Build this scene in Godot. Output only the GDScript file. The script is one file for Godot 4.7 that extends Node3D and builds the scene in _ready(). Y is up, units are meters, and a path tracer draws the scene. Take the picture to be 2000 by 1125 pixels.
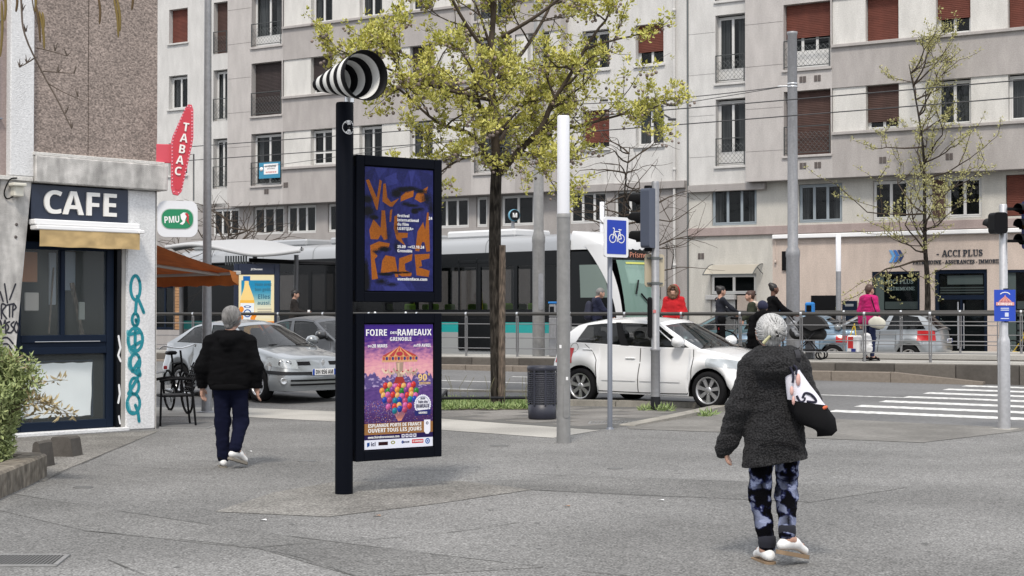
extends Node3D

# short forms of the vector constructors
func V(x: float, y: float, z: float) -> Vector3: return Vector3(x, y, z)
func W(x: float, y: float) -> Vector2: return Vector2(x, y)

# ---------------------------------------------------------------- helpers
var M := {}
var TEX := {}
var used_names := {}
var rng := RandomNumberGenerator.new()

func numbered(called: String) -> String:
	if not used_names.has(called):
		used_names[called] = 0
		return called
	used_names[called] += 1
	return "%s_%03d" % [called, used_names[called]]

func tag(o: Node3D, label := "", category := "", group := "", kind := "") -> Node3D:
	if label != "": o.set_meta("label", label)
	if category != "": o.set_meta("category", category)
	if group != "": o.set_meta("group", group)
	if kind != "": o.set_meta("kind", kind)
	return o

func thing(called: String, label: String, category: String, at := Vector3.ZERO, turn := 0.0, group := "") -> Node3D:
	var o := Node3D.new()
	o.name = numbered(called)
	add_child(o)
	o.position = at
	o.rotation_degrees.y = turn
	tag(o, label, category, group)
	return o

func put(called: String, mesh: Mesh, m: Material, parent: Node = null, label := "") -> MeshInstance3D:
	var o := MeshInstance3D.new()
	o.mesh = mesh
	if m: o.material_override = m
	if parent == null:
		o.name = numbered(called)
		add_child(o)
	else:
		o.name = called
		parent.add_child(o, true)
	if label != "": o.set_meta("label", label)
	return o

func dup(o: Node3D, label := "") -> Node3D:
	var stem: String = o.name
	var cut := RegEx.create_from_string("_\\d+$").sub(stem, "")
	var r: Node3D = o.duplicate()
	r.name = numbered(cut)
	add_child(r)
	if label != "": r.set_meta("label", label)
	return r

func begin() -> SurfaceTool:
	var s := SurfaceTool.new()
	s.begin(Mesh.PRIMITIVE_TRIANGLES)
	s.set_smooth_group(-1)
	return s

func done(s: SurfaceTool) -> ArrayMesh:
	s.generate_normals()
	return s.commit()

func build(called: String, s: SurfaceTool, m: Material, parent: Node = null, label := "") -> MeshInstance3D:
	return put(called, done(s), m, parent, label)

func vtx(s: SurfaceTool, p: Vector3, uv := Vector2.ZERO) -> void:
	s.set_uv(uv)
	s.add_vertex(p)

func tri(s: SurfaceTool, a: Vector3, b: Vector3, c: Vector3) -> void:
	s.set_uv(Vector2.ZERO); s.add_vertex(a)
	s.set_uv(Vector2.ZERO); s.add_vertex(c)
	s.set_uv(Vector2.ZERO); s.add_vertex(b)

# corners counter-clockwise as seen from the front; uv (0,1) (1,1) (1,0) (0,0)
func quad(s: SurfaceTool, a: Vector3, b: Vector3, c: Vector3, d: Vector3) -> void:
	s.set_uv(W(0, 1)); s.add_vertex(a)
	s.set_uv(W(1, 0)); s.add_vertex(c)
	s.set_uv(W(1, 1)); s.add_vertex(b)
	s.set_uv(W(0, 1)); s.add_vertex(a)
	s.set_uv(W(0, 0)); s.add_vertex(d)
	s.set_uv(W(1, 0)); s.add_vertex(c)

# box by centre and size, with chamfered edges when ch > 0
func box(s: SurfaceTool, c: Vector3, size: Vector3, b := Basis(), ch := 0.0) -> void:
	var h := size / 2.0
	if ch <= 0.0:
		var p := []
		for i in 8:
			p.append(c + b * V(h.x if i & 1 else -h.x, h.y if i & 2 else -h.y, h.z if i & 4 else -h.z))
		quad(s, p[4], p[5], p[7], p[6])
		quad(s, p[1], p[0], p[2], p[3])
		quad(s, p[5], p[1], p[3], p[7])
		quad(s, p[0], p[4], p[6], p[2])
		quad(s, p[6], p[7], p[3], p[2])
		quad(s, p[0], p[1], p[5], p[4])
		return
	ch = minf(ch, minf(h.x, minf(h.y, h.z)) * 0.9)
	for ax in 3:
		var u := (ax + 1) % 3
		var v := (ax + 2) % 3
		for sg in [-1.0, 1.0]:
			var q := []
			for k in [[-1, -1], [1, -1], [1, 1], [-1, 1]]:
				var p := Vector3.ZERO
				p[ax] = sg * h[ax]
				p[u] = k[0] * (h[u] - ch)
				p[v] = k[1] * (h[v] - ch)
				q.append(c + b * p)
			if sg > 0: quad(s, q[0], q[1], q[2], q[3])
			else: quad(s, q[1], q[0], q[3], q[2])
		for su in [-1.0, 1.0]:
			for sv in [-1.0, 1.0]:
				var e := []
				for k in [[-1, 0], [1, 0], [1, 1], [-1, 1]]:
					var p := Vector3.ZERO
					p[ax] = k[0] * (h[ax] - ch)
					p[u] = su * (h[u] - (ch if k[1] else 0.0))
					p[v] = sv * (h[v] - (0.0 if k[1] else ch))
					e.append(c + b * p)
				if su * sv > 0: quad(s, e[1], e[0], e[3], e[2])
				else: quad(s, e[0], e[1], e[2], e[3])
	for sx in [-1.0, 1.0]:
		for sy in [-1.0, 1.0]:
			for sz in [-1.0, 1.0]:
				var p1 := c + b * V(sx * h.x, sy * (h.y - ch), sz * (h.z - ch))
				var p2 := c + b * V(sx * (h.x - ch), sy * h.y, sz * (h.z - ch))
				var p3 := c + b * V(sx * (h.x - ch), sy * (h.y - ch), sz * h.z)
				if sx * sy * sz > 0: tri(s, p1, p2, p3)
				else: tri(s, p1, p3, p2)

# box between two corners
func bx(s: SurfaceTool, a: Vector3, b: Vector3, ch := 0.0) -> void:
	box(s, (a + b) / 2.0, (b - a).abs(), Basis(), ch)

func frame_of(d: Vector3) -> Basis:
	var y := d.normalized()
	var t := Vector3.RIGHT if absf(y.x) < 0.8 else Vector3.FORWARD
	var x := t.cross(y).normalized()
	return Basis(x, y, x.cross(y).normalized())

# round tube through points, radii an array or a number
func tube(s: SurfaceTool, pts: Array, r, sides := 8, caps := true) -> void:
	var rings := []
	var n := pts.size()
	var up := Vector3.ZERO
	for i in n:
		var d: Vector3 = (pts[mini(i + 1, n - 1)] - pts[maxi(i - 1, 0)])
		if d.length() < 1e-6: d = Vector3.UP
		d = d.normalized()
		if up == Vector3.ZERO: up = frame_of(d).x
		up = (up - d * up.dot(d))
		up = up.normalized() if up.length() > 1e-4 else frame_of(d).x
		var side := d.cross(up)
		var rad: float = r[i] if r is Array else r
		var ring := []
		for k in sides:
			var a := TAU * k / sides
			ring.append(pts[i] + (up * cos(a) + side * sin(a)) * rad)
		rings.append(ring)
	s.set_smooth_group(1)
	for i in n - 1:
		for k in sides:
			var k2 := (k + 1) % sides
			quad(s, rings[i][k], rings[i][k2], rings[i + 1][k2], rings[i + 1][k])
	s.set_smooth_group(-1)
	if caps:
		for k in range(1, sides - 1):
			tri(s, rings[0][0], rings[0][k + 1], rings[0][k])
			tri(s, rings[n - 1][0], rings[n - 1][k], rings[n - 1][k + 1])

# surface of revolution: profile of (radius, height) from bottom to top about axis y of xf
func lathe(s: SurfaceTool, prof: Array, sides := 24, xf := Transform3D(), smooth := true) -> void:
	for i in prof.size() - 1:
		s.set_smooth_group(i % 2 + 2 if not smooth else 1)
		for k in sides:
			var a0 := TAU * k / sides
			var a1 := TAU * (k + 1) / sides
			var p: Vector2 = prof[i]
			var q: Vector2 = prof[i + 1]
			var A := xf * V(p.x * cos(a0), p.y, -p.x * sin(a0))
			var B := xf * V(p.x * cos(a1), p.y, -p.x * sin(a1))
			var C := xf * V(q.x * cos(a1), q.y, -q.x * sin(a1))
			var D := xf * V(q.x * cos(a0), q.y, -q.x * sin(a0))
			var u0 := float(k) / sides
			var u1 := float(k + 1) / sides
			if p.x > 1e-5:
				vtx(s, A, W(u0, p.y)); vtx(s, C, W(u1, q.y)); vtx(s, B, W(u1, p.y))
			if q.x > 1e-5:
				vtx(s, A, W(u0, p.y)); vtx(s, D, W(u0, q.y)); vtx(s, C, W(u1, q.y))
	s.set_smooth_group(-1)

# a grid of points (array of rows), smooth
func sheet(s: SurfaceTool, rows: Array, flip := false, group := 1) -> void:
	s.set_smooth_group(group)
	var nr := rows.size()
	for i in nr - 1:
		var nc: int = rows[i].size()
		for j in nc - 1:
			var a: Vector3 = rows[i][j]
			var b: Vector3 = rows[i][j + 1]
			var c: Vector3 = rows[i + 1][j + 1]
			var d: Vector3 = rows[i + 1][j]
			if flip: quad(s, b, a, d, c)
			else: quad(s, a, b, c, d)
	s.set_smooth_group(-1)

# flat polygon extruded along local z from z0 to z1 (z1 > z0), placed by xf
func prism(s: SurfaceTool, poly: PackedVector2Array, z0: float, z1: float, xf := Transform3D()) -> void:
	if Geometry2D.is_polygon_clockwise(poly): poly.reverse()
	var idx := Geometry2D.triangulate_polygon(poly)
	for i in range(0, idx.size(), 3):
		var p := poly[idx[i]]
		var q := poly[idx[i + 1]]
		var r := poly[idx[i + 2]]
		if (q - p).cross(r - p) < 0:
			var t := q; q = r; r = t
		tri(s, xf * V(p.x, p.y, z1), xf * V(q.x, q.y, z1), xf * V(r.x, r.y, z1))
		tri(s, xf * V(p.x, p.y, z0), xf * V(r.x, r.y, z0), xf * V(q.x, q.y, z0))
	for i in poly.size():
		var p := poly[i]
		var q := poly[(i + 1) % poly.size()]
		quad(s, xf * V(p.x, p.y, z0), xf * V(q.x, q.y, z0), xf * V(q.x, q.y, z1), xf * V(p.x, p.y, z1))

func round_rect(w: float, h: float, r: float, n := 5) -> PackedVector2Array:
	var out := PackedVector2Array()
	for c in [[1, 1, 0], [-1, 1, 1], [-1, -1, 2], [1, -1, 3]]:
		for i in n + 1:
			var a: float = (c[2] + float(i) / n) * PI / 2
			out.append(W(c[0] * (w / 2 - r) + cos(a) * r, c[1] * (h / 2 - r) + sin(a) * r))
	return out

# flat ground polygon at height y(x, z) given by points (X, depth)
func ground_poly(pts: Array, y := 0.0) -> SurfaceTool:
	var s := begin()
	var poly := PackedVector2Array(pts)
	var idx := Geometry2D.triangulate_polygon(poly)
	for i in range(0, idx.size(), 3):
		var p := poly[idx[i]]
		var q := poly[idx[i + 1]]
		var r := poly[idx[i + 2]]
		if (q - p).cross(r - p) < 0:
			var t := q; q = r; r = t
		tri(s, V(p.x, y, -p.y), V(q.x, y, -q.y), V(r.x, y, -r.y))
	return s

# a flat painted line (ribbon) through points in the local xy plane, at height z
func ribbon(s: SurfaceTool, pts: Array, w: float, z := 0.0) -> void:
	for i in pts.size() - 1:
		var a: Vector2 = pts[i]
		var b: Vector2 = pts[i + 1]
		var n := (b - a).orthogonal().normalized() * w / 2
		var zz := z + 0.0004 * (i % 3)
		quad(s, V(a.x - n.x, a.y - n.y, zz), V(b.x - n.x, b.y - n.y, zz), V(b.x + n.x, b.y + n.y, zz), V(a.x + n.x, a.y + n.y, zz))
	for p in pts:
		for k in 6:
			var a0 := TAU * k / 6
			var a1 := TAU * (k + 1) / 6
			tri(s, V(p.x, p.y, z + 0.0014), V(p.x + cos(a0) * w / 2, p.y + sin(a0) * w / 2, z + 0.0014), V(p.x + cos(a1) * w / 2, p.y + sin(a1) * w / 2, z + 0.0014))

func smooth_path(pts: Array, n := 6) -> Array:
	var out := []
	for i in pts.size() - 1:
		var p0 = pts[maxi(i - 1, 0)]
		var p1 = pts[i]
		var p2 = pts[i + 1]
		var p3 = pts[mini(i + 2, pts.size() - 1)]
		for k in n:
			var t := float(k) / n
			out.append(p1.cubic_interpolate(p2, p0, p3, t))
	out.append(pts[-1])
	return out

var fonts := {}
func font(kind: String) -> Font:
	if not fonts.has(kind):
		var f := SystemFont.new()
		f.font_names = PackedStringArray(["Droid Serif" if kind.begins_with("serif") else "Droid Sans"])
		f.font_weight = 700 if kind.ends_with("bold") else 400
		fonts[kind] = f
	return fonts[kind]

# raised lettering centred on at, height of capitals h, in the local xy plane of parent
func words(called: String, text: String, h: float, m: Material, parent: Node, at: Vector3, depth := 0.004, kind := "sans bold", wide := 0.0) -> MeshInstance3D:
	var t := TextMesh.new()
	t.font = font(kind)
	t.text = text
	t.font_size = 40
	t.pixel_size = h / 0.714 / 40.0
	t.depth = depth
	t.curve_step = 4.0
	var o := put(called, t, m, parent)
	o.position = at
	if wide > 0.0:
		o.scale.x = wide / maxf(t.get_aabb().size.x, 0.001)
	return o

# ---------------------------------------------------------------- materials
func noise_image(size: int, freq: float, sd: int, octaves := 4, kind := FastNoiseLite.TYPE_SIMPLEX_SMOOTH) -> Image:
	var n := FastNoiseLite.new()
	n.noise_type = kind
	n.seed = sd
	n.frequency = freq
	n.fractal_octaves = octaves
	var im := n.get_seamless_image(size, size)
	im.convert(Image.FORMAT_L8)
	return im

# noise mapped from colour a to colour b with contrast (sRGB colours)
func noise_tex(key: String, size: int, freq: float, sd: int, a: Color, b: Color, contrast := 1.0, octaves := 4, kind := FastNoiseLite.TYPE_SIMPLEX_SMOOTH) -> ImageTexture:
	if TEX.has(key): return TEX[key]
	var im := noise_image(size, freq, sd, octaves, kind)
	var out := Image.create(size, size, false, Image.FORMAT_RGB8)
	var lut := []
	for i in 256:
		var t := clampf((i / 255.0 - 0.5) * contrast + 0.5, 0, 1)
		lut.append(a.lerp(b, t))
	for y in size:
		for x in size:
			out.set_pixel(x, y, lut[im.get_pixel(x, y).r8])
	TEX[key] = ImageTexture.create_from_image(out)
	return TEX[key]

# white grain of two scales, fine speckle for grounds and stones
func speckle_tex(key: String, size: int, sd: int, lo: Color, hi: Color, dots := 0.5) -> ImageTexture:
	if TEX.has(key): return TEX[key]
	var im := noise_image(size, 0.03, sd, 4)
	var r := RandomNumberGenerator.new()
	r.seed = sd
	var out := Image.create(size, size, false, Image.FORMAT_RGB8)
	for y in size:
		for x in size:
			var t := im.get_pixel(x, y).r * (1.0 - dots) + dots * r.randf()
			out.set_pixel(x, y, lo.lerp(hi, t))
	TEX[key] = ImageTexture.create_from_image(out)
	return TEX[key]

func mat(key: String, c: Color, rough := 0.7, metal := 0.0, spec := 0.5) -> StandardMaterial3D:
	if M.has(key): return M[key]
	var m := StandardMaterial3D.new()
	m.resource_name = key
	m.albedo_color = c
	m.roughness = rough
	m.metallic = metal
	m.metallic_specular = spec
	m.cull_mode = BaseMaterial3D.CULL_DISABLED
	M[key] = m
	return m

func textured(m: StandardMaterial3D, t: Texture2D, scale: float, world := true) -> StandardMaterial3D:
	m.albedo_texture = t
	m.uv1_triplanar = true
	m.uv1_world_triplanar = world
	m.uv1_scale = Vector3.ONE * scale
	return m

func detailed(m: StandardMaterial3D, t: Texture2D, scale: Vector3) -> StandardMaterial3D:
	m.detail_enabled = true
	m.detail_blend_mode = BaseMaterial3D.BLEND_MODE_MUL
	m.detail_albedo = t
	m.detail_uv_layer = BaseMaterial3D.DETAIL_UV_2
	m.uv2_triplanar = true
	m.uv2_world_triplanar = true
	m.uv2_scale = scale
	return m

func bumped(m: StandardMaterial3D, t: Texture2D, cm: float) -> StandardMaterial3D:
	m.heightmap_enabled = true
	m.heightmap_texture = t
	m.heightmap_scale = cm
	return m

func G(v: float) -> Color: return Color(v, v, v)

func lin(r: float, g: float, b: float) -> Color: return Color(r, g, b).linear_to_srgb()

func make_materials() -> void:
	var blotch := noise_tex("blotch", 256, 0.012, 3, G(0.84), G(1.0), 1.5, 5)
	var streak := noise_tex("streak", 256, 0.03, 8, G(0.925), G(1.0), 1.6, 6)
	var grain := noise_tex("grain", 256, 0.12, 5, G(0.86), G(1.0), 1.4, 3)
	var fine := noise_tex("fine", 256, 0.25, 6, G(0.0), G(1.0), 1.6, 2)
	# ground
	var plaza := mat("plaza", lin(0.365, 0.362, 0.352), 0.95, 0.0, 0.3)
	textured(plaza, speckle_tex("aggregate", 1024, 21, G(0.50), G(1.0), 0.92), 0.11)
	bumped(plaza, TEX["aggregate"], 0.7)
	detailed(plaza, noise_tex("stain", 512, 0.008, 31, G(0.87), G(1.0), 1.8, 6), Vector3.ONE * 0.07)
	var patch := mat("patch", lin(0.385, 0.372, 0.345), 0.95, 0.0, 0.3)
	textured(patch, TEX["aggregate"], 0.09)
	bumped(patch, TEX["aggregate"], 0.3)
	detailed(patch, TEX["stain"], Vector3.ONE * 0.23)
	var old := mat("plaza_old", lin(0.325, 0.322, 0.312), 0.95, 0.0, 0.3)
	textured(old, TEX["aggregate"], 0.105)
	bumped(old, TEX["aggregate"], 0.7)
	detailed(old, TEX["stain"], Vector3.ONE * 0.11)
	var road := mat("road", lin(0.25, 0.25, 0.25), 0.92, 0.0, 0.3)
	textured(road, speckle_tex("tar", 512, 22, G(0.66), G(1.0), 0.6), 0.5)
	detailed(road, TEX["stain"], V(0.05, 0.05, 0.05))
	var pave := mat("pave", lin(0.30, 0.29, 0.27), 0.92, 0.0, 0.3)
	textured(pave, TEX["tar"], 0.6)
	detailed(pave, TEX["stain"], Vector3.ONE * 0.16)
	var concrete := mat("concrete", lin(0.47, 0.455, 0.42), 0.92, 0.0, 0.3)
	textured(concrete, TEX["grain"], 1.1)
	detailed(concrete, TEX["stain"], Vector3.ONE * 0.12)
	var kerb := mat("kerb", lin(0.42, 0.395, 0.345), 0.85)
	textured(kerb, speckle_tex("granite", 256, 23, G(0.72), G(1.0), 0.6), 1.6)
	detailed(kerb, TEX["blotch"], Vector3.ONE * 0.7)
	var granite := mat("granite_dark", lin(0.14, 0.128, 0.115), 0.9, 0.0, 0.3)
	textured(granite, TEX["granite"], 1.3)
	detailed(granite, TEX["stain"], Vector3.ONE * 0.4)
	var paint := mat("road_paint", lin(0.72, 0.72, 0.70), 0.7)
	textured(paint, noise_tex("worn", 256, 0.03, 41, G(0.8), G(1.0), 2.2, 5), 0.8)
	mat("crack", lin(0.085, 0.085, 0.08), 0.95)
	# walls
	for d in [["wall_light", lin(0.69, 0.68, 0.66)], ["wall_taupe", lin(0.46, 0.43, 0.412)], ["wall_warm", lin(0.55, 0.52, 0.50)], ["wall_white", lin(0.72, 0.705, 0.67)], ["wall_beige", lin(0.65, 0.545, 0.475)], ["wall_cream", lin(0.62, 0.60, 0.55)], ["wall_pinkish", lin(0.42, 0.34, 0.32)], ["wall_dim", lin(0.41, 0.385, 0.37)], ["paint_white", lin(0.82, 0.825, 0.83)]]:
		var m := mat(d[0], d[1], 0.9)
		textured(m, grain, 0.9)
		bumped(m, fine, 0.4)
		detailed(m, streak, V(0.4, 0.09, 0.4))
	var dirty := mat("concrete_dirty", lin(0.70, 0.68, 0.65), 0.9)
	textured(dirty, blotch, 1.3)
	detailed(dirty, noise_tex("grime", 256, 0.03, 9, G(0.72), G(1.0), 2.0, 6), V(0.8, 0.16, 0.8))
	bumped(dirty, fine, 0.5)
	var peb := mat("pebbledash", lin(0.62, 0.51, 0.45), 0.95)
	textured(peb, speckle_tex("pebble", 512, 24, G(0.38), G(1.0), 0.85), 0.16)
	bumped(peb, TEX["pebble"], 1.2)
	detailed(peb, streak, V(0.3, 0.1, 0.3))
	var stonew := mat("stone_old", lin(0.30, 0.28, 0.25), 0.92)
	textured(stonew, noise_tex("stonemix", 256, 0.03, 44, Color(0.74, 0.71, 0.67), Color(1, 0.98, 0.94), 1.6, 6), 0.9)
	bumped(stonew, TEX["stonemix"], 1.0)
	detailed(stonew, TEX["grime"], V(0.8, 0.3, 0.8))
	# openings
	var glass := mat("glass", Color(0.05, 0.07, 0.075, 0.45), 0.04, 0.0, 0.34)
	glass.transparency = BaseMaterial3D.TRANSPARENCY_ALPHA
	var clear := mat("clear", Color(0.85, 0.9, 0.9, 0.06), 0.03, 0.0, 0.33)
	clear.transparency = BaseMaterial3D.TRANSPARENCY_ALPHA
	mat("window_white", lin(0.60, 0.60, 0.59), 0.5, 0.0, 0.3)
	mat("window_blue", lin(0.27, 0.31, 0.34), 0.5)
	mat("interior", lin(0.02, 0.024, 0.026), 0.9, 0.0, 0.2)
	var cur := mat("curtain", lin(0.17, 0.19, 0.20), 0.95)
	textured(cur, noise_tex("folds", 128, 0.05, 12, G(0.55), G(1.0), 2.0, 2), 0.5)
	cur.uv1_scale = V(3.0, 0.05, 3.0)
	for d in [["shutter_red", lin(0.155, 0.044, 0.028)], ["shutter_brown", lin(0.085, 0.045, 0.036)], ["shutter_dark", lin(0.045, 0.033, 0.032)]]:
		textured(mat(d[0], d[1], 0.75), TEX["blotch"], 0.8)
	mat("rail_dark", lin(0.06, 0.065, 0.065), 0.5, 0.3)
	mat("rail_mesh", lin(0.12, 0.13, 0.13), 0.5, 0.3)
	mat("vent", lin(0.10, 0.085, 0.08), 0.9)
	mat("navy_frame", lin(0.008, 0.014, 0.028), 0.45, 0.0, 0.22)
	mat("black", lin(0.007, 0.007, 0.008), 0.5, 0.0, 0.22)
	mat("black_gloss", lin(0.005, 0.006, 0.008), 0.22, 0.0, 0.3)
	mat("rubber", lin(0.012, 0.012, 0.013), 0.85, 0.0, 0.2)
	mat("dark_plastic", lin(0.02, 0.021, 0.024), 0.55, 0.0, 0.25)
	var steel := mat("steel", lin(0.34, 0.34, 0.35), 0.42, 0.75)
	textured(steel, TEX["blotch"], 1.2)
	var galv := mat("galvanised", lin(0.31, 0.315, 0.33), 0.5, 0.35)
	textured(galv, noise_tex("zinc", 256, 0.05, 51, G(0.92), G(1.0), 1.4, 4), 1.1)
	detailed(galv, TEX["streak"], V(1.5, 0.25, 1.5))
	var gpaint := mat("grey_paint", lin(0.25, 0.25, 0.247), 0.5)
	textured(gpaint, TEX["zinc"], 0.9)
	detailed(gpaint, TEX["streak"], V(1.2, 0.3, 1.2))
	mat("alu", lin(0.62, 0.63, 0.64), 0.32, 0.9)
	mat("white_plastic", lin(0.66, 0.67, 0.70), 0.45)
	mat("white", lin(0.78, 0.78, 0.78), 0.5)
	mat("navy_text", lin(0.012, 0.018, 0.03), 0.6)
	var bark := mat("bark", lin(0.066, 0.058, 0.050), 0.95, 0.0, 0.2)
	textured(bark, noise_tex("barktex", 256, 0.03, 61, G(0.5), G(1.0), 2.0, 5), 1.6, false)
	bark.uv1_scale = V(2.2, 0.5, 2.2)
	bumped(bark, TEX["barktex"], 1.6)
	var twig := mat("twig", lin(0.085, 0.065, 0.05), 0.9)
	var wood := mat("stake_wood", lin(0.20, 0.155, 0.12), 0.95)
	textured(wood, TEX["barktex"], 1.4, false)
	wood.uv1_scale = V(6.0, 0.6, 6.0)

# ---------------------------------------------------------------- camera, sky, light
func make_view() -> void:
	var cam := Camera3D.new()
	cam.name = "camera"
	cam.fov = 21.24
	cam.position = V(0, 1.58, 0)
	cam.rotation_degrees.x = 0.9644
	cam.near = 0.1
	cam.far = 1200
	add_child(cam)
	cam.current = true
	var e := Environment.new()
	e.background_mode = Environment.BG_SKY
	var sky := Sky.new()
	var sm := ProceduralSkyMaterial.new()
	sm.sky_top_color = lin(0.90, 0.93, 1.0)
	sm.sky_horizon_color = lin(0.80, 0.83, 0.88)
	sm.sky_curve = 0.2
	sm.ground_bottom_color = lin(0.2, 0.2, 0.2)
	sm.ground_horizon_color = lin(0.3, 0.3, 0.3)
	sm.sky_energy_multiplier = 0.9
	sky.sky_material = sm
	e.sky = sky
	e.tonemap_mode = Environment.TONE_MAPPER_LINEAR
	e.tonemap_exposure = 1.85
	e.sdfgi_enabled = true
	e.ssao_enabled = true
	e.ssil_enabled = true
	var we := WorldEnvironment.new()
	we.name = "world_environment"
	we.environment = e
	add_child(we)
	var sun := DirectionalLight3D.new()
	sun.name = "sun"
	sun.light_energy = 0.5
	sun.light_color = Color(1.0, 0.965, 0.92)
	sun.light_angular_distance = 10.0
	sun.shadow_enabled = true
	sun.rotation_degrees = V(-54, -8, 0)
	add_child(sun)

# ---------------------------------------------------------------- ground
const FENCE_AT := Vector3(-1.34, 0.0, -38.4)
const FENCE_TURN := -27.03

func road_y(z: float) -> float:
	return -0.03 + 0.019 * (z - 25.0)

func road_sheet(called: String, pts: Array, lift: float, m: Material, parent: Node = null) -> MeshInstance3D:
	var s := begin()
	var poly := PackedVector2Array(pts)
	var idx := Geometry2D.triangulate_polygon(poly)
	if idx.is_empty(): print("no triangles ", called)
	for i in range(0, idx.size(), 3):
		var p := poly[idx[i]]
		var q := poly[idx[i + 1]]
		var r := poly[idx[i + 2]]
		if (q - p).cross(r - p) < 0:
			var t := q; q = r; r = t
		tri(s, V(p.x, road_y(p.y) + lift, -p.y), V(q.x, road_y(q.y) + lift, -q.y), V(r.x, road_y(r.y) + lift, -r.y))
	return build(called, s, m, parent)

func make_ground() -> void:
	var s := begin()
	quad(s, V(-400, -0.4, 60), V(400, -0.4, 60), V(400, -0.4, -500), V(-400, -0.4, -500))
	tag(build("ground", s, M.road), "dark asphalt ground of the town beyond the square", "", "", "structure")
	var plaza := ground_poly([W(-60, -30), W(60, -30), W(60, -14), W(30, 1.0), W(7.1, 21.2), W(6.49, 21.68), W(4.91, 23.04), W(3.45, 25.2), W(3.43, 25.8), W(1.0, 26.4), W(0.3, 30.0), W(-1.35, 30.0), W(-1.5, 28.4), W(-2.85, 25.9), W(-4.6, 26.5), W(-12, 27.0), W(-60, 27.0)], 0.0)
	tag(build("plaza_paving", plaza, M.plaza), "coarse light grey asphalt of the open square", "", "", "structure")
	road_sheet("road", [W(-60, 26.8), W(-12, 26.8), W(-4.6, 26.3), W(-2.85, 25.7), W(-1.2, 28.3), W(1.2, 26.1), W(3.3, 25.5), W(3.4, 25.0), W(4.8, 22.9), W(6.9, 20.9), W(30, 0.7), W(60, 0.7), W(60, 12), W(9.0, 34.0), W(-1.4, 39.4), W(-12.0, 45.0), W(-60, 45)], 0.0, M.road).set_meta("kind", "structure")
	tag(get_node("road"), "grey asphalt road between the square and the tram stop")
	s = begin()
	quad(s, V(-60, 0.1, -36), V(60, 0.1, -10), V(60, 0.1, -90), V(-60, 0.1, -90))
	# the far street starts behind the tram stop
	s = ground_poly([W(-60, 44.6), W(-12.0, 44.8), W(-1.2, 39.2), W(9.3, 33.9), W(60, 8.0), W(60, 90), W(-60, 90)], 0.12)
	tag(build("far_street", s, M.road), "asphalt street in front of the apartment blocks", "", "", "structure")
	# concrete strips and aprons
	s = ground_poly([W(-12, 26.6), W(-4.47, 25.8), W(-2.85, 24.85), W(-1.08, 23.15), W(1.18, 20.82), W(0.52, 19.54), W(-0.98, 20.91), W(-2.58, 22.5), W(-4.07, 23.5), W(-12, 24.4)], 0.005)
	tag(build("concrete_path", s, M.concrete), "pale concrete strip crossing the square behind the poster stand", "", "", "structure")
	s = ground_poly([W(1.6, 21.1), W(2.86, 20.46), W(3.73, 19.54), W(5.02, 18.84), W(6.87, 20.73), W(7.09, 21.25), W(6.49, 21.66), W(4.91, 23.02), W(3.46, 25.18), W(1.63, 21.7)], 0.005)
	tag(build("crossing_pavement", s, M.pave), "smooth pale pavement in front of the zebra crossing", "", "", "structure")
	s = ground_poly([W(-2.37, 12.28), W(-2.1, 13.61), W(-1.68, 14.44), W(-0.48, 14.53), W(0.18, 13.81), W(-0.64, 12.77), W(-1.43, 11.97)], 0.004)
	tag(build("repair_patch_paving", s, M.patch), "lighter mortar patch round the foot of the poster stand", "", "", "structure")
	var slab := ground_poly([W(-4.76, 20.75), W(-4.5, 15.2), W(-4.4, 14.5), W(-9.5, 16.0), W(-6.6, 19.4)], 0.005)
	tag(build("cafe_pavement", slab, M.patch), "pale gritty pavement in front of the cafe door", "", "", "structure")
	# fields of older, slightly darker asphalt between the joints
	for q in [[W(-6.5, 15.1), W(-4.6, 13.7), W(-1.9, 11.2), W(0.2, 9.6), W(-0.9, 9.2), W(-1.7, 10.35), W(-3.1, 11.2)], [W(-0.48, 14.5), W(0.15, 13.8), W(2.5, 12.9), W(3.6, 14.0), W(0.9, 14.9)]]:
		s = ground_poly(q, 0.0025)
		tag(build("worn_paving", s, M.plaza_old), "older darker field of asphalt in the square", "", "", "structure")
	# cracks and joints in the asphalt
	s = begin()
	for c in [[W(-4.6, 13.7), W(-1.9, 11.2), W(0.2, 9.6), W(1.4, 8.9)], [W(-4.44, 14.66), W(-4.6, 17.6), W(-4.76, 20.7)], [W(-3.6, 16.6), W(-1.5, 15.8), W(0.9, 14.9), W(3.6, 14.0)], [W(-4.4, 16.2), W(-3.4, 15.6)], [W(-4.5, 18.6), W(-3.2, 18.0)], [W(-1.75, 10.4), W(-0.6, 11.0), W(0.1, 11.7)], [W(-2.6, 9.9), W(-1.7, 8.5)], [W(-0.8, 14.4), W(0.6, 13.6), W(2.5, 12.9)], [W(-3.1, 11.2), W(-1.7, 10.35), W(-0.9, 9.2)]]:
		var p := smooth_path(c, 7)
		for i in p.size() - 1:
			var a: Vector2 = p[i]
			var b: Vector2 = p[i + 1]
			var n := (b - a).orthogonal().normalized() * (0.0035 + 0.003 * sin(i * 1.7))
			quad(s, V(a.x - n.x, 0.0045, -a.y + n.y), V(b.x - n.x, 0.0045, -b.y + n.y), V(b.x + n.x, 0.0045, -b.y - n.y), V(a.x + n.x, 0.0045, -a.y - n.y))
	tag(build("paving_joint", s, M.crack), "thin dark joints and cracks running across the asphalt square", "", "", "structure")
	# litter and dropped leaves
	var bits := [[-1.05, 12.0, true, "dry brown leaf lying in front of the poster stand"], [-1.9, 11.75, false, "white paper scrap left of the dry leaf"], [1.26, 13.0, false, "white scrap on the asphalt left of the walking woman"], [-3.0, 17.6, false, "white scrap on the asphalt right of the walking man's shoes"], [0.45, 12.6, true, "second dry leaf, on the asphalt right of the poster stand"]]
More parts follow.
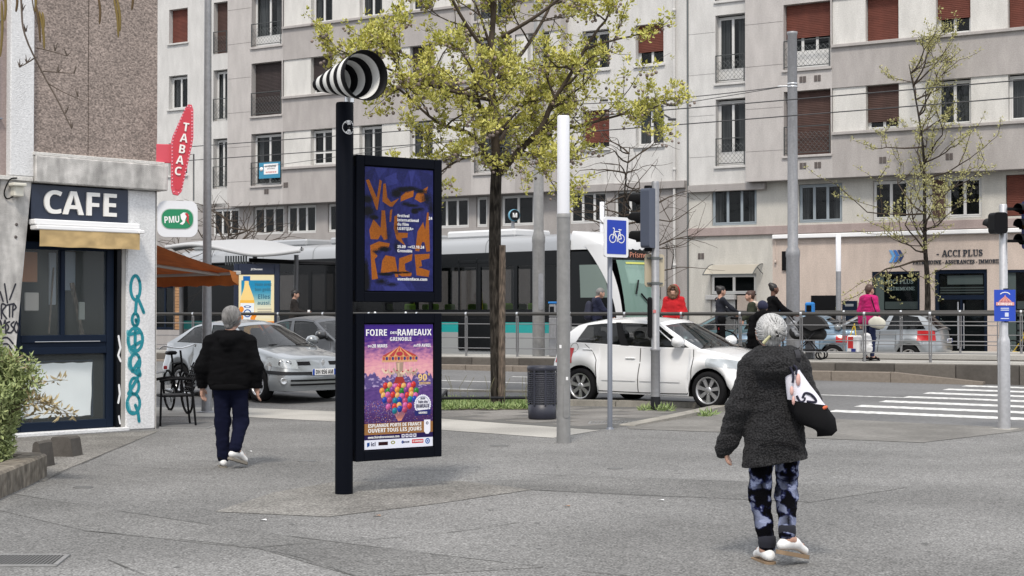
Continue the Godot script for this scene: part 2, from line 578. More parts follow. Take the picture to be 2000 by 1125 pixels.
	for b in bits:
		s = begin()
		var r0 := 0.028
		for k in 6:
			tri(s, V(0, 0.012, 0), V(cos(k * TAU / 6) * r0 * (1 + 0.5 * (k % 2)), 0.006 + 0.004 * (k % 3), sin(k * TAU / 6) * r0 * 0.7), V(cos((k + 1) * TAU / 6) * r0 * (1 + 0.5 * ((k + 1) % 2)), 0.006 + 0.004 * ((k + 1) % 3), sin((k + 1) * TAU / 6) * r0 * 0.7))
		var o := build("fallen_leaf" if b[2] else "paper_scrap", s, mat("leaf_brown", lin(0.25, 0.12, 0.05)) if b[2] else M.white)
		o.position = V(b[0], 0, -b[1])
		tag(o, b[3], "leaf" if b[2] else "litter", "dry leaves on the square" if b[2] else "white scraps on the square")
	s = begin()
	for i in 90:
		var c := V(rng.randf_range(-3.5, 3.5), 0.0015, -rng.randf_range(9.0, 20.0))
		var r := rng.randf_range(0.012, 0.03)
		for k in 7: tri(s, c, c + V(cos(k * TAU / 7), 0, sin(k * TAU / 7)) * r, c + V(cos((k + 1) * TAU / 7), 0, sin((k + 1) * TAU / 7)) * r)
	tag(build("gum_spots_paving", s, mat("gum", lin(0.09, 0.09, 0.088), 0.9)), "small dark trodden gum spots on the asphalt square", "", "", "structure")
	make_island()
	make_road_marks()
	make_drains()

func paver_mat(i: int) -> Material:
	var f: float = [0.92, 1.0, 1.06, 0.97][i]
	var m := mat("paver_%d" % i, lin(0.29 * f, 0.275 * f, 0.255 * f), 0.92)
	if m.albedo_texture == null:
		textured(m, TEX["tar"], 0.7)
		detailed(m, TEX["stain"], Vector3.ONE * 0.16)
	return m

func make_island() -> void:
	var poly := PackedVector2Array([W(-1.05, 23.2), W(1.1, 20.98), W(1.6, 21.6), W(3.42, 25.3), W(3.4, 25.6), W(1.0, 26.2), W(0.3, 29.8), W(-1.3, 29.8), W(-1.45, 28.2), W(-2.75, 25.75), W(-2.8, 24.9)])
	var s := ground_poly(Array(poly), 0.003)
	var island := build("sidewalk", s, mat("paver_gap", lin(0.10, 0.098, 0.092), 0.95))
	tag(island, "paved sidewalk with the tree pit and the litter bin", "", "", "structure")
	var meshes := []
	s = begin()
	box(s, Vector3.ZERO, V(0.89, 0.03, 0.59), Basis(), 0.005)
	var pm := done(s)
	var dir := W(0.72, -0.69)
	var nor := W(0.69, 0.72)
	for i in range(-9, 12):
		for j in range(-10, 14):
			var c := W(0.6, 24.2) + dir * (i * 0.9 + (0.45 if j % 2 else 0.0)) + nor * (j * 0.6)
			var inside := true
			for q in [[-0.44, -0.29], [0.44, -0.29], [0.44, 0.29], [-0.44, 0.29]]:
				if not Geometry2D.is_point_in_polygon(c + dir * q[0] + nor * q[1], poly): inside = false
			if c.x > -1.7 and c.x < 0.75 and c.y > 25.1 and c.y < 29.0: inside = false
			if not inside: continue
			var o := put("paving_slab", pm, paver_mat(rng.randi() % 4), island)
			o.position = V(c.x, -0.006 + rng.randf() * 0.003, -c.y)
			o.rotation.y = atan2(0.69, 0.72)
	# kerb stones along the road and the sloping stones beside the crossing
	var line := [W(0.95, 26.55), W(1.8, 26.3), W(2.65, 26.05), W(3.5, 25.75)]
	var ramp := [W(1.62, 21.68), W(2.19, 22.71), W(2.78, 23.85), W(3.47, 25.3)]
	for set_of in [[line, 0.10, 0.10], [ramp, 0.02, 0.085], [[W(-1.3, 30.1), W(-0.5, 29.95), W(0.3, 29.8)], 0.1, 0.1], [[W(-2.85, 25.85), W(-2.2, 27.0), W(-1.5, 28.3)], 0.1, 0.1]]:
		var p: Array = set_of[0]
		for i in p.size() - 1:
			var a := V(p[i].x, 0, -p[i].y)
			var b := V(p[i + 1].x, 0, -p[i + 1].y)
			var d := b - a
			s = begin()
			var h0: float = lerpf(set_of[1], set_of[2], float(i) / (p.size() - 1))
			var h1: float = lerpf(set_of[1], set_of[2], float(i + 1) / (p.size() - 1))
			var L := d.length() / 2 - 0.006
			var q := PackedVector2Array([W(-L, -0.2), W(L, -0.2), W(L, h1 - 0.012), W(L - 0.012, h1), W(-L + 0.012, h0), W(-L, h0 - 0.012)])
			prism(s, q, -0.12, 0.12)
			var o := build("kerb_stone", s, M.kerb, island)
			o.position = (a + b) / 2
			o.rotation.y = atan2(-d.z, d.x)

func stripe(called: String, a: Vector2, b: Vector2, w: float, parent: Node, lift := 0.004) -> void:
	var d := (b - a).normalized()
	var n := d.orthogonal() * w / 2
	road_sheet(called, [a - n, b - n, b + n, a + n], lift, M.road_paint, parent)

func make_road_marks() -> void:
	var marks := Node3D.new()
	marks.name = "road_markings"
	add_child(marks)
	tag(marks, "white zebra stripes and lane lines painted on the road", "", "", "structure")
	# zebra bars run with the traffic, their left ends along the slanted crossing edge
	var a0 := W(5.15, 25.2)
	var a1 := W(11.2, 34.6)
	var run := W(0.865, -0.502)
	for i in 9:
		var a := a0.lerp(a1, i / 9.0 + 0.02)
		stripe("zebra_stripe", a, a + run * 6.5, 0.46, marks)
	stripe("lane_line", W(5.2, 29.4), W(8.6, 27.6), 0.14, marks)
	stripe("lane_line", W(4.6, 25.9), W(5.1, 25.6), 0.12, marks)
	stripe("lane_line", W(-6.0, 35.6), W(1.0, 32.2), 0.14, marks)
	stripe("lane_line", W(-4.0, 32.0), W(-0.2, 30.3), 0.14, marks)
	stripe("lane_line", W(0.0, 34.8), W(2.2, 33.7), 0.14, marks)
	stripe("edge_line", W(4.95, 23.35), W(6.6, 21.95), 0.16, marks)

func grate(label: String, pts: Array, bars: int, along := 0) -> void:
	# pts: four corners (X, depth) in order
	var o := thing("drain_grate", label, "drain grate", V(pts[0].x, 0, -pts[0].y))
	var P := []
	for p in pts: P.append(V(p.x - pts[0].x, 0.006, -(p.y - pts[0].y)))
	var s := begin()
	quad(s, P[0] - V(0, 0.001, 0), P[1] - V(0, 0.001, 0), P[2] - V(0, 0.001, 0), P[3] - V(0, 0.001, 0))
	build("pit", s, M.crack, o)
	s = begin()
	for i in 4:
		var a: Vector3 = P[i]
		var b: Vector3 = P[(i + 1) % 4]
		var d := (b - a)
		box(s, (a + b) / 2, V(d.length() + 0.03, 0.012, 0.03), Basis(Vector3.UP, atan2(-d.z, d.x)), 0.002)
	build("rim", s, M.grey_paint, o)
	for i in bars:
		var t := (i + 0.5) / bars
		var a: Vector3
		var b: Vector3
		if along == 0:
			a = P[0].lerp(P[1], t); b = P[3].lerp(P[2], t)
		else:
			a = P[0].lerp(P[3], t); b = P[1].lerp(P[2], t)
		var d := b - a
		s = begin()
		box(s, (a + b) / 2, V(d.length(), 0.01, 0.5 * (P[0].distance_to(P[1]) if along == 0 else P[0].distance_to(P[3])) / bars), Basis(Vector3.UP, atan2(-d.z, d.x)), 0.002)
		build("bar", s, mat("grate_iron", lin(0.13, 0.13, 0.128), 0.6, 0.3), o)

func make_drains() -> void:
	grate("iron drain grate in the asphalt at the near left corner", [W(-3.45, 9.63), W(-2.86, 9.63), W(-2.9, 10.06), W(-3.45, 10.06)], 24)
	grate("dark drain grate under the terrace chair at the cafe corner", [W(-4.85, 21.2), W(-4.2, 21.2), W(-4.15, 22.3), W(-5.1, 22.3)], 14, 1)
	grate("dark drain grate in the sidewalk beside the bicycle sign post", [W(1.1, 22.0), W(1.75, 22.0), W(1.85, 22.5), W(1.15, 22.5)], 14)
	for e in [[V(-3.9, 14.0, 0.09), "small round iron cover near the planter"], [V(-0.15, 18.4, 0.11), "round iron cover right of the poster stand"], [V(1.05, 15.7, 0.08), "small iron cover in the middle of the square"], [V(-2.2, 16.5, 0.1), "round iron cover left of the poster stand"]]:
		var c: Vector3 = e[0]
		var s := begin()
		lathe(s, [W(c.z, 0.0), W(c.z, 0.006), W(c.z * 0.85, 0.007), W(0, 0.007)], 20)
		var o := build("manhole_cover", s, mat("grate_iron", lin(0.13, 0.13, 0.128), 0.6, 0.3))
		o.position = V(c.x, 0, -c.y)
		tag(o, e[1], "manhole cover", "iron covers in the square")

# ---------------------------------------------------------------- apartment blocks across the street
const BLOCK_AT := Vector3(-9.2, 0.0, -61.3)
const BLOCK_TURN := -31.3

# wall sheet in the plane z = w with real openings [u0, u1, v0, v1, depth]; a sixth value closes the opening with a back
func wall(called: String, m: Material, parent: Node, u0: float, u1: float, v0: float, v1: float, w: float, holes := [], label := "") -> MeshInstance3D:
	var s := begin()
	var us := [u0, u1]
	var vs := [v0, v1]
	for h in holes:
		for x in [h[0], h[1]]:
			if x > u0 and x < u1 and not us.has(x): us.append(x)
		for y in [h[2], h[3]]:
			if y > v0 and y < v1 and not vs.has(y): vs.append(y)
	us.sort()
	vs.sort()
	for i in us.size() - 1:
		for j in vs.size() - 1:
			var cu: float = (us[i] + us[i + 1]) / 2
			var cv: float = (vs[j] + vs[j + 1]) / 2
			var open := false
			for h in holes:
				if cu > h[0] and cu < h[1] and cv > h[2] and cv < h[3]:
					open = true
			if not open:
				quad(s, V(us[i], vs[j], w), V(us[i + 1], vs[j], w), V(us[i + 1], vs[j + 1], w), V(us[i], vs[j + 1], w))
	for h in holes:
		var a := maxf(h[0], u0)
		var b := minf(h[1], u1)
		var c := maxf(h[2], v0)
		var d := minf(h[3], v1)
		var z: float = w - h[4]
		quad(s, V(a, c, w), V(a, c, z), V(a, d, z), V(a, d, w))
		quad(s, V(b, c, z), V(b, c, w), V(b, d, w), V(b, d, z))
		quad(s, V(a, c, z), V(a, c, w), V(b, c, w), V(b, c, z))
		quad(s, V(a, d, w), V(a, d, z), V(b, d, z), V(b, d, w))
		if h.size() > 5:
			quad(s, V(a, c, z), V(b, c, z), V(b, d, z), V(a, d, z))
	return build(called, s, m, parent, label)

func pane(parent: Node, u0: float, u1: float, v0: float, v1: float, w: float, m: Material = null, called := "pane") -> void:
	var s := begin()
	quad(s, V(u0, v0, w), V(u1, v0, w), V(u1, v1, w), V(u0, v1, w))
	build(called, s, m if m else M.glass, parent)

func cloth(parent: Node, u0: float, u1: float, v0: float, v1: float, w: float, m: Material = null) -> void:
	var s := begin()
	var rows := []
	for v in [v0, v1]:
		var row := []
		for i in 25:
			row.append(V(lerpf(u0, u1, i / 24.0), v, w + 0.02 * sin(i * 2.1)))
		rows.append(row)
	sheet(s, rows)
	build("curtain", s, m if m else M.curtain, parent)

# casement window: outer frame, sashes with mullions, panes and what hangs behind them
func window_unit(parent: Node, u0: float, u1: float, v0: float, v1: float, w: float, opt := {}) -> MeshInstance3D:
	var fm: Material = opt.get("frame", M.window_white)
	var n: int = opt.get("sashes", 2)
	var f := 0.055
	var s := begin()
	bx(s, V(u0, v0, w - 0.06), V(u1, v0 + f, w), 0.006)
	bx(s, V(u0, v1 - f, w - 0.06), V(u1, v1, w), 0.006)
	bx(s, V(u0, v0 + f, w - 0.06), V(u0 + f, v1 - f, w), 0.006)
	bx(s, V(u1 - f, v0 + f, w - 0.06), V(u1, v1 - f, w), 0.006)
	var a := u0 + f
	var step := (u1 - u0 - 2 * f) / n
	var bar := 0.05
	for i in n:
		var x0 := a + i * step
		var x1 := x0 + step
		var q := 0.045
		bx(s, V(x0, v0 + f, w - 0.045), V(x0 + q, v1 - f, w + 0.012), 0.005)
		bx(s, V(x1 - q, v0 + f, w - 0.045), V(x1, v1 - f, w + 0.012), 0.005)
		bx(s, V(x0 + q, v0 + f, w - 0.045), V(x1 - q, v0 + f + q, w + 0.012), 0.005)
		bx(s, V(x0 + q, v1 - f - q, w - 0.045), V(x1 - q, v1 - f, w + 0.012), 0.005)
		if opt.has("bar"):
			var y: float = lerpf(v0, v1, opt.bar)
			bx(s, V(x0 + q, y - 0.03, w - 0.04), V(x1 - q, y + 0.03, w + 0.01), 0.004)
	var o := build("window", s, fm, parent)
	for i in n:
		var x0 := a + i * step + 0.04
		pane(o, x0, x0 + step - 0.08, v0 + f + 0.04, v1 - f - 0.04, w - 0.02)
		if opt.get("panel", 0.0) > 0.0:
			s = begin()
			bx(s, V(x0, v0 + 0.08, w - 0.015), V(x0 + step - 0.08, lerpf(v0, v1, opt.panel), w - 0.004), 0.004)
			build("door_panel", s, fm, o)
	if opt.get("curtain", 0.0) > 0.0:
		var c: float = opt.curtain
		cloth(o, u0 + f, lerpf(u0 + f, u1 - f, c * 0.5), v0 + f, v1 - f, w - 0.12)
		cloth(o, lerpf(u1 - f, u0 + f, c * 0.5), u1 - f, v0 + f, v1 - f, w - 0.12)
	return o

func shutter(parent: Node, u0: float, u1: float, v0: float, v1: float, w: float, m: Material) -> void:
	var s := begin()
	var n := int((v1 - v0) / 0.055)
	for i in n:
		var y0 := lerpf(v0, v1, float(i) / n)
		var y1 := lerpf(v0, v1, float(i + 1) / n)
		var ym := lerpf(y0, y1, 0.72)
		quad(s, V(u0, y0, w), V(u1, y0, w), V(u1, ym, w + 0.014), V(u0, ym, w + 0.014))
		quad(s, V(u0, ym, w + 0.014), V(u1, ym, w + 0.014), V(u1, y1, w), V(u0, y1, w))
	bx(s, V(u0, v0 - 0.03, w - 0.01), V(u1, v0, w + 0.016), 0.004)
	build("roller_shutter", s, m, parent)

func sill(parent: Node, u0: float, u1: float, v: float, w: float, m: Material) -> void:
	var s := begin()
	bx(s, V(u0 - 0.06, v - 0.07, w - 0.22), V(u1 + 0.06, v, w + 0.08), 0.008)
	build("window_sill", s, m, parent)

func balcony_rail(parent: Node, u0: float, u1: float, v0: float, h: float, w: float) -> void:
	var s := begin()
	bx(s, V(u0, v0 + h - 0.03, w - 0.02), V(u1, v0 + h, w + 0.02), 0.004)
	bx(s, V(u0, v0 + 0.05, w - 0.012), V(u1, v0 + 0.075, w + 0.012), 0.003)
	bx(s, V(u0, v0, w - 0.015), V(u0 + 0.03, v0 + h, w + 0.015), 0.003)
	bx(s, V(u1 - 0.03, v0, w - 0.015), V(u1, v0 + h, w + 0.015), 0.003)
	var o := build("balcony_railing", s, M.rail_dark, parent)
	s = begin()
	var n := int((u1 - u0) / 0.075)
	for i in n:
		var x := u0 + (i + 0.5) * (u1 - u0) / n
		var pts := []
		for k in 9:
			pts.append(V(x + (0.036 if (k + i) % 2 else -0.036), lerpf(v0 + 0.07, v0 + h - 0.2, k / 8.0), w))
		tube(s, pts, 0.0065, 4, false)
	build("railing_mesh", s, M.rail_mesh, o)

func vent(parent: Node, u: float, v: float, w: float) -> void:
	var s := begin()
	for i in 2:
		bx(s, V(u + i * 0.12, v, w), V(u + i * 0.12 + 0.1, v + 0.2, w + 0.02), 0.004)
	build("wall_vent", s, M.vent, parent)

# a storey-wise stack of one opening: kinds per floor
func opening(parent: Node, kind: String, u0: float, u1: float, v0: float, v1: float, w: float, depth: float) -> void:
	var z := w - depth + 0.06
	var shut: Material = M.shutter_red
	if kind.contains("brown"): shut = M.shutter_brown
	if kind.contains("dark"): shut = M.shutter_dark
	var part := kind.get_slice(" ", 0)
	match part:
		"win": window_unit(parent, u0, u1, v0, v1 - 0.04, z, {"curtain": 0.5})
		"lace": window_unit(parent, u0, u1, v0, v1 - 0.04, z, {"curtain": 1.0})
		"low": window_unit(parent, u0, u1, v0, v1 - 0.04, z, {"bar": 0.36})
		"shut":
			shutter(parent, u0 + 0.02, u1 - 0.02, v0 + 0.03, v1, z, shut)
		"half":
			window_unit(parent, u0, u1, v0, v1 - 0.04, z - 0.05)
			shutter(parent, u0 + 0.02, u1 - 0.02, lerpf(v0, v1, 0.2), v1, z + 0.02, shut)
		"two":
			window_unit(parent, u0, u1, v0, v1 - 0.04, z - 0.05)
			shutter(parent, u0 + 0.02, u1 - 0.02, lerpf(v0, v1, 0.36), v1, z + 0.02, shut)
		"door": window_unit(parent, u0, u1, v0, v1 - 0.04, z, {"sashes": 2, "curtain": 0.7, "panel": 0.22})
		"glassdoor": window_unit(parent, u0, u1, v0, v1 - 0.04, z, {"sashes": 2, "curtain": 0.4})
		"whitedoor":
			window_unit(parent, u0, u1, v0, v1 - 0.04, z - 0.05, {"sashes": 3, "panel": 0.3})
			shutter(parent, u0 + 0.02, u1 - 0.02, lerpf(v0, v1, 0.5), v1, z + 0.02, shut)

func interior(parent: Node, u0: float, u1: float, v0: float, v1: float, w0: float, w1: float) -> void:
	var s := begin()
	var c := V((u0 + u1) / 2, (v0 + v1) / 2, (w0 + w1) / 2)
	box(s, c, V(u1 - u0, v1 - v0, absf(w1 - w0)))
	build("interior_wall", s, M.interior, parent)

const LEDGE := [7.43, 10.25, 13.05, 15.87]
const BANDTOP := [8.86, 11.72, 14.55, 17.4]

# projecting upper storeys: spandrels, white window bands and ledges from u0 to u1
func bands(b: Node3D, u0: float, u1: float, wins: Array, kinds: Array) -> void:
	var low := 5.98
	for k in 4:
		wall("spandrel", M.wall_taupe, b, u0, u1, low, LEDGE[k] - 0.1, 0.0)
		var s := begin()
		bx(s, V(u0, LEDGE[k] - 0.1, -0.2), V(u1, LEDGE[k], 0.1), 0.01)
		build("ledge", s, M.wall_taupe, b)
		var holes := []
		for i in wins.size():
			holes.append([wins[i][0], wins[i][1], LEDGE[k] + 0.004, BANDTOP[k], 0.26])
		wall("window_band", M.wall_white, b, u0, u1, LEDGE[k], BANDTOP[k], -0.05, holes)
		s = begin()
		quad(s, V(u0, BANDTOP[k], -0.05), V(u1, BANDTOP[k], -0.05), V(u1, BANDTOP[k], 0.0), V(u0, BANDTOP[k], 0.0))
		build("band_soffit", s, M.wall_taupe, b)
		for i in wins.size():
			opening(b, kinds[k][i] if kinds[k].size() > i else "win", wins[i][0], wins[i][1], LEDGE[k] + 0.01, BANDTOP[k], -0.05, 0.26)
		low = BANDTOP[k]
	wall("spandrel", M.wall_taupe, b, u0, u1, low, 19.2, 0.0)

# plain column with one stack of balcony doors
func balcony_column(b: Node3D, u0: float, u1: float, d0: float, d1: float, kinds: Array, m: Material, w := 0.0, vlow := 5.98, shift := 0.0) -> void:
	var holes := []
	for k in 4:
		holes.append([d0, d1, LEDGE[k] - 0.68 + shift, BANDTOP[k], 0.32])
	for k in 9:
		var v := vlow + 0.97 + 1.41 * k
		if u0 < d0 - 0.2: holes.append([u0, d0 - 0.03, v, v + 0.016, 0.02, 1])
	wall("wall_panel", m, b, u0, u1, vlow, 19.2, w, holes)
	for k in 4:
		opening(b, kinds[k], d0, d1, LEDGE[k] - 0.67 + shift, BANDTOP[k], w, 0.32)
		balcony_rail(b, d0 + 0.01, d1 - 0.01, LEDGE[k] - 0.66 + shift, 0.93, w + 0.03)
		var s := begin()
		bx(s, V(d0 - 0.05, LEDGE[k] - 0.76 + shift, w - 0.3), V(d1 + 0.05, LEDGE[k] - 0.682 + shift, w + 0.07), 0.008)
		build("door_sill", s, m, b)

func single_windows(b: Node3D, stack: Array, kinds: Array, m: Material, u0: float, u1: float, v0: float, v1: float, w: float, extra := []) -> void:
	var holes := extra.duplicate()
	for st in stack:
		for k in 4:
			holes.append([st[0], st[1], LEDGE[k], BANDTOP[k] - 0.04, 0.28])
	wall("wall_panel", m, b, u0, u1, v0, v1, w, holes)
	for i in stack.size():
		for k in 4:
			opening(b, kinds[i][k], stack[i][0], stack[i][1], LEDGE[k] + 0.005, BANDTOP[k] - 0.04, w, 0.28)
			sill(b, stack[i][0], stack[i][1], LEDGE[k] + 0.002, w, m)

func return_face(b: Node3D, m: Material, u: float, v0: float, v1: float, w0: float, w1: float, right := true) -> void:
	var s := begin()
	if right: quad(s, V(u, v0, w1), V(u, v0, w0), V(u, v1, w0), V(u, v1, w1))
	else: quad(s, V(u, v0, w0), V(u, v0, w1), V(u, v1, w1), V(u, v1, w0))
	build("wall_return", s, m, b)

func soffit(b: Node3D, u0: float, u1: float, v: float, w0: float, w1: float) -> void:
	var s := begin()
	bx(s, V(u0, v, w0), V(u1, v + 0.02, w1))
	build("soffit", s, M.wall_dim, b)

func make_blocks() -> void:
	var b := thing("apartment_building", "long grey apartment block with white window bands behind the tree and tram", "apartment building", BLOCK_AT, BLOCK_TURN)
	# left wing, flush wall
	var bal := []
	for k in 4: bal.append([-4.1, -3.33, LEDGE[k] - 0.65, BANDTOP[k], 0.3])
	single_windows(b, [[-6.62, -5.55]], [["win", "win", "shut red", "win"]], M.wall_light, -11.0, -2.87, 6.0, 19.2, -0.5, bal)
	for k in 4:
		opening(b, ["glassdoor", "glassdoor", "shut brown", "glassdoor"][k], -4.1, -3.33, LEDGE[k] - 0.64, BANDTOP[k], -0.5, 0.3)
		balcony_rail(b, -4.09, -3.34, LEDGE[k] - 0.63, 0.9, -0.47)
	# projecting bay
	balcony_column(b, -2.87, 0.04, -1.6, -0.02, ["glassdoor", "shut dark", "door", "glassdoor"], M.wall_warm)
	bands(b, 0.04, 9.0, [[1.42, 2.49], [3.82, 4.9], [6.2, 7.25]], [["low", "win", "win"], ["half dark", "shut dark", "shut dark"], ["win", "win", "lace"], ["win", "win", "win"]])
	balcony_column(b, 9.0, 10.9, 9.15, 10.75, ["door", "glassdoor", "glassdoor", "door"], M.wall_warm)
	bands(b, 10.9, 12.8, [[11.4, 12.3]], [["lace"], ["win"], ["win"], ["win"]])
	return_face(b, M.wall_warm, 12.8, 5.98, 19.2, -0.5, 0.0)
	return_face(b, M.wall_warm, -2.87, 5.98, 19.2, -0.5, 0.0, false)
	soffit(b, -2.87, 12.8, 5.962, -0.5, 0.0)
	# right wing, flush wall with single windows
	single_windows(b, [[13.4, 14.49], [15.53, 16.61]], [["half red", "win", "shut red", "win"], ["lace", "two red", "shut red", "win"]], M.wall_light, 12.8, 17.5, 6.16, 19.2, -0.5)
	var s := begin()
	bx(s, V(12.81, 5.9, -0.52), V(17.45, 6.158, -0.34), 0.012)
	build("string_course", s, M.wall_dim, b)
	# ground floor and low windows under the bay
	var holes := []
	var low := [[-4.13, -2.67, 3], [-1.91, -0.29, 3], [-0.16, 1.34, 3], [1.93, 2.5, 1], [3.3, 4.6, 2], [5.2, 6.6, 2], [7.0, 8.58, 3], [8.9, 9.4, 1], [10.0, 11.4, 2], [12.87, 14.38, 3], [14.69, 15.89, 2]]
	for g in low: holes.append([g[0], g[1], 4.8, 5.94, 0.16])
	for g in [[-7.5, -6.3], [-4.25, -2.85]]: holes.append([g[0], g[1], 0.9, 2.79, 0.2])
	holes.append([-6.3, -4.68, 0.9, 2.79, 0.12])
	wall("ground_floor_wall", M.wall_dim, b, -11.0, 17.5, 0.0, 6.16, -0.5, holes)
	for g in low: window_unit(b, g[0], g[1], 4.81, 5.93, -0.58, {"sashes": g[2]})
	window_unit(b, -7.5, -6.3, 0.91, 2.78, -0.62, {"frame": M.navy_frame})
	window_unit(b, -4.25, -2.85, 0.91, 2.78, -0.62, {"frame": M.black, "sashes": 1})
	var ws := mat("wood_slat", lin(0.42, 0.235, 0.115), 0.8)
	textured(ws, TEX["blotch"], 1.1)
	for i in 16:
		s = begin()
		bx(s, V(-6.29, 0.92 + i * 0.117, -0.6), V(-4.69, 0.92 + i * 0.117 + 0.105, -0.56), 0.006)
		build("slat", s, ws, b)
	# downpipes, joint between the two blocks, vents, banner
	s = begin()
	tube(s, [V(17.05, 0.3, -0.42), V(17.05, 19.0, -0.42)], 0.05, 8)
	for v in [3.2, 6.5, 9.2, 12.0]: lathe(s, [W(0.05, 0), W(0.066, 0.01), W(0.066, 0.1), W(0.05, 0.11)], 10, Transform3D(Basis(), V(17.05, v, -0.42)))
	build("downpipe", s, M.wall_light, b)
	s = begin()
	tube(s, [V(16.75, 0.3, -0.45), V(16.75, 4.0, -0.45)], 0.018, 6)
	tube(s, [V(16.1, 2.1, -0.45), V(16.5, 2.1, -0.45), V(16.5, 3.1, -0.45), V(16.35, 3.2, -0.45)], 0.016, 6)
	build("cable", s, M.rail_dark, b)
	s = begin()
	bx(s, V(16.1, 1.55, -0.49), V(16.45, 1.78, -0.46), 0.005)
	build("wall_plate", s, M.vent, b)
	for v in [[0.1, 6.62], [3.0, 6.9], [6.3, 6.7], [3.1, 9.5], [-0.9, 6.4]]: vent(b, v[0], v[1], 0.0)
	s = begin()
	bx(s, V(-1.12, 7.02, 0.07), V(-0.02, 7.66, 0.08), 0.003)
	var ban := build("sale_banner", s, mat("banner_blue", lin(0.03, 0.22, 0.36), 0.6), b)
	s = begin()
	bx(s, V(-0.86, 7.18, 0.082), V(-0.12, 7.6, 0.086), 0.001)
	build("banner_panel", s, M.white, ban)
	words("lettering", "A VENDRE", 0.085, M.navy_text, ban, V(-0.5, 7.5, 0.088), 0.003)
	words("lettering", "APPARTEMENT", 0.045, M.navy_text, ban, V(-0.48, 7.4, 0.088), 0.003, "sans")
	words("lettering", "04 76 00 00 00", 0.06, mat("red_text", lin(0.5, 0.03, 0.03)), ban, V(-0.48, 7.26, 0.088), 0.003)
	s = begin()
	lathe(s, [W(0, -0.004), W(0.09, -0.004), W(0.09, 0.004), W(0, 0.004)], 14, Transform3D(Basis(Vector3.RIGHT, PI / 2), V(-0.99, 7.4, 0.085)))
	build("emblem", s, M.white, ban)
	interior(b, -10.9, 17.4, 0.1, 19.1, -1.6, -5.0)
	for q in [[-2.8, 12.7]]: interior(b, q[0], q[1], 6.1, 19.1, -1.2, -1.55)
	# roof and back close the block
	s = begin()
	bx(s, V(-11, 19.2, -9.0), V(17.5, 19.5, 0.2))
	build("roof", s, M.wall_dim, b)
	s = begin()
	bx(s, V(-11, 0, -9.2), V(17.5, 19.2, -9.0))
	bx(s, V(-11.2, 0, -9.2), V(-11, 19.2, -0.5))
	build("back_wall", s, M.wall_dim, b)
	make_right_block()

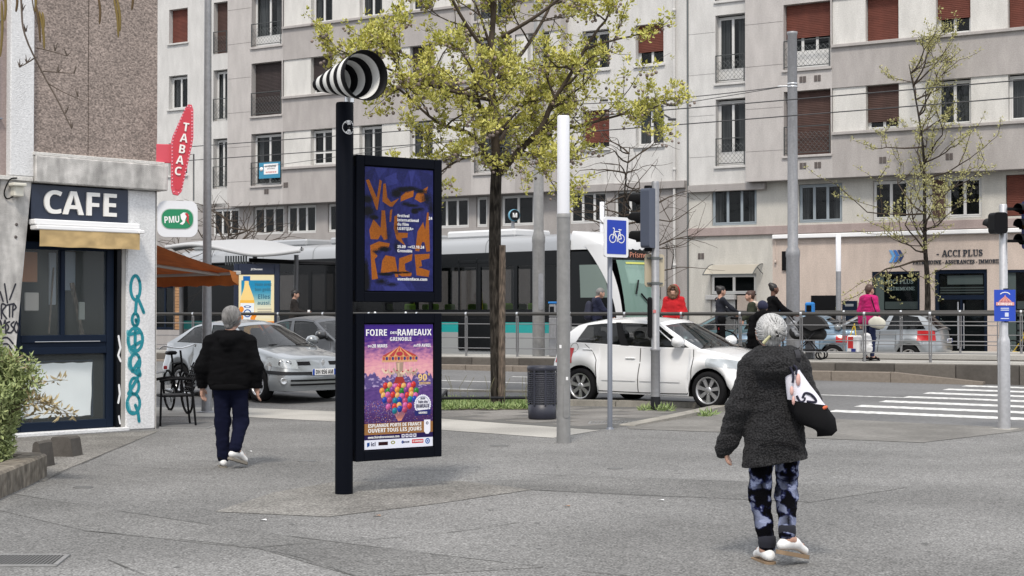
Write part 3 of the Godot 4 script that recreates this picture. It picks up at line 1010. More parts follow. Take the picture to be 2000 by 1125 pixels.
func make_right_block() -> void:
	var b := thing("apartment_building", "apartment block with red shutters above the beige insurance shop", "apartment building", BLOCK_AT, BLOCK_TURN)
	var s := begin()
	bx(s, V(17.5, 0.1, -0.52), V(17.56, 19.2, -0.47))
	build("expansion_joint", s, M.rail_mesh, b)
	# flush strip with balcony doors
	balcony_column(b, 17.56, 19.85, 18.56, 19.64, ["door", "door", "door", "door"], M.wall_light, -0.5, 5.95, -0.17)
	s = begin()
	bx(s, V(17.6, 5.72, -0.52), V(20.4, 5.95, -0.3), 0.012)
	build("string_course", s, M.wall_dim, b)
	# projecting bay
	balcony_column(b, 19.85, 22.85, 21.2, 22.8, ["shut brown", "whitedoor red", "whitedoor red", "shut red"], M.wall_warm)
	bands(b, 22.85, 34.6, [[23.95, 25.02], [26.2, 27.27], [28.39, 29.45], [30.6, 31.65], [32.8, 33.85]], [["half brown", "lace", "lace", "win", "win"], ["shut red", "two red", "shut red", "shut red", "win"], ["win", "shut red", "win", "win", "win"], ["win", "win", "win", "win", "win"]])
	return_face(b, M.wall_warm, 34.6, 5.98, 19.2, -0.5, 0.0)
	return_face(b, M.wall_warm, 19.85, 5.98, 19.2, -0.5, 0.0, false)
	soffit(b, 19.85, 34.6, 5.962, -0.5, 0.0)
	for v in [[21.75, 9.12], [22.25, 9.12], [21.75, 6.3], [22.25, 6.3], [26.5, 9.3], [24.4, 6.35], [26.5, 6.35]]: vent(b, v[0], v[1], 0.0)
	# row of low windows between cream panels
	var holes := []
	var low := [[18.41, 20.04, 3], [21.52, 23.0, 3], [24.02, 25.18, 2], [26.4, 27.47, 2], [30.3, 31.7, 2]]
	for g in low: holes.append([g[0], g[1], 4.57, 5.84, 0.16])
	holes.append([28.2, 29.3, 4.57, 5.84, 0.1])
	wall("panel_wall", M.wall_cream, b, 17.56, 34.6, 4.5, 5.98, -0.5, holes)
	for g in low: window_unit(b, g[0], g[1], 4.58, 5.83, -0.58, {"sashes": g[2], "frame": M.window_blue if g[0] < 23.5 else M.window_white, "curtain": 0.4 if g[0] < 22.0 else 0.0})
	shutter(b, 28.22, 29.28, 4.62, 5.83, -0.55, M.shutter_red)
	s = begin()
	bx(s, V(25.95, 4.6, -0.49), V(26.35, 5.8, -0.45), 0.01)
	build("shutter_leaf", s, M.shutter_brown, b)
	s = begin()
	bx(s, V(17.56, 4.22, -0.55), V(34.6, 4.5, -0.4), 0.012)
	build("string_course", s, M.wall_pinkish, b)
	# pale side wall with the small door
	holes = [[18.35, 20.02, 0.0, 2.93, 0.14]]
	wall("side_wall", M.wall_cream, b, 17.56, 20.6, 0.0, 4.22, -0.5, holes)
	window_unit(b, 18.36, 20.01, 2.25, 2.92, -0.58, {"sashes": 2})
	s = begin()
	bx(s, V(18.36, 0.0, -0.66), V(19.2, 2.24, -0.6), 0.01)
	bx(s, V(18.2, 2.06, -0.62), V(19.26, 2.22, -0.42), 0.01)
	build("roller_box", s, M.wall_light, b)
	s = begin()
	bx(s, V(19.28, 0.0, -0.66), V(20.0, 2.2, -0.6), 0.01)
	var dr := build("side_door", s, M.wall_beige, b)
	s = begin()
	box(s, V(19.4, 1.1, -0.58), V(0.03, 0.14, 0.03), Basis(), 0.005)
	build("handle", s, M.alu, dr)
	vent(b, 17.9, 3.45, -0.5)
	# curved clear canopy over the side door
	s = begin()
	var rows := []
	for i in 9:
		var t := i / 8.0
		var y := 3.25 - 0.36 * t * t
		var z := -0.48 + 0.85 * t
		rows.append([V(18.46, y, z), V(20.25, y, z)])
	sheet(s, rows, true)
	var acry := mat("canopy_acrylic", Color(0.75, 0.72, 0.66, 0.55), 0.3)
	acry.transparency = BaseMaterial3D.TRANSPARENCY_ALPHA
	var can := build("door_canopy", s, acry, b)
	s = begin()
	for u in [18.46, 20.25]:
		var arc := []
		for i in 9:
			var t := i / 8.0
			arc.append(V(u, 3.25 - 0.36 * t * t, -0.48 + 0.85 * t))
		tube(s, arc, 0.018, 6)
		tube(s, [V(u, 2.93, -0.49), V(u, 3.02, -0.25), V(u, 3.14, -0.02)], 0.014, 6)
	tube(s, [V(18.46, 2.89, 0.37), V(20.25, 2.89, 0.37)], 0.02, 6)
	build("canopy_frame", s, M.rail_mesh, can)
	make_shop(b)

func make_shop(b: Node3D) -> void:
	var holes := [[23.98, 25.52, 0.12, 2.93, 0.12], [25.99, 27.62, 0.12, 2.96, 0.2], [28.1, 30.6, 0.12, 2.93, 0.12]]
	wall("shop_wall", M.wall_beige, b, 20.6, 34.6, 0.0, 4.22, -0.5, holes)
	var s := begin()
	bx(s, V(20.64, 4.06, -0.5), V(34.6, 4.2, -0.34), 0.02)
	build("awning_cassette", s, M.white, b)
	for w in [[23.98, 25.52], [28.1, 30.6]]:
		s = begin()
		for q in [[w[0], w[0] + 0.07, 0.12, 2.93], [w[1] - 0.07, w[1], 0.12, 2.93], [w[0] + 0.07, w[1] - 0.07, 0.12, 0.2], [w[0] + 0.07, w[1] - 0.07, 2.85, 2.93]]:
			bx(s, V(q[0], q[2], -0.6), V(q[1], q[3], -0.52), 0.006)
		var win := build("shop_window", s, M.navy_frame, b)
		pane(win, w[0] + 0.06, w[1] - 0.06, 0.18, 2.87, -0.57)
		for i in 7:
			s = begin()
			var v := 0.7 + i * 0.2 + (0.03 if i % 2 else 0.0)
			bx(s, V(w[0] + 0.4, v, -0.6), V(w[1] - 0.08, v + 0.07 + 0.05 * (i % 3), -0.585))
			build("frosted_stripe", s, mat("frosted", lin(0.13, 0.17, 0.165), 0.5), win)
		s = begin()
		bx(s, V(w[0] + 0.08, 0.2, -0.62), V(w[0] + 0.36, 2.85, -0.6))
		build("frosted_strip", s, mat("frosted2", lin(0.22, 0.29, 0.28), 0.5), win)
		words("window_lettering", "ACCI PLUS", 0.13, mat("frosted2", lin(0.22, 0.29, 0.28)), win, V((w[0] + w[1]) / 2 + 0.1, 2.6, -0.555), 0.003, "serif")
		words("window_lettering", "PATRIMOINE", 0.1, mat("frosted2", lin(0.22, 0.29, 0.28)), win, V((w[0] + w[1]) / 2 + 0.15, 2.38, -0.555), 0.003, "serif")
	# entrance
	s = begin()
	for q in [[25.99, 26.1, 0.12, 2.96], [27.51, 27.62, 0.12, 2.96], [26.1, 27.51, 2.84, 2.96], [26.1, 27.51, 2.02, 2.16], [26.77, 26.83, 0.12, 2.02], [26.1, 27.51, 0.12, 0.2]]:
		bx(s, V(q[0], q[2], -0.68), V(q[1], q[3], -0.56), 0.006)
	var door := build("shop_door", s, M.navy_frame, b)
	pane(door, 26.1, 26.78, 0.2, 2.02, -0.64)
	pane(door, 26.82, 27.52, 0.2, 2.02, -0.64)
	pane(door, 26.1, 27.52, 2.15, 2.85, -0.64)
	s = begin()
	bx(s, V(26.35, 2.5, -0.68), V(27.45, 2.78, -0.66))
	build("frosted_strip", s, mat("frosted2", lin(0.22, 0.29, 0.28)), door)
	for i in 3:
		s = begin()
		bx(s, V(26.12, 2.22 + i * 0.08, -0.68), V(27.5, 2.26 + i * 0.08, -0.665))
		build("frosted_stripe", s, mat("frosted", lin(0.13, 0.17, 0.165)), door)
	s = begin()
	tube(s, [V(26.72, 0.5, -0.5), V(26.72, 1.95, -0.5)], 0.022, 8)
	tube(s, [V(26.9, 0.5, -0.5), V(26.9, 1.9, -0.5)], 0.016, 8)
	build("handle", s, M.alu, door)
	# sign letters, logo, letter box, dark panels
	words("lettering", "ACCI PLUS", 0.2, M.navy_text, b, V(26.86, 3.47, -0.485), 0.03, "serif bold", 1.26)
	words("lettering", "PATRIMOINE - ASSURANCES - IMMOBILIER", 0.12, M.navy_text, b, V(26.78, 3.2, -0.485), 0.03, "serif bold", 2.95)
	words("lettering", "-", 0.2, M.navy_text, b, V(26.1, 3.47, -0.485), 0.03, "serif bold")
	for i in 3:
		s = begin()
		var x := 24.55 + i * 0.135
		prism(s, PackedVector2Array([W(x, 3.22), W(x + 0.09, 3.22), W(x + 0.2, 3.415), W(x + 0.09, 3.61), W(x, 3.61), W(x + 0.1, 3.415)]), -0.498, -0.47)
		build("logo_chevron", s, mat("logo_blue_%d" % i, [lin(0.12, 0.32, 0.6), lin(0.03, 0.14, 0.42), lin(0.008, 0.03, 0.12)][i], 0.5), b)
	s = begin()
	bx(s, V(21.95, 0.6, -0.49), V(22.8, 2.18, -0.44), 0.006)
	build("dark_panel", s, M.black, b)
	s = begin()
	bx(s, V(23.02, 1.2, -0.49), V(23.5, 2.0, -0.4), 0.01)
	var box_ := build("letter_box", s, M.navy_frame, b)
	s = begin()
	bx(s, V(23.12, 1.82, -0.4), V(23.4, 1.9, -0.395))
	build("slot", s, M.alu, box_)
	s = begin()
	bx(s, V(20.95, 3.02, -0.49), V(21.2, 3.65, -0.42), 0.01)
	build("sign_box", s, M.black, b)
	s = begin()
	tube(s, [V(20.72, 4.05, -0.44), V(20.72, 3.35, -0.44)], 0.012, 6)
	lathe(s, [W(0.0, 0), W(0.04, 0.02), W(0.04, 0.1), W(0, 0.13)], 10, Transform3D(Basis(), V(20.72, 3.25, -0.44)))
	build("awning_crank", s, M.wall_beige, b)
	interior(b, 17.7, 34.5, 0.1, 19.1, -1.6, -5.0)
	s = begin()
	bx(s, V(17.5, 19.2, -9.0), V(34.6, 19.5, 0.2))
	build("roof", s, M.wall_dim, b)
	s = begin()
	bx(s, V(17.5, 0, -9.2), V(34.6, 19.2, -9.0))
	bx(s, V(34.6, 0, -9.2), V(34.8, 19.2, -0.5))
	build("back_wall", s, M.wall_dim, b)

# ---------------------------------------------------------------- cafe on the corner
const CAFE_AT := Vector3(-6.189, 0.0, -19.782)
const CAFE_TURN := 45.97

func make_cafe() -> void:
	var b := thing("cafe_building", "cafe corner with pebbledash upper wall, white pillars and a dark CAFE sign", "cafe", CAFE_AT, CAFE_TURN)
	var s: SurfaceTool
	# upper walls
	wall("pebbledash_wall", M.pebbledash, b, -0.01, 1.87, 3.6, 7.4, 0.0, [[0.80, 0.813, 3.6, 7.4, 0.02, 1]])
	s = begin()
	bx(s, V(-0.34, 3.34, -0.3), V(-0.01, 7.4, 0.07), 0.012)
	build("white_pilaster", s, M.paint_white, b)
	wall("side_panel", M.wall_pinkish, b, -4.5, -0.34, 3.3, 7.4, -0.04)
	s = begin()
	for v in [4.05, 5.3]:
		bx(s, V(-0.62, v, -0.03), V(-0.42, v + 0.02, 0.02), 0.003)
	bx(s, V(-1.1, 3.95, -0.02), V(-0.5, 5.55, 0.02), 0.006)
	build("window_shutter", s, mat("shutter_grey", lin(0.2, 0.22, 0.26), 0.6), b)
	s = begin()
	quad(s, V(1.87, 0, 0.0), V(1.87, 0, -9), V(1.87, 7.4, -9), V(1.87, 7.4, 0.0))
	quad(s, V(-4.5, 0, -9), V(-4.5, 0, 0), V(-4.5, 7.4, 0), V(-4.5, 7.4, -9))
	quad(s, V(1.87, 0, -9), V(-4.5, 0, -9), V(-4.5, 7.4, -9), V(1.87, 7.4, -9))
	build("side_wall", s, M.wall_light, b)
	s = begin()
	bx(s, V(-4.6, 7.4, -9.1), V(1.95, 7.6, 0.1))
	build("roof", s, M.wall_dim, b)
	# concrete fascia with its flashing
	s = begin()
	bx(s, V(-0.02, 3.27, -0.4), V(1.965, 3.62, 0.13), 0.015)
	build("fascia", s, M.concrete_dirty, b)
	s = begin()
	bx(s, V(-0.03, 3.621, -0.3), V(1.93, 3.665, 0.10), 0.006)
	build("flashing", s, M.wall_white, b)
	s = begin()
	bx(s, V(-4.5, 3.28, -0.3), V(-0.03, 3.335, 0.085), 0.006)
	build("string_course", s, M.wall_white, b)
	# leaning left column and the wall beside it
	s = begin()
	prism(s, PackedVector2Array([W(-0.50, 0.0), W(-0.35, 0.0), W(-0.035, 3.279), W(-0.46, 3.279)]), -0.3, 0.05)
	build("leaning_column", s, M.concrete_dirty, b)
	wall("side_panel", M.wall_light, b, -4.5, -0.40, 0.0, 3.29, -0.22)
	# white right pillar
	s = begin()
	bx(s, V(1.40, 0.0, -0.5), V(1.862, 3.268, 0.0), 0.02)
	var pil := build("white_pillar", s, M.paint_white, b)
	graffiti(pil, b)
	# sign board with raised letters
	s = begin()
	bx(s, V(-0.03, 2.80, -0.05), V(1.40, 3.255, 0.03), 0.006)
	var sign_ := build("sign_board", s, mat("sign_navy", lin(0.012, 0.02, 0.042), 0.4), b)
	var led := mat("letter_white", lin(0.74, 0.73, 0.70), 0.5)
	words("lettering", "CAFE", 0.30, led, sign_, V(0.68, 3.03, 0.045), 0.03, "sans bold", 1.06)
	# awning cassette, yellow valance
	s = begin()
	bx(s, V(-0.05, 2.725, 0.0), V(1.50, 2.798, 0.17), 0.012)
	bx(s, V(-0.04, 2.66, 0.02), V(1.50, 2.72, 0.21), 0.012)
	bx(s, V(1.44, 2.66, 0.05), V(1.53, 2.71, 0.24), 0.01)
	build("awning_cassette", s, M.white, b)
	s = begin()
	var rows := []
	for j in 5:
		var row := []
		for i in 25:
			var u := lerpf(0.0, 1.475, i / 24.0)
			var v := lerpf(2.665, 2.445 + 0.004 * sin(i * 0.7), j / 4.0)
			row.append(V(u, v, 0.2 + 0.005 * sin(i * 0.6 + j) * j / 4.0))
		rows.append(row)
	sheet(s, rows, true)
	var val := mat("awning_yellow", lin(0.56, 0.40, 0.19), 0.85)
	textured(val, TEX["blotch"], 1.4)
	build("valance", s, val, b)
	# glazed front
	s = begin()
	for q in [[-0.17, -0.09, 0.05, 2.52], [1.16, 1.27, 0.05, 2.52], [-0.09, 1.16, 2.42, 2.52], [0.48, 0.54, 1.28, 2.42], [-0.09, 1.16, 1.05, 1.14], [-0.09, 1.16, 1.2, 1.30], [-0.09, 1.16, 0.05, 0.17]]:
		bx(s, V(q[0], q[2], -0.2), V(q[1], q[3], -0.1), 0.008)
	bx(s, V(-0.09, 1.141, -0.19), V(1.16, 1.199, -0.12))
	var fr := build("glazed_front", s, M.navy_frame, b)
	pane(fr, -0.09, 0.49, 1.29, 2.43, -0.15, M.clear)
	pane(fr, 0.53, 1.17, 1.29, 2.43, -0.14, M.clear)
	pane(fr, -0.09, 1.17, 0.16, 1.06, -0.15, M.clear)
	s = begin()
	for q in [[0.1, 0.6, 0.055], [0.6, 1.05, 0.05]]: tube(s, [V(q[0], 1.215, -0.09), V(q[1], 1.215, -0.09)], 0.006, 5)
	build("handle", s, M.alu, fr)
	# white cloth behind the lower pane
	s = begin()
	rows = []
	for j in 9:
		var row := []
		for i in 21:
			var u := lerpf(-0.45, 1.0 - 0.02 * (8 - j) / 8.0, i / 20.0)
			var v := lerpf(0.22, 0.93, j / 8.0) + 0.006 * sin(i * 1.7)
			row.append(V(u, v, -0.2 + 0.007 * sin(i * 0.8 + j * 1.3) * (1.0 if j < 2 or i > 17 else 0.3)))
		rows.append(row)
	sheet(s, rows)
	build("white_cloth", s, mat("cloth_white", lin(0.66, 0.70, 0.70), 0.9), fr)
	s = begin()
	bx(s, V(-0.45, 0.945, -0.26), V(1.02, 0.965, -0.22))
	bx(s, V(1.0, 0.2, -0.26), V(1.03, 0.945, -0.22))
	build("cloth_frame", s, M.navy_frame, fr)
	# dark jamb with scraps of stickers
	s = begin()
	bx(s, V(1.28, 0.0, -0.3), V(1.345, 2.6, -0.04), 0.005)
	var jam := build("door_jamb", s, M.black_gloss, b)
	s = begin()
	for q in [[1.345, 1.40, 0.05, 2.6]]: bx(s, V(q[0], q[2], -0.25), V(q[1], q[3], -0.03), 0.004)
	build("jamb_strip", s, mat("jamb_grey", lin(0.35, 0.34, 0.32), 0.8), b)
	var st := begin()
	ribbon(st, [W(1.30, 1.28), W(1.33, 1.12), W(1.295, 1.02), W(1.335, 0.94)], 0.03, -0.036)
	ribbon(st, [W(1.31, 0.62), W(1.325, 0.5), W(1.3, 0.38)], 0.03, -0.036)
	ribbon(st, [W(1.31, 0.2), W(1.33, 0.1)], 0.025, -0.036)
	build("sticker_paint", st, M.white, jam)
	s = begin()
	bx(s, V(-0.45, 0.0, -0.3), V(1.42, 0.05, 0.06), 0.008)
	build("door_sill", s, M.paint_white, b)
	# room inside
	s = begin()
	for q in [[V(-4.4, 0.0, -6.0), V(1.8, 0.05, -0.31)], [V(-4.4, 2.75, -6.0), V(1.8, 2.85, -0.31)], [V(-4.4, 0.05, -6.1), V(1.8, 2.75, -6.0)], [V(-4.45, 0.05, -6.0), V(-4.35, 2.75, -0.31)], [V(1.7, 0.05, -6.0), V(1.8, 2.75, -0.51)]]:
		bx(s, q[0], q[1])
	build("interior_wall", s, mat("cafe_inside", lin(0.06, 0.046, 0.036), 0.9), b)
	s = begin()
	bx(s, V(-2.5, 0.05, -2.6), V(0.9, 1.1, -2.1), 0.02)
	bx(s, V(-2.6, 1.1, -2.7), V(1.0, 1.16, -2.0), 0.01)
	for y in [1.7, 2.15]: bx(s, V(-2.6, y, -2.9), V(1.0, y + 0.03, -2.6), 0.004)
	var bar := build("bar_counter", s, mat("bar_wood", lin(0.2, 0.09, 0.045), 0.5), b)
	for i in 22:
		s = begin()
		lathe(s, [W(0, 0), W(0.035, 0), W(0.035, 0.18), W(0.014, 0.24), W(0.014, 0.3), W(0, 0.3)], 10, Transform3D(Basis(), V(-1.2 + (i % 11) * 0.2, 1.73 + 0.45 * (i / 11), -2.75)))
		build("bottle", s, mat("bottle_%d" % (i % 3), [lin(0.05, 0.15, 0.05), lin(0.3, 0.12, 0.02), lin(0.3, 0.3, 0.28)][i % 3], 0.15), bar)
	for x in [-0.6, 0.3, 0.75]:
		s = begin()
		tube(s, [V(x, 0.05, -1.4), V(x, 0.72, -1.4)], 0.03, 8)
		lathe(s, [W(0, 0.72), W(0.3, 0.72), W(0.3, 0.75), W(0, 0.75)], 20, Transform3D(Basis(), V(x, 0, -1.4)))
		build("inner_table", s, mat("bar_wood", lin(0.2, 0.09, 0.045)), b)
	s = begin()
	bx(s, V(-0.1, 1.33, -0.9), V(0.22, 1.55, -0.7), 0.05)
	build("red_box", s, mat("red_plastic", lin(0.5, 0.02, 0.03), 0.4), b)
	for q in [["hanging_cloth", -0.3, 0.36, 2.0, 2.4, -0.5, lin(0.30, 0.13, 0.05)], ["hanging_cloth", 0.56, 0.66, 1.7, 2.4, -0.55, lin(0.22, 0.25, 0.28)], ["hanging_cloth", 0.78, 0.98, 1.9, 2.42, -0.6, lin(0.16, 0.20, 0.24)], ["notice", 0.1, 0.3, 1.62, 1.86, -0.35, lin(0.34, 0.33, 0.3)], ["notice", 0.86, 0.95, 1.5, 1.74, -0.3, lin(0.2, 0.22, 0.2)]]:
		s = begin()
		bx(s, V(q[1], q[3], q[5] - 0.03), V(q[2], q[4], q[5]), 0.008)
		build(q[0], s, mat("inside_%d" % int(q[1] * 100), q[6], 0.9), b)
	s = begin()
	tube(s, [V(1.02, 1.3, -0.5), V(0.92, 2.0, -0.6)], 0.035, 8)
	tube(s, [V(0.5, 1.32, -0.45), V(0.62, 2.2, -0.55)], 0.012, 6)
	build("wooden_post", s, M.stake_wood, b)
	# small lamp and its cable on the left column
	s = begin()
	bx(s, V(-0.33, 3.07, 0.05), V(-0.2, 3.24, 0.17), 0.012)
	bx(s, V(-0.37, 3.2, 0.06), V(-0.19, 3.24, 0.22), 0.008)
	var lm := build("wall_light_box", s, mat("box_cream", lin(0.62, 0.60, 0.52), 0.6), b)
	s = begin()
	tube(s, smooth_path([V(-0.26, 3.31, 0.09), V(-0.36, 3.28, 0.09), V(-0.42, 3.12, 0.07), V(-0.38, 3.04, 0.07), V(-0.3, 3.08, 0.1)]), 0.009, 6)
	build("cable", s, M.black, lm)
	s = begin()
	for p in [V(-0.24, 2.72, 0.052), V(-0.25, 2.56, 0.052)]:
		lathe(s, [W(0.022, 0), W(0.016, 0.008), W(0, 0.008)], 10, Transform3D(Basis(Vector3.RIGHT, PI / 2), p))
	build("plug", s, M.vent, b)
	make_cafe_signs()
	make_cafe_awning()

func graffiti(pil: Node3D, b: Node3D) -> void:
	var teal := mat("teal_spray", lin(0.01, 0.22, 0.27), 0.8)
	var halo := mat("teal_halo", lin(0.14, 0.42, 0.47), 0.85)
	var s := begin()
	var h := begin()
	# chain of loops running down the pillar: (u, v) measured on its face
	var loops := [[1.535, 1.935, 0.075, 0.165], [1.535, 1.50, 0.05, 0.085], [1.535, 1.23, 0.115, 0.16], [1.535, 0.92, 0.075, 0.12], [1.525, 0.60, 0.07, 0.11], [1.51, 0.36, 0.10, 0.135]]
	for l in loops:
		var pts := []
		for k in 19:
			var a := TAU * k / 18.0 + 0.6
			pts.append(W(l[0] + cos(a) * l[2], l[1] + sin(a) * l[3]))
		ribbon(s, pts, 0.046, 0.003)
	for l in [[W(1.56, 1.82), W(1.62, 1.70), W(1.665, 1.60)], [W(1.55, 1.76), W(1.535, 1.6)], [W(1.44, 1.3), W(1.62, 1.33)], [W(1.535, 1.38), W(1.53, 1.1)], [W(1.46, 1.12), W(1.62, 1.2)], [W(1.54, 1.5), W(1.56, 1.46)], [W(1.49, 0.82), W(1.61, 0.74), W(1.58, 0.86)], [W(1.43, 0.5), W(1.54, 0.66), W(1.6, 0.76)], [W(1.54, 0.34), W(1.58, 0.24), W(1.60, 0.12)], [W(1.6, 0.95), W(1.49, 0.8)]]:
		ribbon(s, smooth_path(l, 4), 0.048, 0.0045)
	for l in [[W(1.42, 1.34), W(1.45, 1.1), W(1.52, 1.02)], [W(1.45, 0.98), W(1.44, 0.88), W(1.48, 0.82)], [W(1.42, 0.38), W(1.46, 0.26), W(1.52, 0.24)]]:
		ribbon(h, smooth_path(l, 4), 0.05, 0.002)
	build("graffiti_halo", h, halo, pil)
	build("graffiti", s, teal, pil)
	# black tag on the leaning column
	var k := begin()
	var tag_lines := [[W(-0.46, 1.86), W(-0.42, 1.74)], [W(-0.40, 1.96), W(-0.36, 1.72)], [W(-0.25, 1.96), W(-0.33, 1.76)], [W(-0.44, 1.52), W(-0.44, 1.7), W(-0.38, 1.68), W(-0.43, 1.61), W(-0.37, 1.52)], [W(-0.37, 1.69), W(-0.27, 1.71)], [W(-0.33, 1.7), W(-0.33, 1.54)], [W(-0.29, 1.54), W(-0.28, 1.7), W(-0.24, 1.66), W(-0.29, 1.62)], [W(-0.47, 1.34), W(-0.46, 1.5), W(-0.42, 1.4), W(-0.39, 1.5), W(-0.38, 1.33)], [W(-0.33, 1.48), W(-0.37, 1.46), W(-0.34, 1.41), W(-0.37, 1.35), W(-0.32, 1.34)], [W(-0.27, 1.48), W(-0.31, 1.44), W(-0.27, 1.39), W(-0.31, 1.34)], [W(-0.235, 1.48), W(-0.265, 1.41), W(-0.235, 1.34), W(-0.205, 1.41), W(-0.235, 1.48)], [W(-0.46, 1.26), W(-0.36, 1.28), W(-0.28, 1.2)], [W(-0.45, 1.19), W(-0.36, 1.2), W(-0.3, 1.13)]]
	for l in tag_lines: ribbon(k, smooth_path(l, 3), 0.022, 0.053)
	build("graffiti", k, mat("black_spray", lin(0.02, 0.02, 0.03), 0.8), b)

func make_cafe_signs() -> void:
	# red tobacco sign, a tall lozenge on a bracket
	var t := thing("tobacco_sign", "tall red lozenge TABAC sign on the cafe corner", "shop sign", V(-4.565, 0, -21.2), 14.0)
	var red := mat("sign_red", lin(0.56, 0.065, 0.095), 0.5)
	var pts := [W(0.085, 4.475), W(0.13, 4.47), W(0.153, 4.40), W(0.155, 4.02), W(0.14, 3.92), W(0.0, 3.27), W(-0.05, 3.215), W(-0.12, 3.23), W(-0.145, 3.32), W(-0.15, 3.92), W(-0.13, 4.02), W(0.04, 4.42)]
	var s := begin()
	prism(s, PackedVector2Array(pts), -0.07, 0.05)
	build("sign_case", s, red, t)
	s = begin()
	var inner := PackedVector2Array()
	var c := W(0.0, 3.86)
	for p in pts: inner.append(c + (p - c) * W(0.78, 0.9))
	prism(s, inner, 0.04, 0.056)
	build("sign_face", s, mat("sign_red_face", lin(0.50, 0.035, 0.055), 0.4), t)
	s = begin()
	var ring := PackedVector2Array()
	for p in pts: ring.append(c + (p - c) * W(0.88, 0.95))
	for i in ring.size():
		var a := ring[i]
		var b := ring[(i + 1) % ring.size()]
		var n := maxi(1, int(a.distance_to(b) / 0.045))
		for k in n:
			var p := a.lerp(b, float(k) / n)
			lathe(s, [W(0.012, -0.004), W(0.009, 0.006), W(0, 0.01)], 6, Transform3D(Basis(Vector3.RIGHT, PI / 2), V(p.x, p.y, 0.052)))
	build("bulb", s, mat("bulb_pink", lin(0.75, 0.35, 0.42), 0.3), t).set_meta("kind", "stuff")
	var lw := mat("letter_white", lin(0.74, 0.73, 0.70), 0.5)
	for i in 5:
		var o := words("lettering", "TABAC"[i], 0.115, lw, t, V(0.052 - i * 0.026, 4.155 - i * 0.152, 0.062), 0.02)
		o.rotation.z = -0.13
	s = begin()
	bx(s, V(-0.36, 3.66, -0.04), V(-0.12, 3.92, 0.0), 0.006)
	build("bracket", s, red, t)
	# white betting sign with a green pill
	var p := thing("betting_sign", "white rounded sign with a green PMU pill below the red lozenge", "shop sign", V(-4.63, 2.89, -21.25), 10.0)
	s = begin()
	prism(s, round_rect(0.545, 0.50, 0.11), -0.01, 0.07)
	build("sign_case", s, M.white_plastic, p)
	s = begin()
	prism(s, round_rect(0.53, 0.49, 0.1), -0.10, -0.012)
	build("sign_back", s, red, p)
	s = begin()
	prism(s, round_rect(0.44, 0.285, 0.115), 0.07, 0.074)
	build("pill_rim", s, mat("rim_grey", lin(0.4, 0.45, 0.42), 0.5), p)
	s = begin()
	prism(s, round_rect(0.42, 0.265, 0.11), 0.074, 0.078)
	build("green_pill", s, mat("pill_green", lin(0.006, 0.20, 0.085), 0.4), p)
	var tx := words("lettering", "PMU", 0.09, M.white, p, V(-0.075, -0.01, 0.080), 0.004, "sans bold", 0.2)
	tx.rotation.z = 0.06
	s = begin()
	prism(s, PackedVector2Array([W(0.03, -0.07), W(0.075, -0.03), W(0.05, 0.0), W(0.04, 0.06), W(0.08, 0.09), W(0.12, 0.085), W(0.16, 0.05), W(0.13, 0.045), W(0.11, 0.0), W(0.10, -0.05), W(0.07, -0.08)]), 0.079, 0.083)
	build("horse_emblem", s, M.white, p)
	s = begin()
	prism(s, PackedVector2Array([W(0.10, 0.075), W(0.135, 0.02), W(0.12, -0.02), W(0.15, -0.06), W(0.17, -0.085), W(0.15, -0.03), W(0.155, 0.02), W(0.15, 0.06), W(0.13, 0.085)]), 0.084, 0.087)
	build("rider_emblem", s, mat("emblem_red", lin(0.45, 0.02, 0.03), 0.5), p)
	s = begin()
	tube(s, [V(-0.3, 0.0, -0.06), V(-0.1, 0.0, -0.06)], 0.02, 6)
	build("bracket", s, M.rail_dark, p)
	# wall bracket pole beside the signs
	s = begin()
	tube(s, [V(0.08, 3.78, -0.03), V(0.215, 3.80, -0.03), V(0.215, 3.15, -0.03)], 0.011, 6)
	build("hanger", s, M.rail_mesh, p).position = V(0, -2.89, 0)

func make_cafe_awning() -> void:
	var a := thing("terrace_awning", "orange brown canvas awning rolled out beside the cafe", "awning", CAFE_AT, CAFE_TURN)
	var can := mat("awning_orange", lin(0.47, 0.16, 0.035), 0.85)
	textured(can, TEX["blotch"], 1.0)
	can.backlight_enabled = true
	can.backlight = lin(0.22, 0.07, 0.015)
	var w0 := -0.45
	var w1 := -4.4
	var s := begin()
	var rows := []
	for j in 9:
		var t := j / 8.0
		var row := []
		for i in 17:
			var w := lerpf(w0, w1, i / 16.0)
			row.append(V(lerpf(1.88, 3.55, t), lerpf(2.64, 2.19, t) - 0.03 * sin(t * PI), w))
		rows.append(row)
	sheet(s, rows)
	build("canopy", s, can, a)
	s = begin()
	rows = []
	for j in 4:
		var row := []
		for i in 33:
			var w := lerpf(w0, w1, i / 32.0)
			row.append(V(3.57 + 0.02 * sin(i * 0.8) * j / 3.0, lerpf(2.18, 2.0 + 0.01 * sin(i * 1.9), j / 3.0), w))
		rows.append(row)
	sheet(s, rows)
	var tri_ := [[V(3.56, 2.18, w0), V(3.57, 2.0, w0)], [V(3.40, 2.22, w0), V(3.46, 2.06, w0)]]
	sheet(s, tri_)
	build("valance", s, can, a)
	s = begin()
	bx(s, V(3.52, 2.155, w1), V(3.60, 2.215, w0 + 0.02), 0.01)
	build("front_bar", s, mat("bar_grey", lin(0.42, 0.41, 0.39), 0.5), a)
	s = begin()
	bx(s, V(1.88, 2.6, w1), V(2.0, 2.74, w0), 0.015)
	build("cassette", s, M.white, a)
	for w in [-0.9, -3.8]:
		s = begin()
		tube(s, [V(1.95, 2.4, w - 0.6), V(2.8, 2.25, w - 0.1), V(3.55, 2.17, w)], 0.025, 6)
		build("folding_arm", s, mat("bar_grey", lin(0.42, 0.41, 0.39)), a)

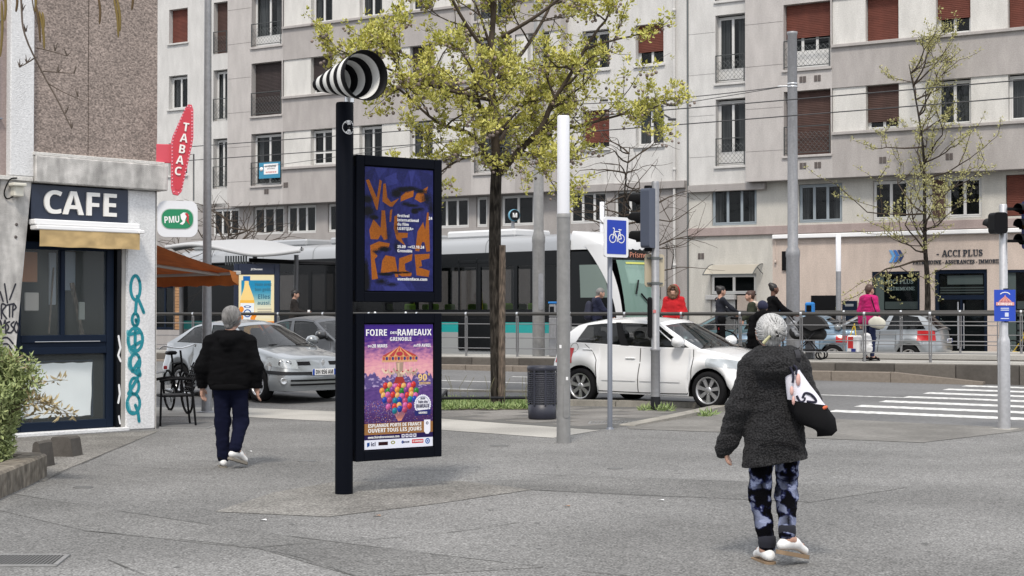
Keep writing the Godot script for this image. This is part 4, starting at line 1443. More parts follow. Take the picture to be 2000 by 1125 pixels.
# ---------------------------------------------------------------- pictures printed on posters
func fill_poly(im: Image, pts: Array, c: Color, grainy := 0.0, edge := Color(0, 0, 0, 0)) -> void:
	var poly := PackedVector2Array(pts)
	var r := Rect2(poly[0], Vector2.ZERO)
	for p in poly: r = r.expand(p)
	for y in range(maxi(0, int(r.position.y)), mini(im.get_height(), int(r.end.y) + 1)):
		for x in range(maxi(0, int(r.position.x)), mini(im.get_width(), int(r.end.x) + 1)):
			if Geometry2D.is_point_in_polygon(W(x + 0.5, y + 0.5), poly):
				if grainy > 0.0 and rng.randf() < grainy: im.set_pixel(x, y, edge)
				else: im.set_pixel(x, y, c)

func disc(im: Image, cx: float, cy: float, rx: float, ry: float, f: Callable) -> void:
	for y in range(maxi(0, int(cy - ry)), mini(im.get_height(), int(cy + ry) + 2)):
		for x in range(maxi(0, int(cx - rx)), mini(im.get_width(), int(cx + rx) + 2)):
			var d := W((x + 0.5 - cx) / rx, (y + 0.5 - cy) / ry)
			if d.length() <= 1.0:
				var c = f.call(d, im.get_pixel(x, y))
				im.set_pixel(x, y, c)

func scaled(pts: Array, o: Vector2, k: Vector2) -> Array:
	var out := []
	for i in range(0, pts.size(), 2): out.append((W(pts[i], pts[i + 1]) - o) * k)
	return out

func face_poster() -> ImageTexture:
	var W := 380
	var H := 640
	var im := Image.create(W, H, false, Image.FORMAT_RGB8)
	var n := noise_image(256, 0.02, 77, 3)
	for y in H:
		for x in W:
			var v := n.get_pixel((x * 2) % 256, y % 256).r
			var c := Color(0.165, 0.185, 0.47).lerp(Color(0.25, 0.27, 0.62), v)
			if rng.randf() < 0.16: c = c.darkened(0.35)
			im.set_pixel(x, y, c)
	var o := W(98, 115)
	var k := W(W / 507.0, H / 908.0)
	var light := Color(0.29, 0.31, 0.66)
	var deep := Color(0.14, 0.16, 0.40)
	for p in [[170, 120, 260, 118, 200, 200], [240, 190, 380, 120, 330, 230, 260, 250], [420, 130, 470, 118, 440, 240], [400, 600, 450, 570, 470, 690, 420, 680], [200, 440, 215, 300, 240, 420], [200, 945, 340, 915, 430, 1020, 250, 1020]]:
		fill_poly(im, scaled(p, o, k), light, 0.15, deep)
	for p in [[330, 118, 420, 118, 380, 240, 330, 190], [500, 120, 600, 150, 600, 240, 520, 250], [420, 930, 600, 900, 600, 1020, 480, 1020], [100, 160, 170, 125, 150, 220, 105, 210]]:
		fill_poly(im, scaled(p, o, k), deep, 0.15, light)
	var org := Color(0.87, 0.50, 0.15)
	var spot := Color(0.42, 0.21, 0.06)
	for p in [[105, 215, 128, 208, 185, 340, 205, 205, 222, 215, 190, 432, 180, 425], [232, 235, 250, 232, 262, 335, 290, 368, 350, 335, 300, 400, 280, 400, 225, 365], [282, 428, 300, 418, 290, 510, 278, 515], [360, 360, 362, 320, 400, 285, 460, 272, 455, 318, 415, 335], [510, 275, 567, 235, 555, 290, 535, 285, 550, 345, 510, 360, 465, 335, 480, 295], [130, 580, 160, 500, 185, 525, 213, 560, 220, 430, 245, 430, 264, 640, 237, 650, 215, 610, 195, 645, 140, 645], [315, 470, 335, 460, 342, 590, 415, 590, 412, 625, 365, 632, 400, 690, 330, 640, 310, 560], [470, 722, 488, 575, 530, 505, 545, 560, 560, 432, 572, 430, 582, 722, 556, 728, 540, 655, 522, 655, 500, 726], [137, 690, 200, 660, 280, 672, 275, 700, 165, 735, 192, 768, 170, 790, 195, 935, 150, 942], [213, 900, 225, 800, 250, 760, 320, 772, 345, 920, 322, 922, 312, 880, 240, 890], [345, 900, 350, 780, 450, 745, 445, 795, 392, 820, 397, 868, 445, 888, 440, 912, 370, 915], [465, 750, 580, 740, 578, 776, 515, 792, 522, 835, 495, 845, 580, 868, 572, 915, 480, 905]]:
		fill_poly(im, scaled(p, o, k), org, 0.13, spot)
	# shaded features, stippled like newsprint
	var shade := func(px: float, py: float, rx: float, ry: float, hard: float) -> void:
		var c := (W(px, py) - o) * k
		disc(im, c.x, c.y, rx * k.x, ry * k.y, func(d: Vector2, was: Color) -> Color: return Color(0.03, 0.03, 0.07) if rng.randf() < clampf((1.0 - d.length()) * hard * 0.7, 0, 1) else was)
	for q in [[330, 300, 50, 40, 2.6], [380, 270, 70, 28, 2.4], [440, 258, 70, 22, 2.2], [510, 275, 60, 24, 2.0], [560, 330, 55, 70, 1.5], [590, 400, 30, 60, 1.5], [400, 375, 45, 22, 1.6], [450, 385, 60, 16, 2.2], [505, 410, 40, 20, 1.8], [465, 425, 34, 26, 3.5], [110, 355, 60, 40, 2.6], [120, 440, 70, 60, 2.2], [165, 485, 40, 22, 3.0], [240, 715, 55, 26, 2.6], [180, 735, 40, 26, 1.2], [330, 690, 30, 60, 1.3], [270, 610, 26, 60, 0.9], [250, 900, 70, 16, 2.6], [330, 888, 60, 12, 2.6], [400, 885, 50, 10, 2.0], [220, 955, 60, 30, 1.7], [290, 975, 70, 20, 1.5], [100, 960, 50, 120, 3.0], [105, 860, 25, 90, 2.2], [330, 560, 24, 60, 0.8]]:
		shade.call(float(q[0]), float(q[1]), float(q[2]), float(q[3]), float(q[4]))
	return ImageTexture.create_from_image(im)

func fair_poster() -> ImageTexture:
	var W := 380
	var H := 640
	var im := Image.create(W, H, false, Image.FORMAT_RGB8)
	var n := noise_image(256, 0.025, 78, 5)
	var ridge := func(x: float, b: float, a: float, sd: float) -> float: return b + a * (absf(sin(x * 0.021 + sd)) * 0.5 + absf(sin(x * 0.053 + sd * 2.0)) * 0.3 + absf(sin(x * 0.13 + sd)) * 0.2)
	for y in H:
		for x in W:
			var v := n.get_pixel(x % 256, (y * 2) % 256).r
			var t := float(y) / H
			var c := Color(0.24, 0.14, 0.50).lerp(Color(0.86, 0.58, 0.66), smoothstep(0.05, 0.32, t + (v - 0.5) * 0.12))
			c = c.lerp(Color(0.93, 0.72, 0.70), smoothstep(0.26, 0.36, t) * v)
			if y > ridge.call(float(x), 300.0, -60.0, 1.0): c = Color(0.36, 0.30, 0.52).lerp(Color(0.78, 0.70, 0.84), smoothstep(0.5, 0.75, v) * 0.8)
			if y > ridge.call(float(x), 345.0, -35.0, 3.0): c = Color(0.30, 0.21, 0.46).lerp(Color(0.42, 0.30, 0.55), v)
			if y > 400: c = c.lerp(Color(0.25, 0.14, 0.34), smoothstep(400, 500, y) * 0.8)
			im.set_pixel(x, y, c)
	for i in 900:
		var x := rng.randf() * W * (0.5 if i % 3 else 1.0)
		var y := lerpf(390, 505, rng.randf())
		var lightc: Color = [Color(1, 0.75, 0.35), Color(1, 0.5, 0.3), Color(0.7, 0.75, 1.0), Color(0.3, 0.35, 0.8), Color(0.9, 0.9, 0.95)][i % 5]
		var q := int(1 + rng.randf() * 1.8)
		im.fill_rect(Rect2i(int(x), int(y), q, q), lightc)
	# carousel: roof, canopy with scallops, column, horses, base
	var gold := Color(0.80, 0.60, 0.38)
	fill_poly(im, [W(190, 108), W(197, 120), W(285, 160), W(288, 172), W(96, 172), W(100, 160), W(184, 120)], Color(0.72, 0.28, 0.26))
	for i in 4: fill_poly(im, [W(190, 112), W(112 + i * 46, 168), W(130 + i * 46, 168)], Color(0.90, 0.66, 0.46))
	for i in 12: disc(im, 105 + i * 16.5, 176, 9, 13, func(d: Vector2, _w: Color) -> Color: return (Color(0.22, 0.22, 0.48) if i % 2 else Color(0.75, 0.30, 0.28)).lerp(gold, 1.0 if d.length() > 0.7 else 0.0))
	for i in 25: disc(im, 98 + i * 7.9, 190, 3.4, 6, func(d: Vector2, _w: Color) -> Color: return gold.lightened(0.3 * (1 - d.length())))
	disc(im, 192, 152, 24, 16, func(d: Vector2, _w: Color) -> Color: return Color(0.70, 0.22, 0.28) if d.length() < 0.75 else gold)
	fill_poly(im, [W(172, 196), W(214, 196), W(206, 290), W(180, 290)], Color(0.66, 0.56, 0.50))
	fill_poly(im, [W(180, 200), W(190, 200), W(190, 290), W(186, 290)], Color(0.85, 0.74, 0.62))
	for i in 7: im.fill_rect(Rect2i(108 + i * 28, 196, 1, 60), Color(0.92, 0.85, 0.75))
	for i in 6:
		var hx := 116.0 + i * 31.0
		var hy := 245.0 + (6 if i % 2 else 0)
		var sg := -1.0 if i < 3 else 1.0
		var hc := Color(0.90, 0.80, 0.70).darkened(0.12 * (i % 3))
		disc(im, hx, hy, 14, 8, func(_d: Vector2, _w: Color) -> Color: return hc)
		fill_poly(im, [W(hx + sg * 8, hy), W(hx + sg * 16, hy - 22), W(hx + sg * 25, hy - 14), W(hx + sg * 22, hy - 10), W(hx + sg * 13, hy + 3)], hc)
		for q in [-9, -3, 6, 11]: fill_poly(im, [W(hx + q, hy + 4), W(hx + q + 4, hy + 4), W(hx + q + sg * 6, hy + 20), W(hx + q + sg * 3, hy + 20)], hc.darkened(0.15))
		fill_poly(im, [W(hx - 5, hy - 9), W(hx + 5, hy - 9), W(hx + 3, hy - 2), W(hx - 3, hy - 2)], Color(0.65, 0.2, 0.2))
	fill_poly(im, [W(172, 272), W(212, 272), W(222, 300), W(238, 306), W(150, 306), W(162, 300)], Color(0.62, 0.22, 0.20))
	# balloons in rows, then the strings
	for i in 13: fill_poly(im, [W(150 + i * 7, 440), W(152 + i * 7, 440), W(194 + (i - 6) * 1.4, 500), W(192 + (i - 6) * 1.4, 500)], Color(0.85, 0.55, 0.45))
	var hues := [Color(0.86, 0.24, 0.22), Color(0.95, 0.62, 0.28), Color(0.16, 0.28, 0.70), Color(0.86, 0.40, 0.66), Color(0.55, 0.26, 0.58), Color(0.12, 0.52, 0.60), Color(0.93, 0.72, 0.42), Color(0.20, 0.55, 0.22), Color(0.78, 0.30, 0.44)]
	var at := 0
	for row in [[318, 7, 95], [342, 8, 108], [368, 8, 106], [394, 7, 98], [420, 5, 74], [444, 3, 42]]:
		for i in row[1]:
			var bx_: float = 192.0 - row[2] + 2.0 * row[2] * (i + 0.5) / row[1] + rng.randf_range(-4, 4)
			var hc: Color = hues[(at * 4 + i * 2) % hues.size()]
			at += 1
			disc(im, bx_, row[0] + rng.randf_range(-6, 6), 14, 17, func(d: Vector2, _w: Color) -> Color: return hc.darkened(clampf(d.dot(W(0.4, 0.6)) * 0.5 + 0.1, 0, 0.5)).lerp(Color.WHITE, clampf(0.5 - (d - W(-0.35, -0.45)).length() * 1.4, 0, 0.6)))
	# badge, bands and strips
	for i in 26: disc(im, 322 + cos(i * TAU / 26) * 42, 420 + sin(i * TAU / 26) * 47, 6, 6, func(_d: Vector2, _w: Color) -> Color: return Color(0.92, 0.92, 0.95))
	disc(im, 322, 420, 43, 48, func(d: Vector2, _w: Color) -> Color: return Color(0.42, 0.44, 0.62) if d.length() > 0.86 and d.length() < 0.91 else Color(0.92, 0.92, 0.95))
	fill_poly(im, [W(274, 452), W(370, 445), W(366, 475), W(280, 478)], Color(0.16, 0.17, 0.42))
	im.fill_rect(Rect2i(0, 508, W, 58), Color(0.60, 0.43, 0.26))
	im.fill_rect(Rect2i(0, 566, W, 26), Color(0.13, 0.09, 0.30))
	im.fill_rect(Rect2i(0, 592, W, 48), Color(0.90, 0.91, 0.96))
	fill_poly(im, [W(330, 500), W(366, 500), W(366, 560), W(356, 574), W(340, 574), W(330, 560)], Color(0.93, 0.93, 0.97))
	disc(im, 348, 518, 7, 8, func(d: Vector2, w: Color) -> Color: return Color(0.15, 0.16, 0.3) if d.length() > 0.5 else w)
	for i in 4: im.fill_rect(Rect2i(204 + i * 22, 570, 16, 17), Color(0.93, 0.93, 0.97))
	for i in 4: disc(im, 212 + i * 22, 578, 4, 5, func(_d: Vector2, _w: Color) -> Color: return Color(0.13, 0.09, 0.30))
	fill_poly(im, [W(14, 606), W(28, 604), W(28, 622), W(14, 628)], Color(0.10, 0.28, 0.55))
	im.fill_rect(Rect2i(76, 604, 52, 18), Color(0.16, 0.03, 0.05))
	disc(im, 156, 610, 12, 9, func(d: Vector2, w: Color) -> Color: return Color(0.55, 0.55, 0.25) if d.length() > 0.5 else w)
	im.fill_rect(Rect2i(262, 600, 64, 20), Color(0.80, 0.10, 0.14))
	disc(im, 350, 612, 13, 15, func(d: Vector2, w: Color) -> Color: return Color(0.16, 0.36, 0.65) if absf(d.length() - 0.8) < 0.2 or absf(d.x) + absf(d.y) < 0.45 else w)
	disc(im, 210, 611, 7, 8, func(d: Vector2, w: Color) -> Color: return Color(0.14, 0.25, 0.55) if d.length() > 0.3 else w)
	return ImageTexture.create_from_image(im)

func juice_poster() -> ImageTexture:
	var W := 200
	var H := 360
	var im := Image.create(W, H, false, Image.FORMAT_RGB8)
	for y in H:
		for x in W:
			var c := Color(0.93, 0.88, 0.72)
			if x > 14 and x < 182 and y > 30 and y < 240: c = Color(0.16, 0.55, 0.72).lerp(Color(0.93, 0.90, 0.78), smoothstep(60, 200, y))
			if y > 255: c = Color(0.93, 0.55, 0.16).lerp(Color(0.90, 0.38, 0.10), smoothstep(255, 360, y))
			im.set_pixel(x, y, c)
	disc(im, 60, 300, 62, 42, func(d: Vector2, _w: Color) -> Color: return Color(0.97, 0.74, 0.30) if absf(fmod(d.angle() * 3.2 + 9.0, 1.0) - 0.5) < 0.42 and d.length() < 0.8 else Color(0.98, 0.86, 0.55) if d.length() < 0.88 else Color(0.92, 0.48, 0.10))
	var bottle := [W(34, 20), W(56, 20), W(57, 52), W(72, 92), W(86, 130), W(90, 180), W(90, 260), W(82, 270), W(12, 270), W(6, 258), W(8, 170), W(14, 120), W(28, 80), W(33, 52)]
	fill_poly(im, bottle, Color(0.97, 0.84, 0.55))
	fill_poly(im, [W(8, 140), W(88, 140), W(90, 180), W(90, 268), W(8, 268)], Color(0.96, 0.74, 0.30))
	im.fill_rect(Rect2i(25, 8, 40, 26), Color(0.12, 0.40, 0.68))
	im.fill_rect(Rect2i(10, 156, 78, 90), Color(0.92, 0.95, 0.97))
	disc(im, 50, 212, 24, 24, func(d: Vector2, w: Color) -> Color: return Color(0.10, 0.30, 0.62) if absf(d.length() - 0.8) < 0.12 else w)
	disc(im, 50, 176, 20, 7, func(d: Vector2, w: Color) -> Color: return Color(0.10, 0.30, 0.62) if absf(d.length() - 0.8) < 0.2 else w)
	for q in [[16, 190], [88, 222], [14, 236], [80, 240]]: disc(im, q[0], q[1], 13, 16, func(d: Vector2, _w: Color) -> Color: return Color(0.96, 0.60, 0.20) if d.length() < 0.8 else Color(0.90, 0.45, 0.10))
	return ImageTexture.create_from_image(im)

func poster(parent: Node, t: Texture2D, key: String, x0: float, x1: float, y0: float, y1: float, z: float) -> MeshInstance3D:
	var m := mat(key, G(0.70 if key == "poster_face" else 0.94), 0.35, 0.0, 0.3)
	m.albedo_texture = t
	var s := begin()
	quad(s, V(x0, y0, z), V(x1, y0, z), V(x1, y1, z), V(x0, y1, z))
	return build("poster", s, m, parent)

# ---------------------------------------------------------------- the poster stand
func make_totem() -> void:
	var t := thing("poster_stand", "tall black poster stand with two framed posters", "poster stand", V(-1.474, 0, -13.5), 35.6)
	var blk := mat("stand_black", lin(0.0035, 0.0045, 0.008), 0.55, 0.0, 0.16)
	var s := begin()
	lathe(s, [W(0.078, 0.0), W(0.078, 3.425), W(0.072, 3.44), W(0, 3.44)], 32)
	build("column", s, blk, t)
	s = begin()
	lathe(s, [W(0.045, 3.44), W(0.045, 3.53)], 12, Transform3D(Basis(), V(0.03, 0, 0.03)))
	build("neck", s, M.alu, t)
	for q in [[1.685, 2.985, 0], [0.28, 1.585, 1]]:
		var y0: float = q[0]
		var y1: float = q[1]
		s = begin()
		bx(s, V(0.088, y0, -0.06), V(0.17, y1, 0.06), 0.006)
		bx(s, V(0.905, y0, -0.06), V(0.985, y1, 0.06), 0.006)
		bx(s, V(0.17, y1 - 0.09, -0.06), V(0.905, y1, 0.058), 0.006)
		bx(s, V(0.17, y0, -0.06), V(0.905, y0 + 0.09, 0.058), 0.006)
		bx(s, V(0.17, y0 + 0.09, -0.05), V(0.905, y1 - 0.09, 0.03))
		bx(s, V(0.06, y0 + 0.1, -0.03), V(0.09, y1 - 0.1, 0.03))
		var fr := build("poster_frame", s, blk, t)
		if q[2] == 0:
			var p := poster(fr, face_poster(), "poster_face", 0.18, 0.895, y0 + 0.1, y1 - 0.1, 0.045)
			for w in [["festival", 0.355, 0.615], ["international", 0.352, 0.58], ["du film", 0.352, 0.545], ["LGBTQIA+", 0.372, 0.51], ["25.09", 0.355, 0.362], ["Grenoble", 0.378, 0.328], ["vuesdenface.com", 0.5, 0.098]]:
				var o := words("print", w[0], 0.0255 if w[0] != "vuesdenface.com" else 0.027, M.white, p, V(0, y0 + 0.1 + w[2] * 1.1, 0.047), 0.002, "sans bold")
				var wid: float = o.mesh.get_aabb().size.x
				o.position.x = 0.18 + 0.715 * 0.47 + wid / 2
			words("print", "12.10.24", 0.0255, M.white, p, V(0.73, y0 + 0.1 + 0.362 * 1.1, 0.047), 0.002, "sans bold")
			words("print", "24", 0.0265, M.white, p, V(0.865, y0 + 0.1 + 0.603 * 1.1, 0.047), 0.002, "sans bold")
			s = begin()
			bx(s, V(0.625, y0 + 0.495, 0.046), V(0.655, y0 + 0.499, 0.048))
			prism(s, PackedVector2Array([W(0.65, y0 + 0.489), W(0.663, y0 + 0.497), W(0.65, y0 + 0.505)]), 0.046, 0.0485)
			build("arrow_print", s, M.white, p)
		else:
			var p := poster(fr, fair_poster(), "poster_fair", 0.18, 0.895, y0 + 0.1, y1 - 0.1, 0.045)
			var dusk := mat("print_dark", lin(0.03, 0.03, 0.08), 0.6)
			var goldp := mat("print_gold", lin(0.75, 0.5, 0.2), 0.5)
			for w in [["FOIRE", 0.165, 0.935, 0.056, 0.215, M.white], ["DES", 0.415, 0.933, 0.022, 0.068, M.white], ["RAMEAUX", 0.72, 0.935, 0.056, 0.36, M.white], ["GRENOBLE", 0.52, 0.882, 0.034, 0.225, M.white], ["DU", 0.072, 0.826, 0.018, 0.036, M.white], ["28 MARS", 0.215, 0.828, 0.029, 0.155, M.white], ["AU", 0.735, 0.826, 0.018, 0.036, M.white], ["19 AVRIL", 0.865, 0.828, 0.029, 0.15, M.white], ["90", 0.845, 0.565, 0.06, 0.092, goldp], ["e", 0.94, 0.592, 0.026, 0.02, goldp], ["EDITION", 0.878, 0.518, 0.02, 0.115, goldp], ["ESPLANADE PORTE DE FRANCE", 0.44, 0.188, 0.03, 0.555, M.white], ["OUVERT TOUS LES JOURS", 0.44, 0.149, 0.034, 0.555, M.white], ["www.foiredesrameaux.com", 0.275, 0.096, 0.021, 0.325, M.white], ["2026", 0.847, 0.395, 0.018, 0.05, dusk], ["Foire des", 0.85, 0.367, 0.025, 0.1, dusk], ["RAMEAUX", 0.847, 0.333, 0.032, 0.135, dusk], ["GRENOBLE", 0.85, 0.277, 0.018, 0.09, M.white], ["ici", 0.125, 0.042, 0.033, 0.045, dusk], ["LE DAUPHINE", 0.772, 0.047, 0.016, 0.105, M.white], ["metropole", 0.60, 0.047, 0.014, 0.07, dusk]]:
				words("print", w[0], w[3], w[5], p, V(0.18 + 0.715 * w[1], y0 + 0.1 + 1.105 * w[2], 0.047), 0.002, "sans bold", w[4])
	s = begin()
	for x in [0.3, 0.62]: lathe(s, [W(0.012, 0), W(0.012, 0.012), W(0, 0.016)], 10, Transform3D(Basis(), V(x, 1.585, 0.02)))
	build("screw_cap", s, M.alu, t)
	# striped megaphone on top, an open cone of black and white bands
	var axis := V(0.60, -0.02, 0.80).normalized()
	var cone := Node3D.new()
	cone.name = "striped_cone"
	t.add_child(cone)
	cone.basis = Basis(Vector3.UP, deg_to_rad(-35.6)) * frame_of(axis)
	var mid := Basis(Vector3.UP, deg_to_rad(-35.6)) * (V(-0.225, 3.60, 0.0) - axis * 0.02)
	cone.position = mid
	var Lc := 0.81
	for i in 9:
		var h0 := Lc * i / 9.0
		var h1 := Lc * (i + 1) / 9.0
		var r0 := lerpf(0.056, 0.214, i / 9.0)
		var r1 := lerpf(0.056, 0.214, (i + 1) / 9.0)
		s = begin()
		lathe(s, [W(r0, h0), W(r1, h1), W(r1 - 0.006, h1), W(r0 - 0.006, h0)], 40)
		if i == 0: lathe(s, [W(r0, h0), W(0, h0 + 0.002)], 30)
		build("stripe", s, mat("cone_white", lin(0.62, 0.62, 0.60), 0.6) if i % 2 else M.black, cone)
	# round town sticker on the column
	var st := Node3D.new()
	st.name = "sticker"
	t.add_child(st)
	st.rotation_degrees.y = 0.0
	st.position = V(0, 3.215, 0)
	s = begin()
	var rr := 0.0795
	for k in 24:
		var a0 := TAU * k / 24
		var a1 := TAU * (k + 1) / 24
		var pts := []
		for q in [Vector2.ZERO, W(cos(a0), sin(a0)) * 0.062, W(cos(a1), sin(a1)) * 0.062]:
			var th: float = q.x / rr
			pts.append(V(sin(th) * rr, q.y, cos(th) * rr))
		tri(s, pts[0], pts[1], pts[2])
	build("sticker_disc", s, M.white, st)
	s = begin()
	for k in 24:
		for ring in [[0.036, 0.039]]:
			var q := []
			for z in [[0, 0], [0, 1], [1, 1], [1, 0]]:
				var a: float = TAU * (k + z[0]) / 24
				var r: float = ring[z[1]]
				var th: float = cos(a) * r / rr
				q.append(V(sin(th) * (rr + 0.001), sin(a) * r, cos(th) * (rr + 0.001)))
			quad(s, q[0], q[1], q[2], q[3])
	for k in 3:
		var a := PI / 2 + k * TAU / 3
		lathe(s, [W(0.012, 0), W(0.012, 0.003), W(0, 0.003)], 10, Transform3D(Basis(Vector3.RIGHT, PI / 2), V(cos(a) * 0.014, sin(a) * 0.014, rr + 0.001)))
	build("emblem", s, M.black, st)
	var txt := "VILLE DE GRENOBLE"
	for i in txt.length():
		if txt[i] == " ": continue
		var a := PI * 1.12 - i * TAU * 0.058
		var th := cos(a) * 0.05 / rr
		var o := words("letter_print", txt[i], 0.013, M.black, st, V(sin(th) * (rr + 0.002), sin(a) * 0.05, cos(th) * (rr + 0.002)), 0.002)
		o.basis = Basis(Vector3.UP, th) * Basis(Vector3.BACK, a - PI / 2)

# ---------------------------------------------------------------- posts, signs and bins
func make_posts() -> void:
	var s := begin()
	var t := thing("lamp_post", "tall grey lamp post behind the walking man", "lamp post", V(-4.885, 0, -24.6))
	lathe(s, [W(0.085, 0), W(0.078, 1.0), W(0.066, 3.2), W(0.056, 6.5), W(0.05, 9.0)], 24)
	build("pole", s, M.galvanised, t)
	s = begin()
	lathe(s, [W(0.16, 0), W(0.16, 0.02), W(0.09, 0.03)], 20)
	build("base", s, M.galvanised, t)
	s = begin()
	tube(s, smooth_path([V(0, 8.95, 0), V(0.2, 9.3, 0), V(0.9, 9.45, 0)]), 0.035, 8)
	box(s, V(1.15, 9.45, 0), V(0.6, 0.1, 0.25), Basis(), 0.03)
	build("lamp_head", s, M.galvanised, t)
	# light column with a white glowing-type tube on top (unlit by day)
	t = thing("light_column", "grey light column with a long white tube on top beside the litter bin", "lamp post", V(0.632, 0, -18.85))
	s = begin()
	lathe(s, [W(0.087, 0.0), W(0.083, 0.3), W(0.081, 2.74), W(0.081, 2.76)], 28)
	build("pole", s, M.grey_paint, t)
	s = begin()
	lathe(s, [W(0.084, 2.76), W(0.084, 2.80), W(0.075, 2.81)], 28)
	lathe(s, [W(0.084, 1.42), W(0.084, 1.425)], 28)
	build("collar", s, mat("collar_grey", lin(0.22, 0.22, 0.215), 0.5), t)
	s = begin()
	lathe(s, [W(0.077, 2.81), W(0.076, 4.0), W(0.07, 4.015), W(0, 4.015)], 32)
	build("lamp_tube", s, mat("lamp_white", lin(0.66, 0.67, 0.70), 0.35), t)
	s = begin()
	prism(s, round_rect(0.075, 0.42, 0.03), 0.0, 0.004, Transform3D(Basis(Vector3.UP, 0.35), V(0.03, 0.52, 0.079)))
	build("service_door", s, M.grey_paint, t)
	s = begin()
	for q in [[0.79, 0.5], [0.7, 0.45], [1.18, -0.5]]:
		box(s, V(sin(q[1]) * 0.083, q[0], cos(q[1]) * 0.083), V(0.028, 0.04, 0.004), Basis(Vector3.UP, q[1]))
	build("paper_sticker", s, M.white, t)
	# distant columns of the same kind
	for q in [[V(8.93, 0.12, -42.0), 3.62, 2.62, "slim light column with a white top between the beige shop and the blue car"], [V(2.73, 0.12, -46.5), 4.85, 3.5, "white light tube rising above the tram roof left of the bicycle sign"]]:
		t = thing("light_column", q[3], "lamp post", q[0])
		s = begin()
		lathe(s, [W(0.075, 0), W(0.07, q[2])], 18)
		build("pole", s, M.galvanised, t)
		s = begin()
		lathe(s, [W(0.072, q[2]), W(0.072, q[1]), W(0, q[1] + 0.01)], 18)
		build("lamp_tube", s, mat("lamp_white", lin(0.80, 0.81, 0.86)), t)
	# bicycle route sign
	t = thing("bicycle_sign", "square blue bicycle route sign on a thin grey post", "road sign", V(1.342, 0, -21.07))
	s = begin()
	lathe(s, [W(0.035, 0), W(0.033, 2.9), W(0, 2.9)], 16)
	lathe(s, [W(0.055, 0), W(0.04, 0.03)], 16)
	build("post", s, mat("post_blue_grey", lin(0.16, 0.175, 0.205), 0.5, 0.3), t)
	var plate := Node3D.new()
	plate.name = "sign_plate"
	t.add_child(plate)
	plate.position = V(0.09, 2.63, 0.055)
	plate.rotation_degrees = V(0, 36, -0.5)
	s = begin()
	prism(s, round_rect(0.425, 0.55, 0.035), -0.025, 0.0)
	build("rim", s, mat("sign_rim", lin(0.70, 0.71, 0.73), 0.4), plate)
	s = begin()
	prism(s, round_rect(0.34, 0.465, 0.012), 0.0, 0.004)
	build("blue_field", s, mat("sign_blue", lin(0.003, 0.035, 0.36), 0.35), plate)
	s = begin()
	for c in [W(-0.075, -0.02), W(0.078, -0.02)]:
		var ring := []
		for k in 25: ring.append(c + W(cos(TAU * k / 24), sin(TAU * k / 24)) * 0.056)
		ribbon(s, ring, 0.012, 0.006)
	for l in [[W(-0.075, -0.02), W(-0.045, 0.10), W(-0.05, 0.12), W(-0.07, 0.122)], [W(-0.05, 0.075), W(0.05, 0.078)], [W(-0.048, 0.075), W(0.01, -0.03), W(0.078, -0.02), W(0.05, 0.078), W(0.01, -0.03)], [W(0.05, 0.078), W(0.053, 0.1)], [W(0.03, 0.105), W(0.075, 0.102)], [W(0.005, -0.06), W(0.015, -0.01)]]:
		ribbon(s, l, 0.013, 0.007)
	build("bicycle_emblem", s, M.white, plate)
	# traffic signal pole
	t = thing("traffic_signal", "grey signal pole beside the white car with the light turned away", "traffic light", V(2.343, 0, -25.1))
	s = begin()
	lathe(s, [W(0.076, 0.23), W(0.076, 0.97), W(0.085, 0.98), W(0.085, 1.01), W(0.066, 1.03), W(0.064, 3.72), W(0.055, 3.75), W(0, 3.75)], 20)
	build("pole", s, M.galvanised, t)
	s = begin()
	lathe(s, [W(0.078, 0), W(0.078, 0.23)], 20)
	build("base_band", s, M.dark_plastic, t)
	var head := Node3D.new()
	head.name = "signal_head"
	t.add_child(head)
	head.position = V(-0.17, 3.14, 0.0)
	head.rotation_degrees.y = -128
	signal_head(head, mat("signal_blue_grey", lin(0.062, 0.075, 0.11), 0.5), 0.97, 0.27, 3)
	s = begin()
	bx(s, V(-0.18, 3.62, -0.03), V(0.02, 3.68, 0.03), 0.01)
	bx(s, V(-0.18, 2.6, -0.03), V(0.02, 2.66, 0.03), 0.01)
	build("bracket", s, M.black, t)
	s = begin()
	box(s, V(-0.095, 1.52, 0.02), V(0.07, 0.66, 0.12), Basis(), 0.02)
	build("pedestrian_box", s, M.black, t)
	s = begin()
	prism(s, round_rect(0.38, 0.54, 0.05), -0.02, 0.0, Transform3D(Basis(Vector3.UP, 0.5), V(0.0, 2.29, -0.09)))
	var bk := build("sign_back", s, mat("sign_beige", lin(0.44, 0.385, 0.28), 0.6), t)
	s = begin()
	for y in [2.08, 2.49]:
		box(s, V(0.0, y, -0.07), V(0.3, 0.03, 0.03), Basis(Vector3.UP, 0.5), 0.004)
		lathe(s, [W(0.075, y - 0.02), W(0.075, y + 0.02)], 16)
	build("clamp", s, M.rail_mesh, bk)
	s = begin()
	box(s, V(-0.02, 1.62, 0.068), V(0.05, 0.05, 0.003))
	build("paper_sticker", s, mat("sticker_red", lin(0.5, 0.15, 0.15), 0.6), t)
	# right-hand pole with signal heads and the circus bill
	t = thing("traffic_signal", "bare aluminium signal pole with a blue circus bill tied to it", "traffic light", V(6.743, 0, -21.07))
	s = begin()
	lathe(s, [W(0.084, 0), W(0.083, 1.18), W(0.076, 1.23), W(0.058, 1.28), W(0.053, 3.07), W(0.045, 3.085), W(0, 3.085)], 28)
	var ap := mat("pole_alu", lin(0.52, 0.52, 0.53), 0.38, 0.65)
	textured(ap, TEX["zinc"], 1.2)
	build("pole", s, ap, t)
	s = begin()
	lathe(s, [W(0.0, 0.001), W(0.2, 0.001), W(0.2, 0.01), W(0.09, 0.012)], 4)
	build("base_plate", s, M.concrete, t)
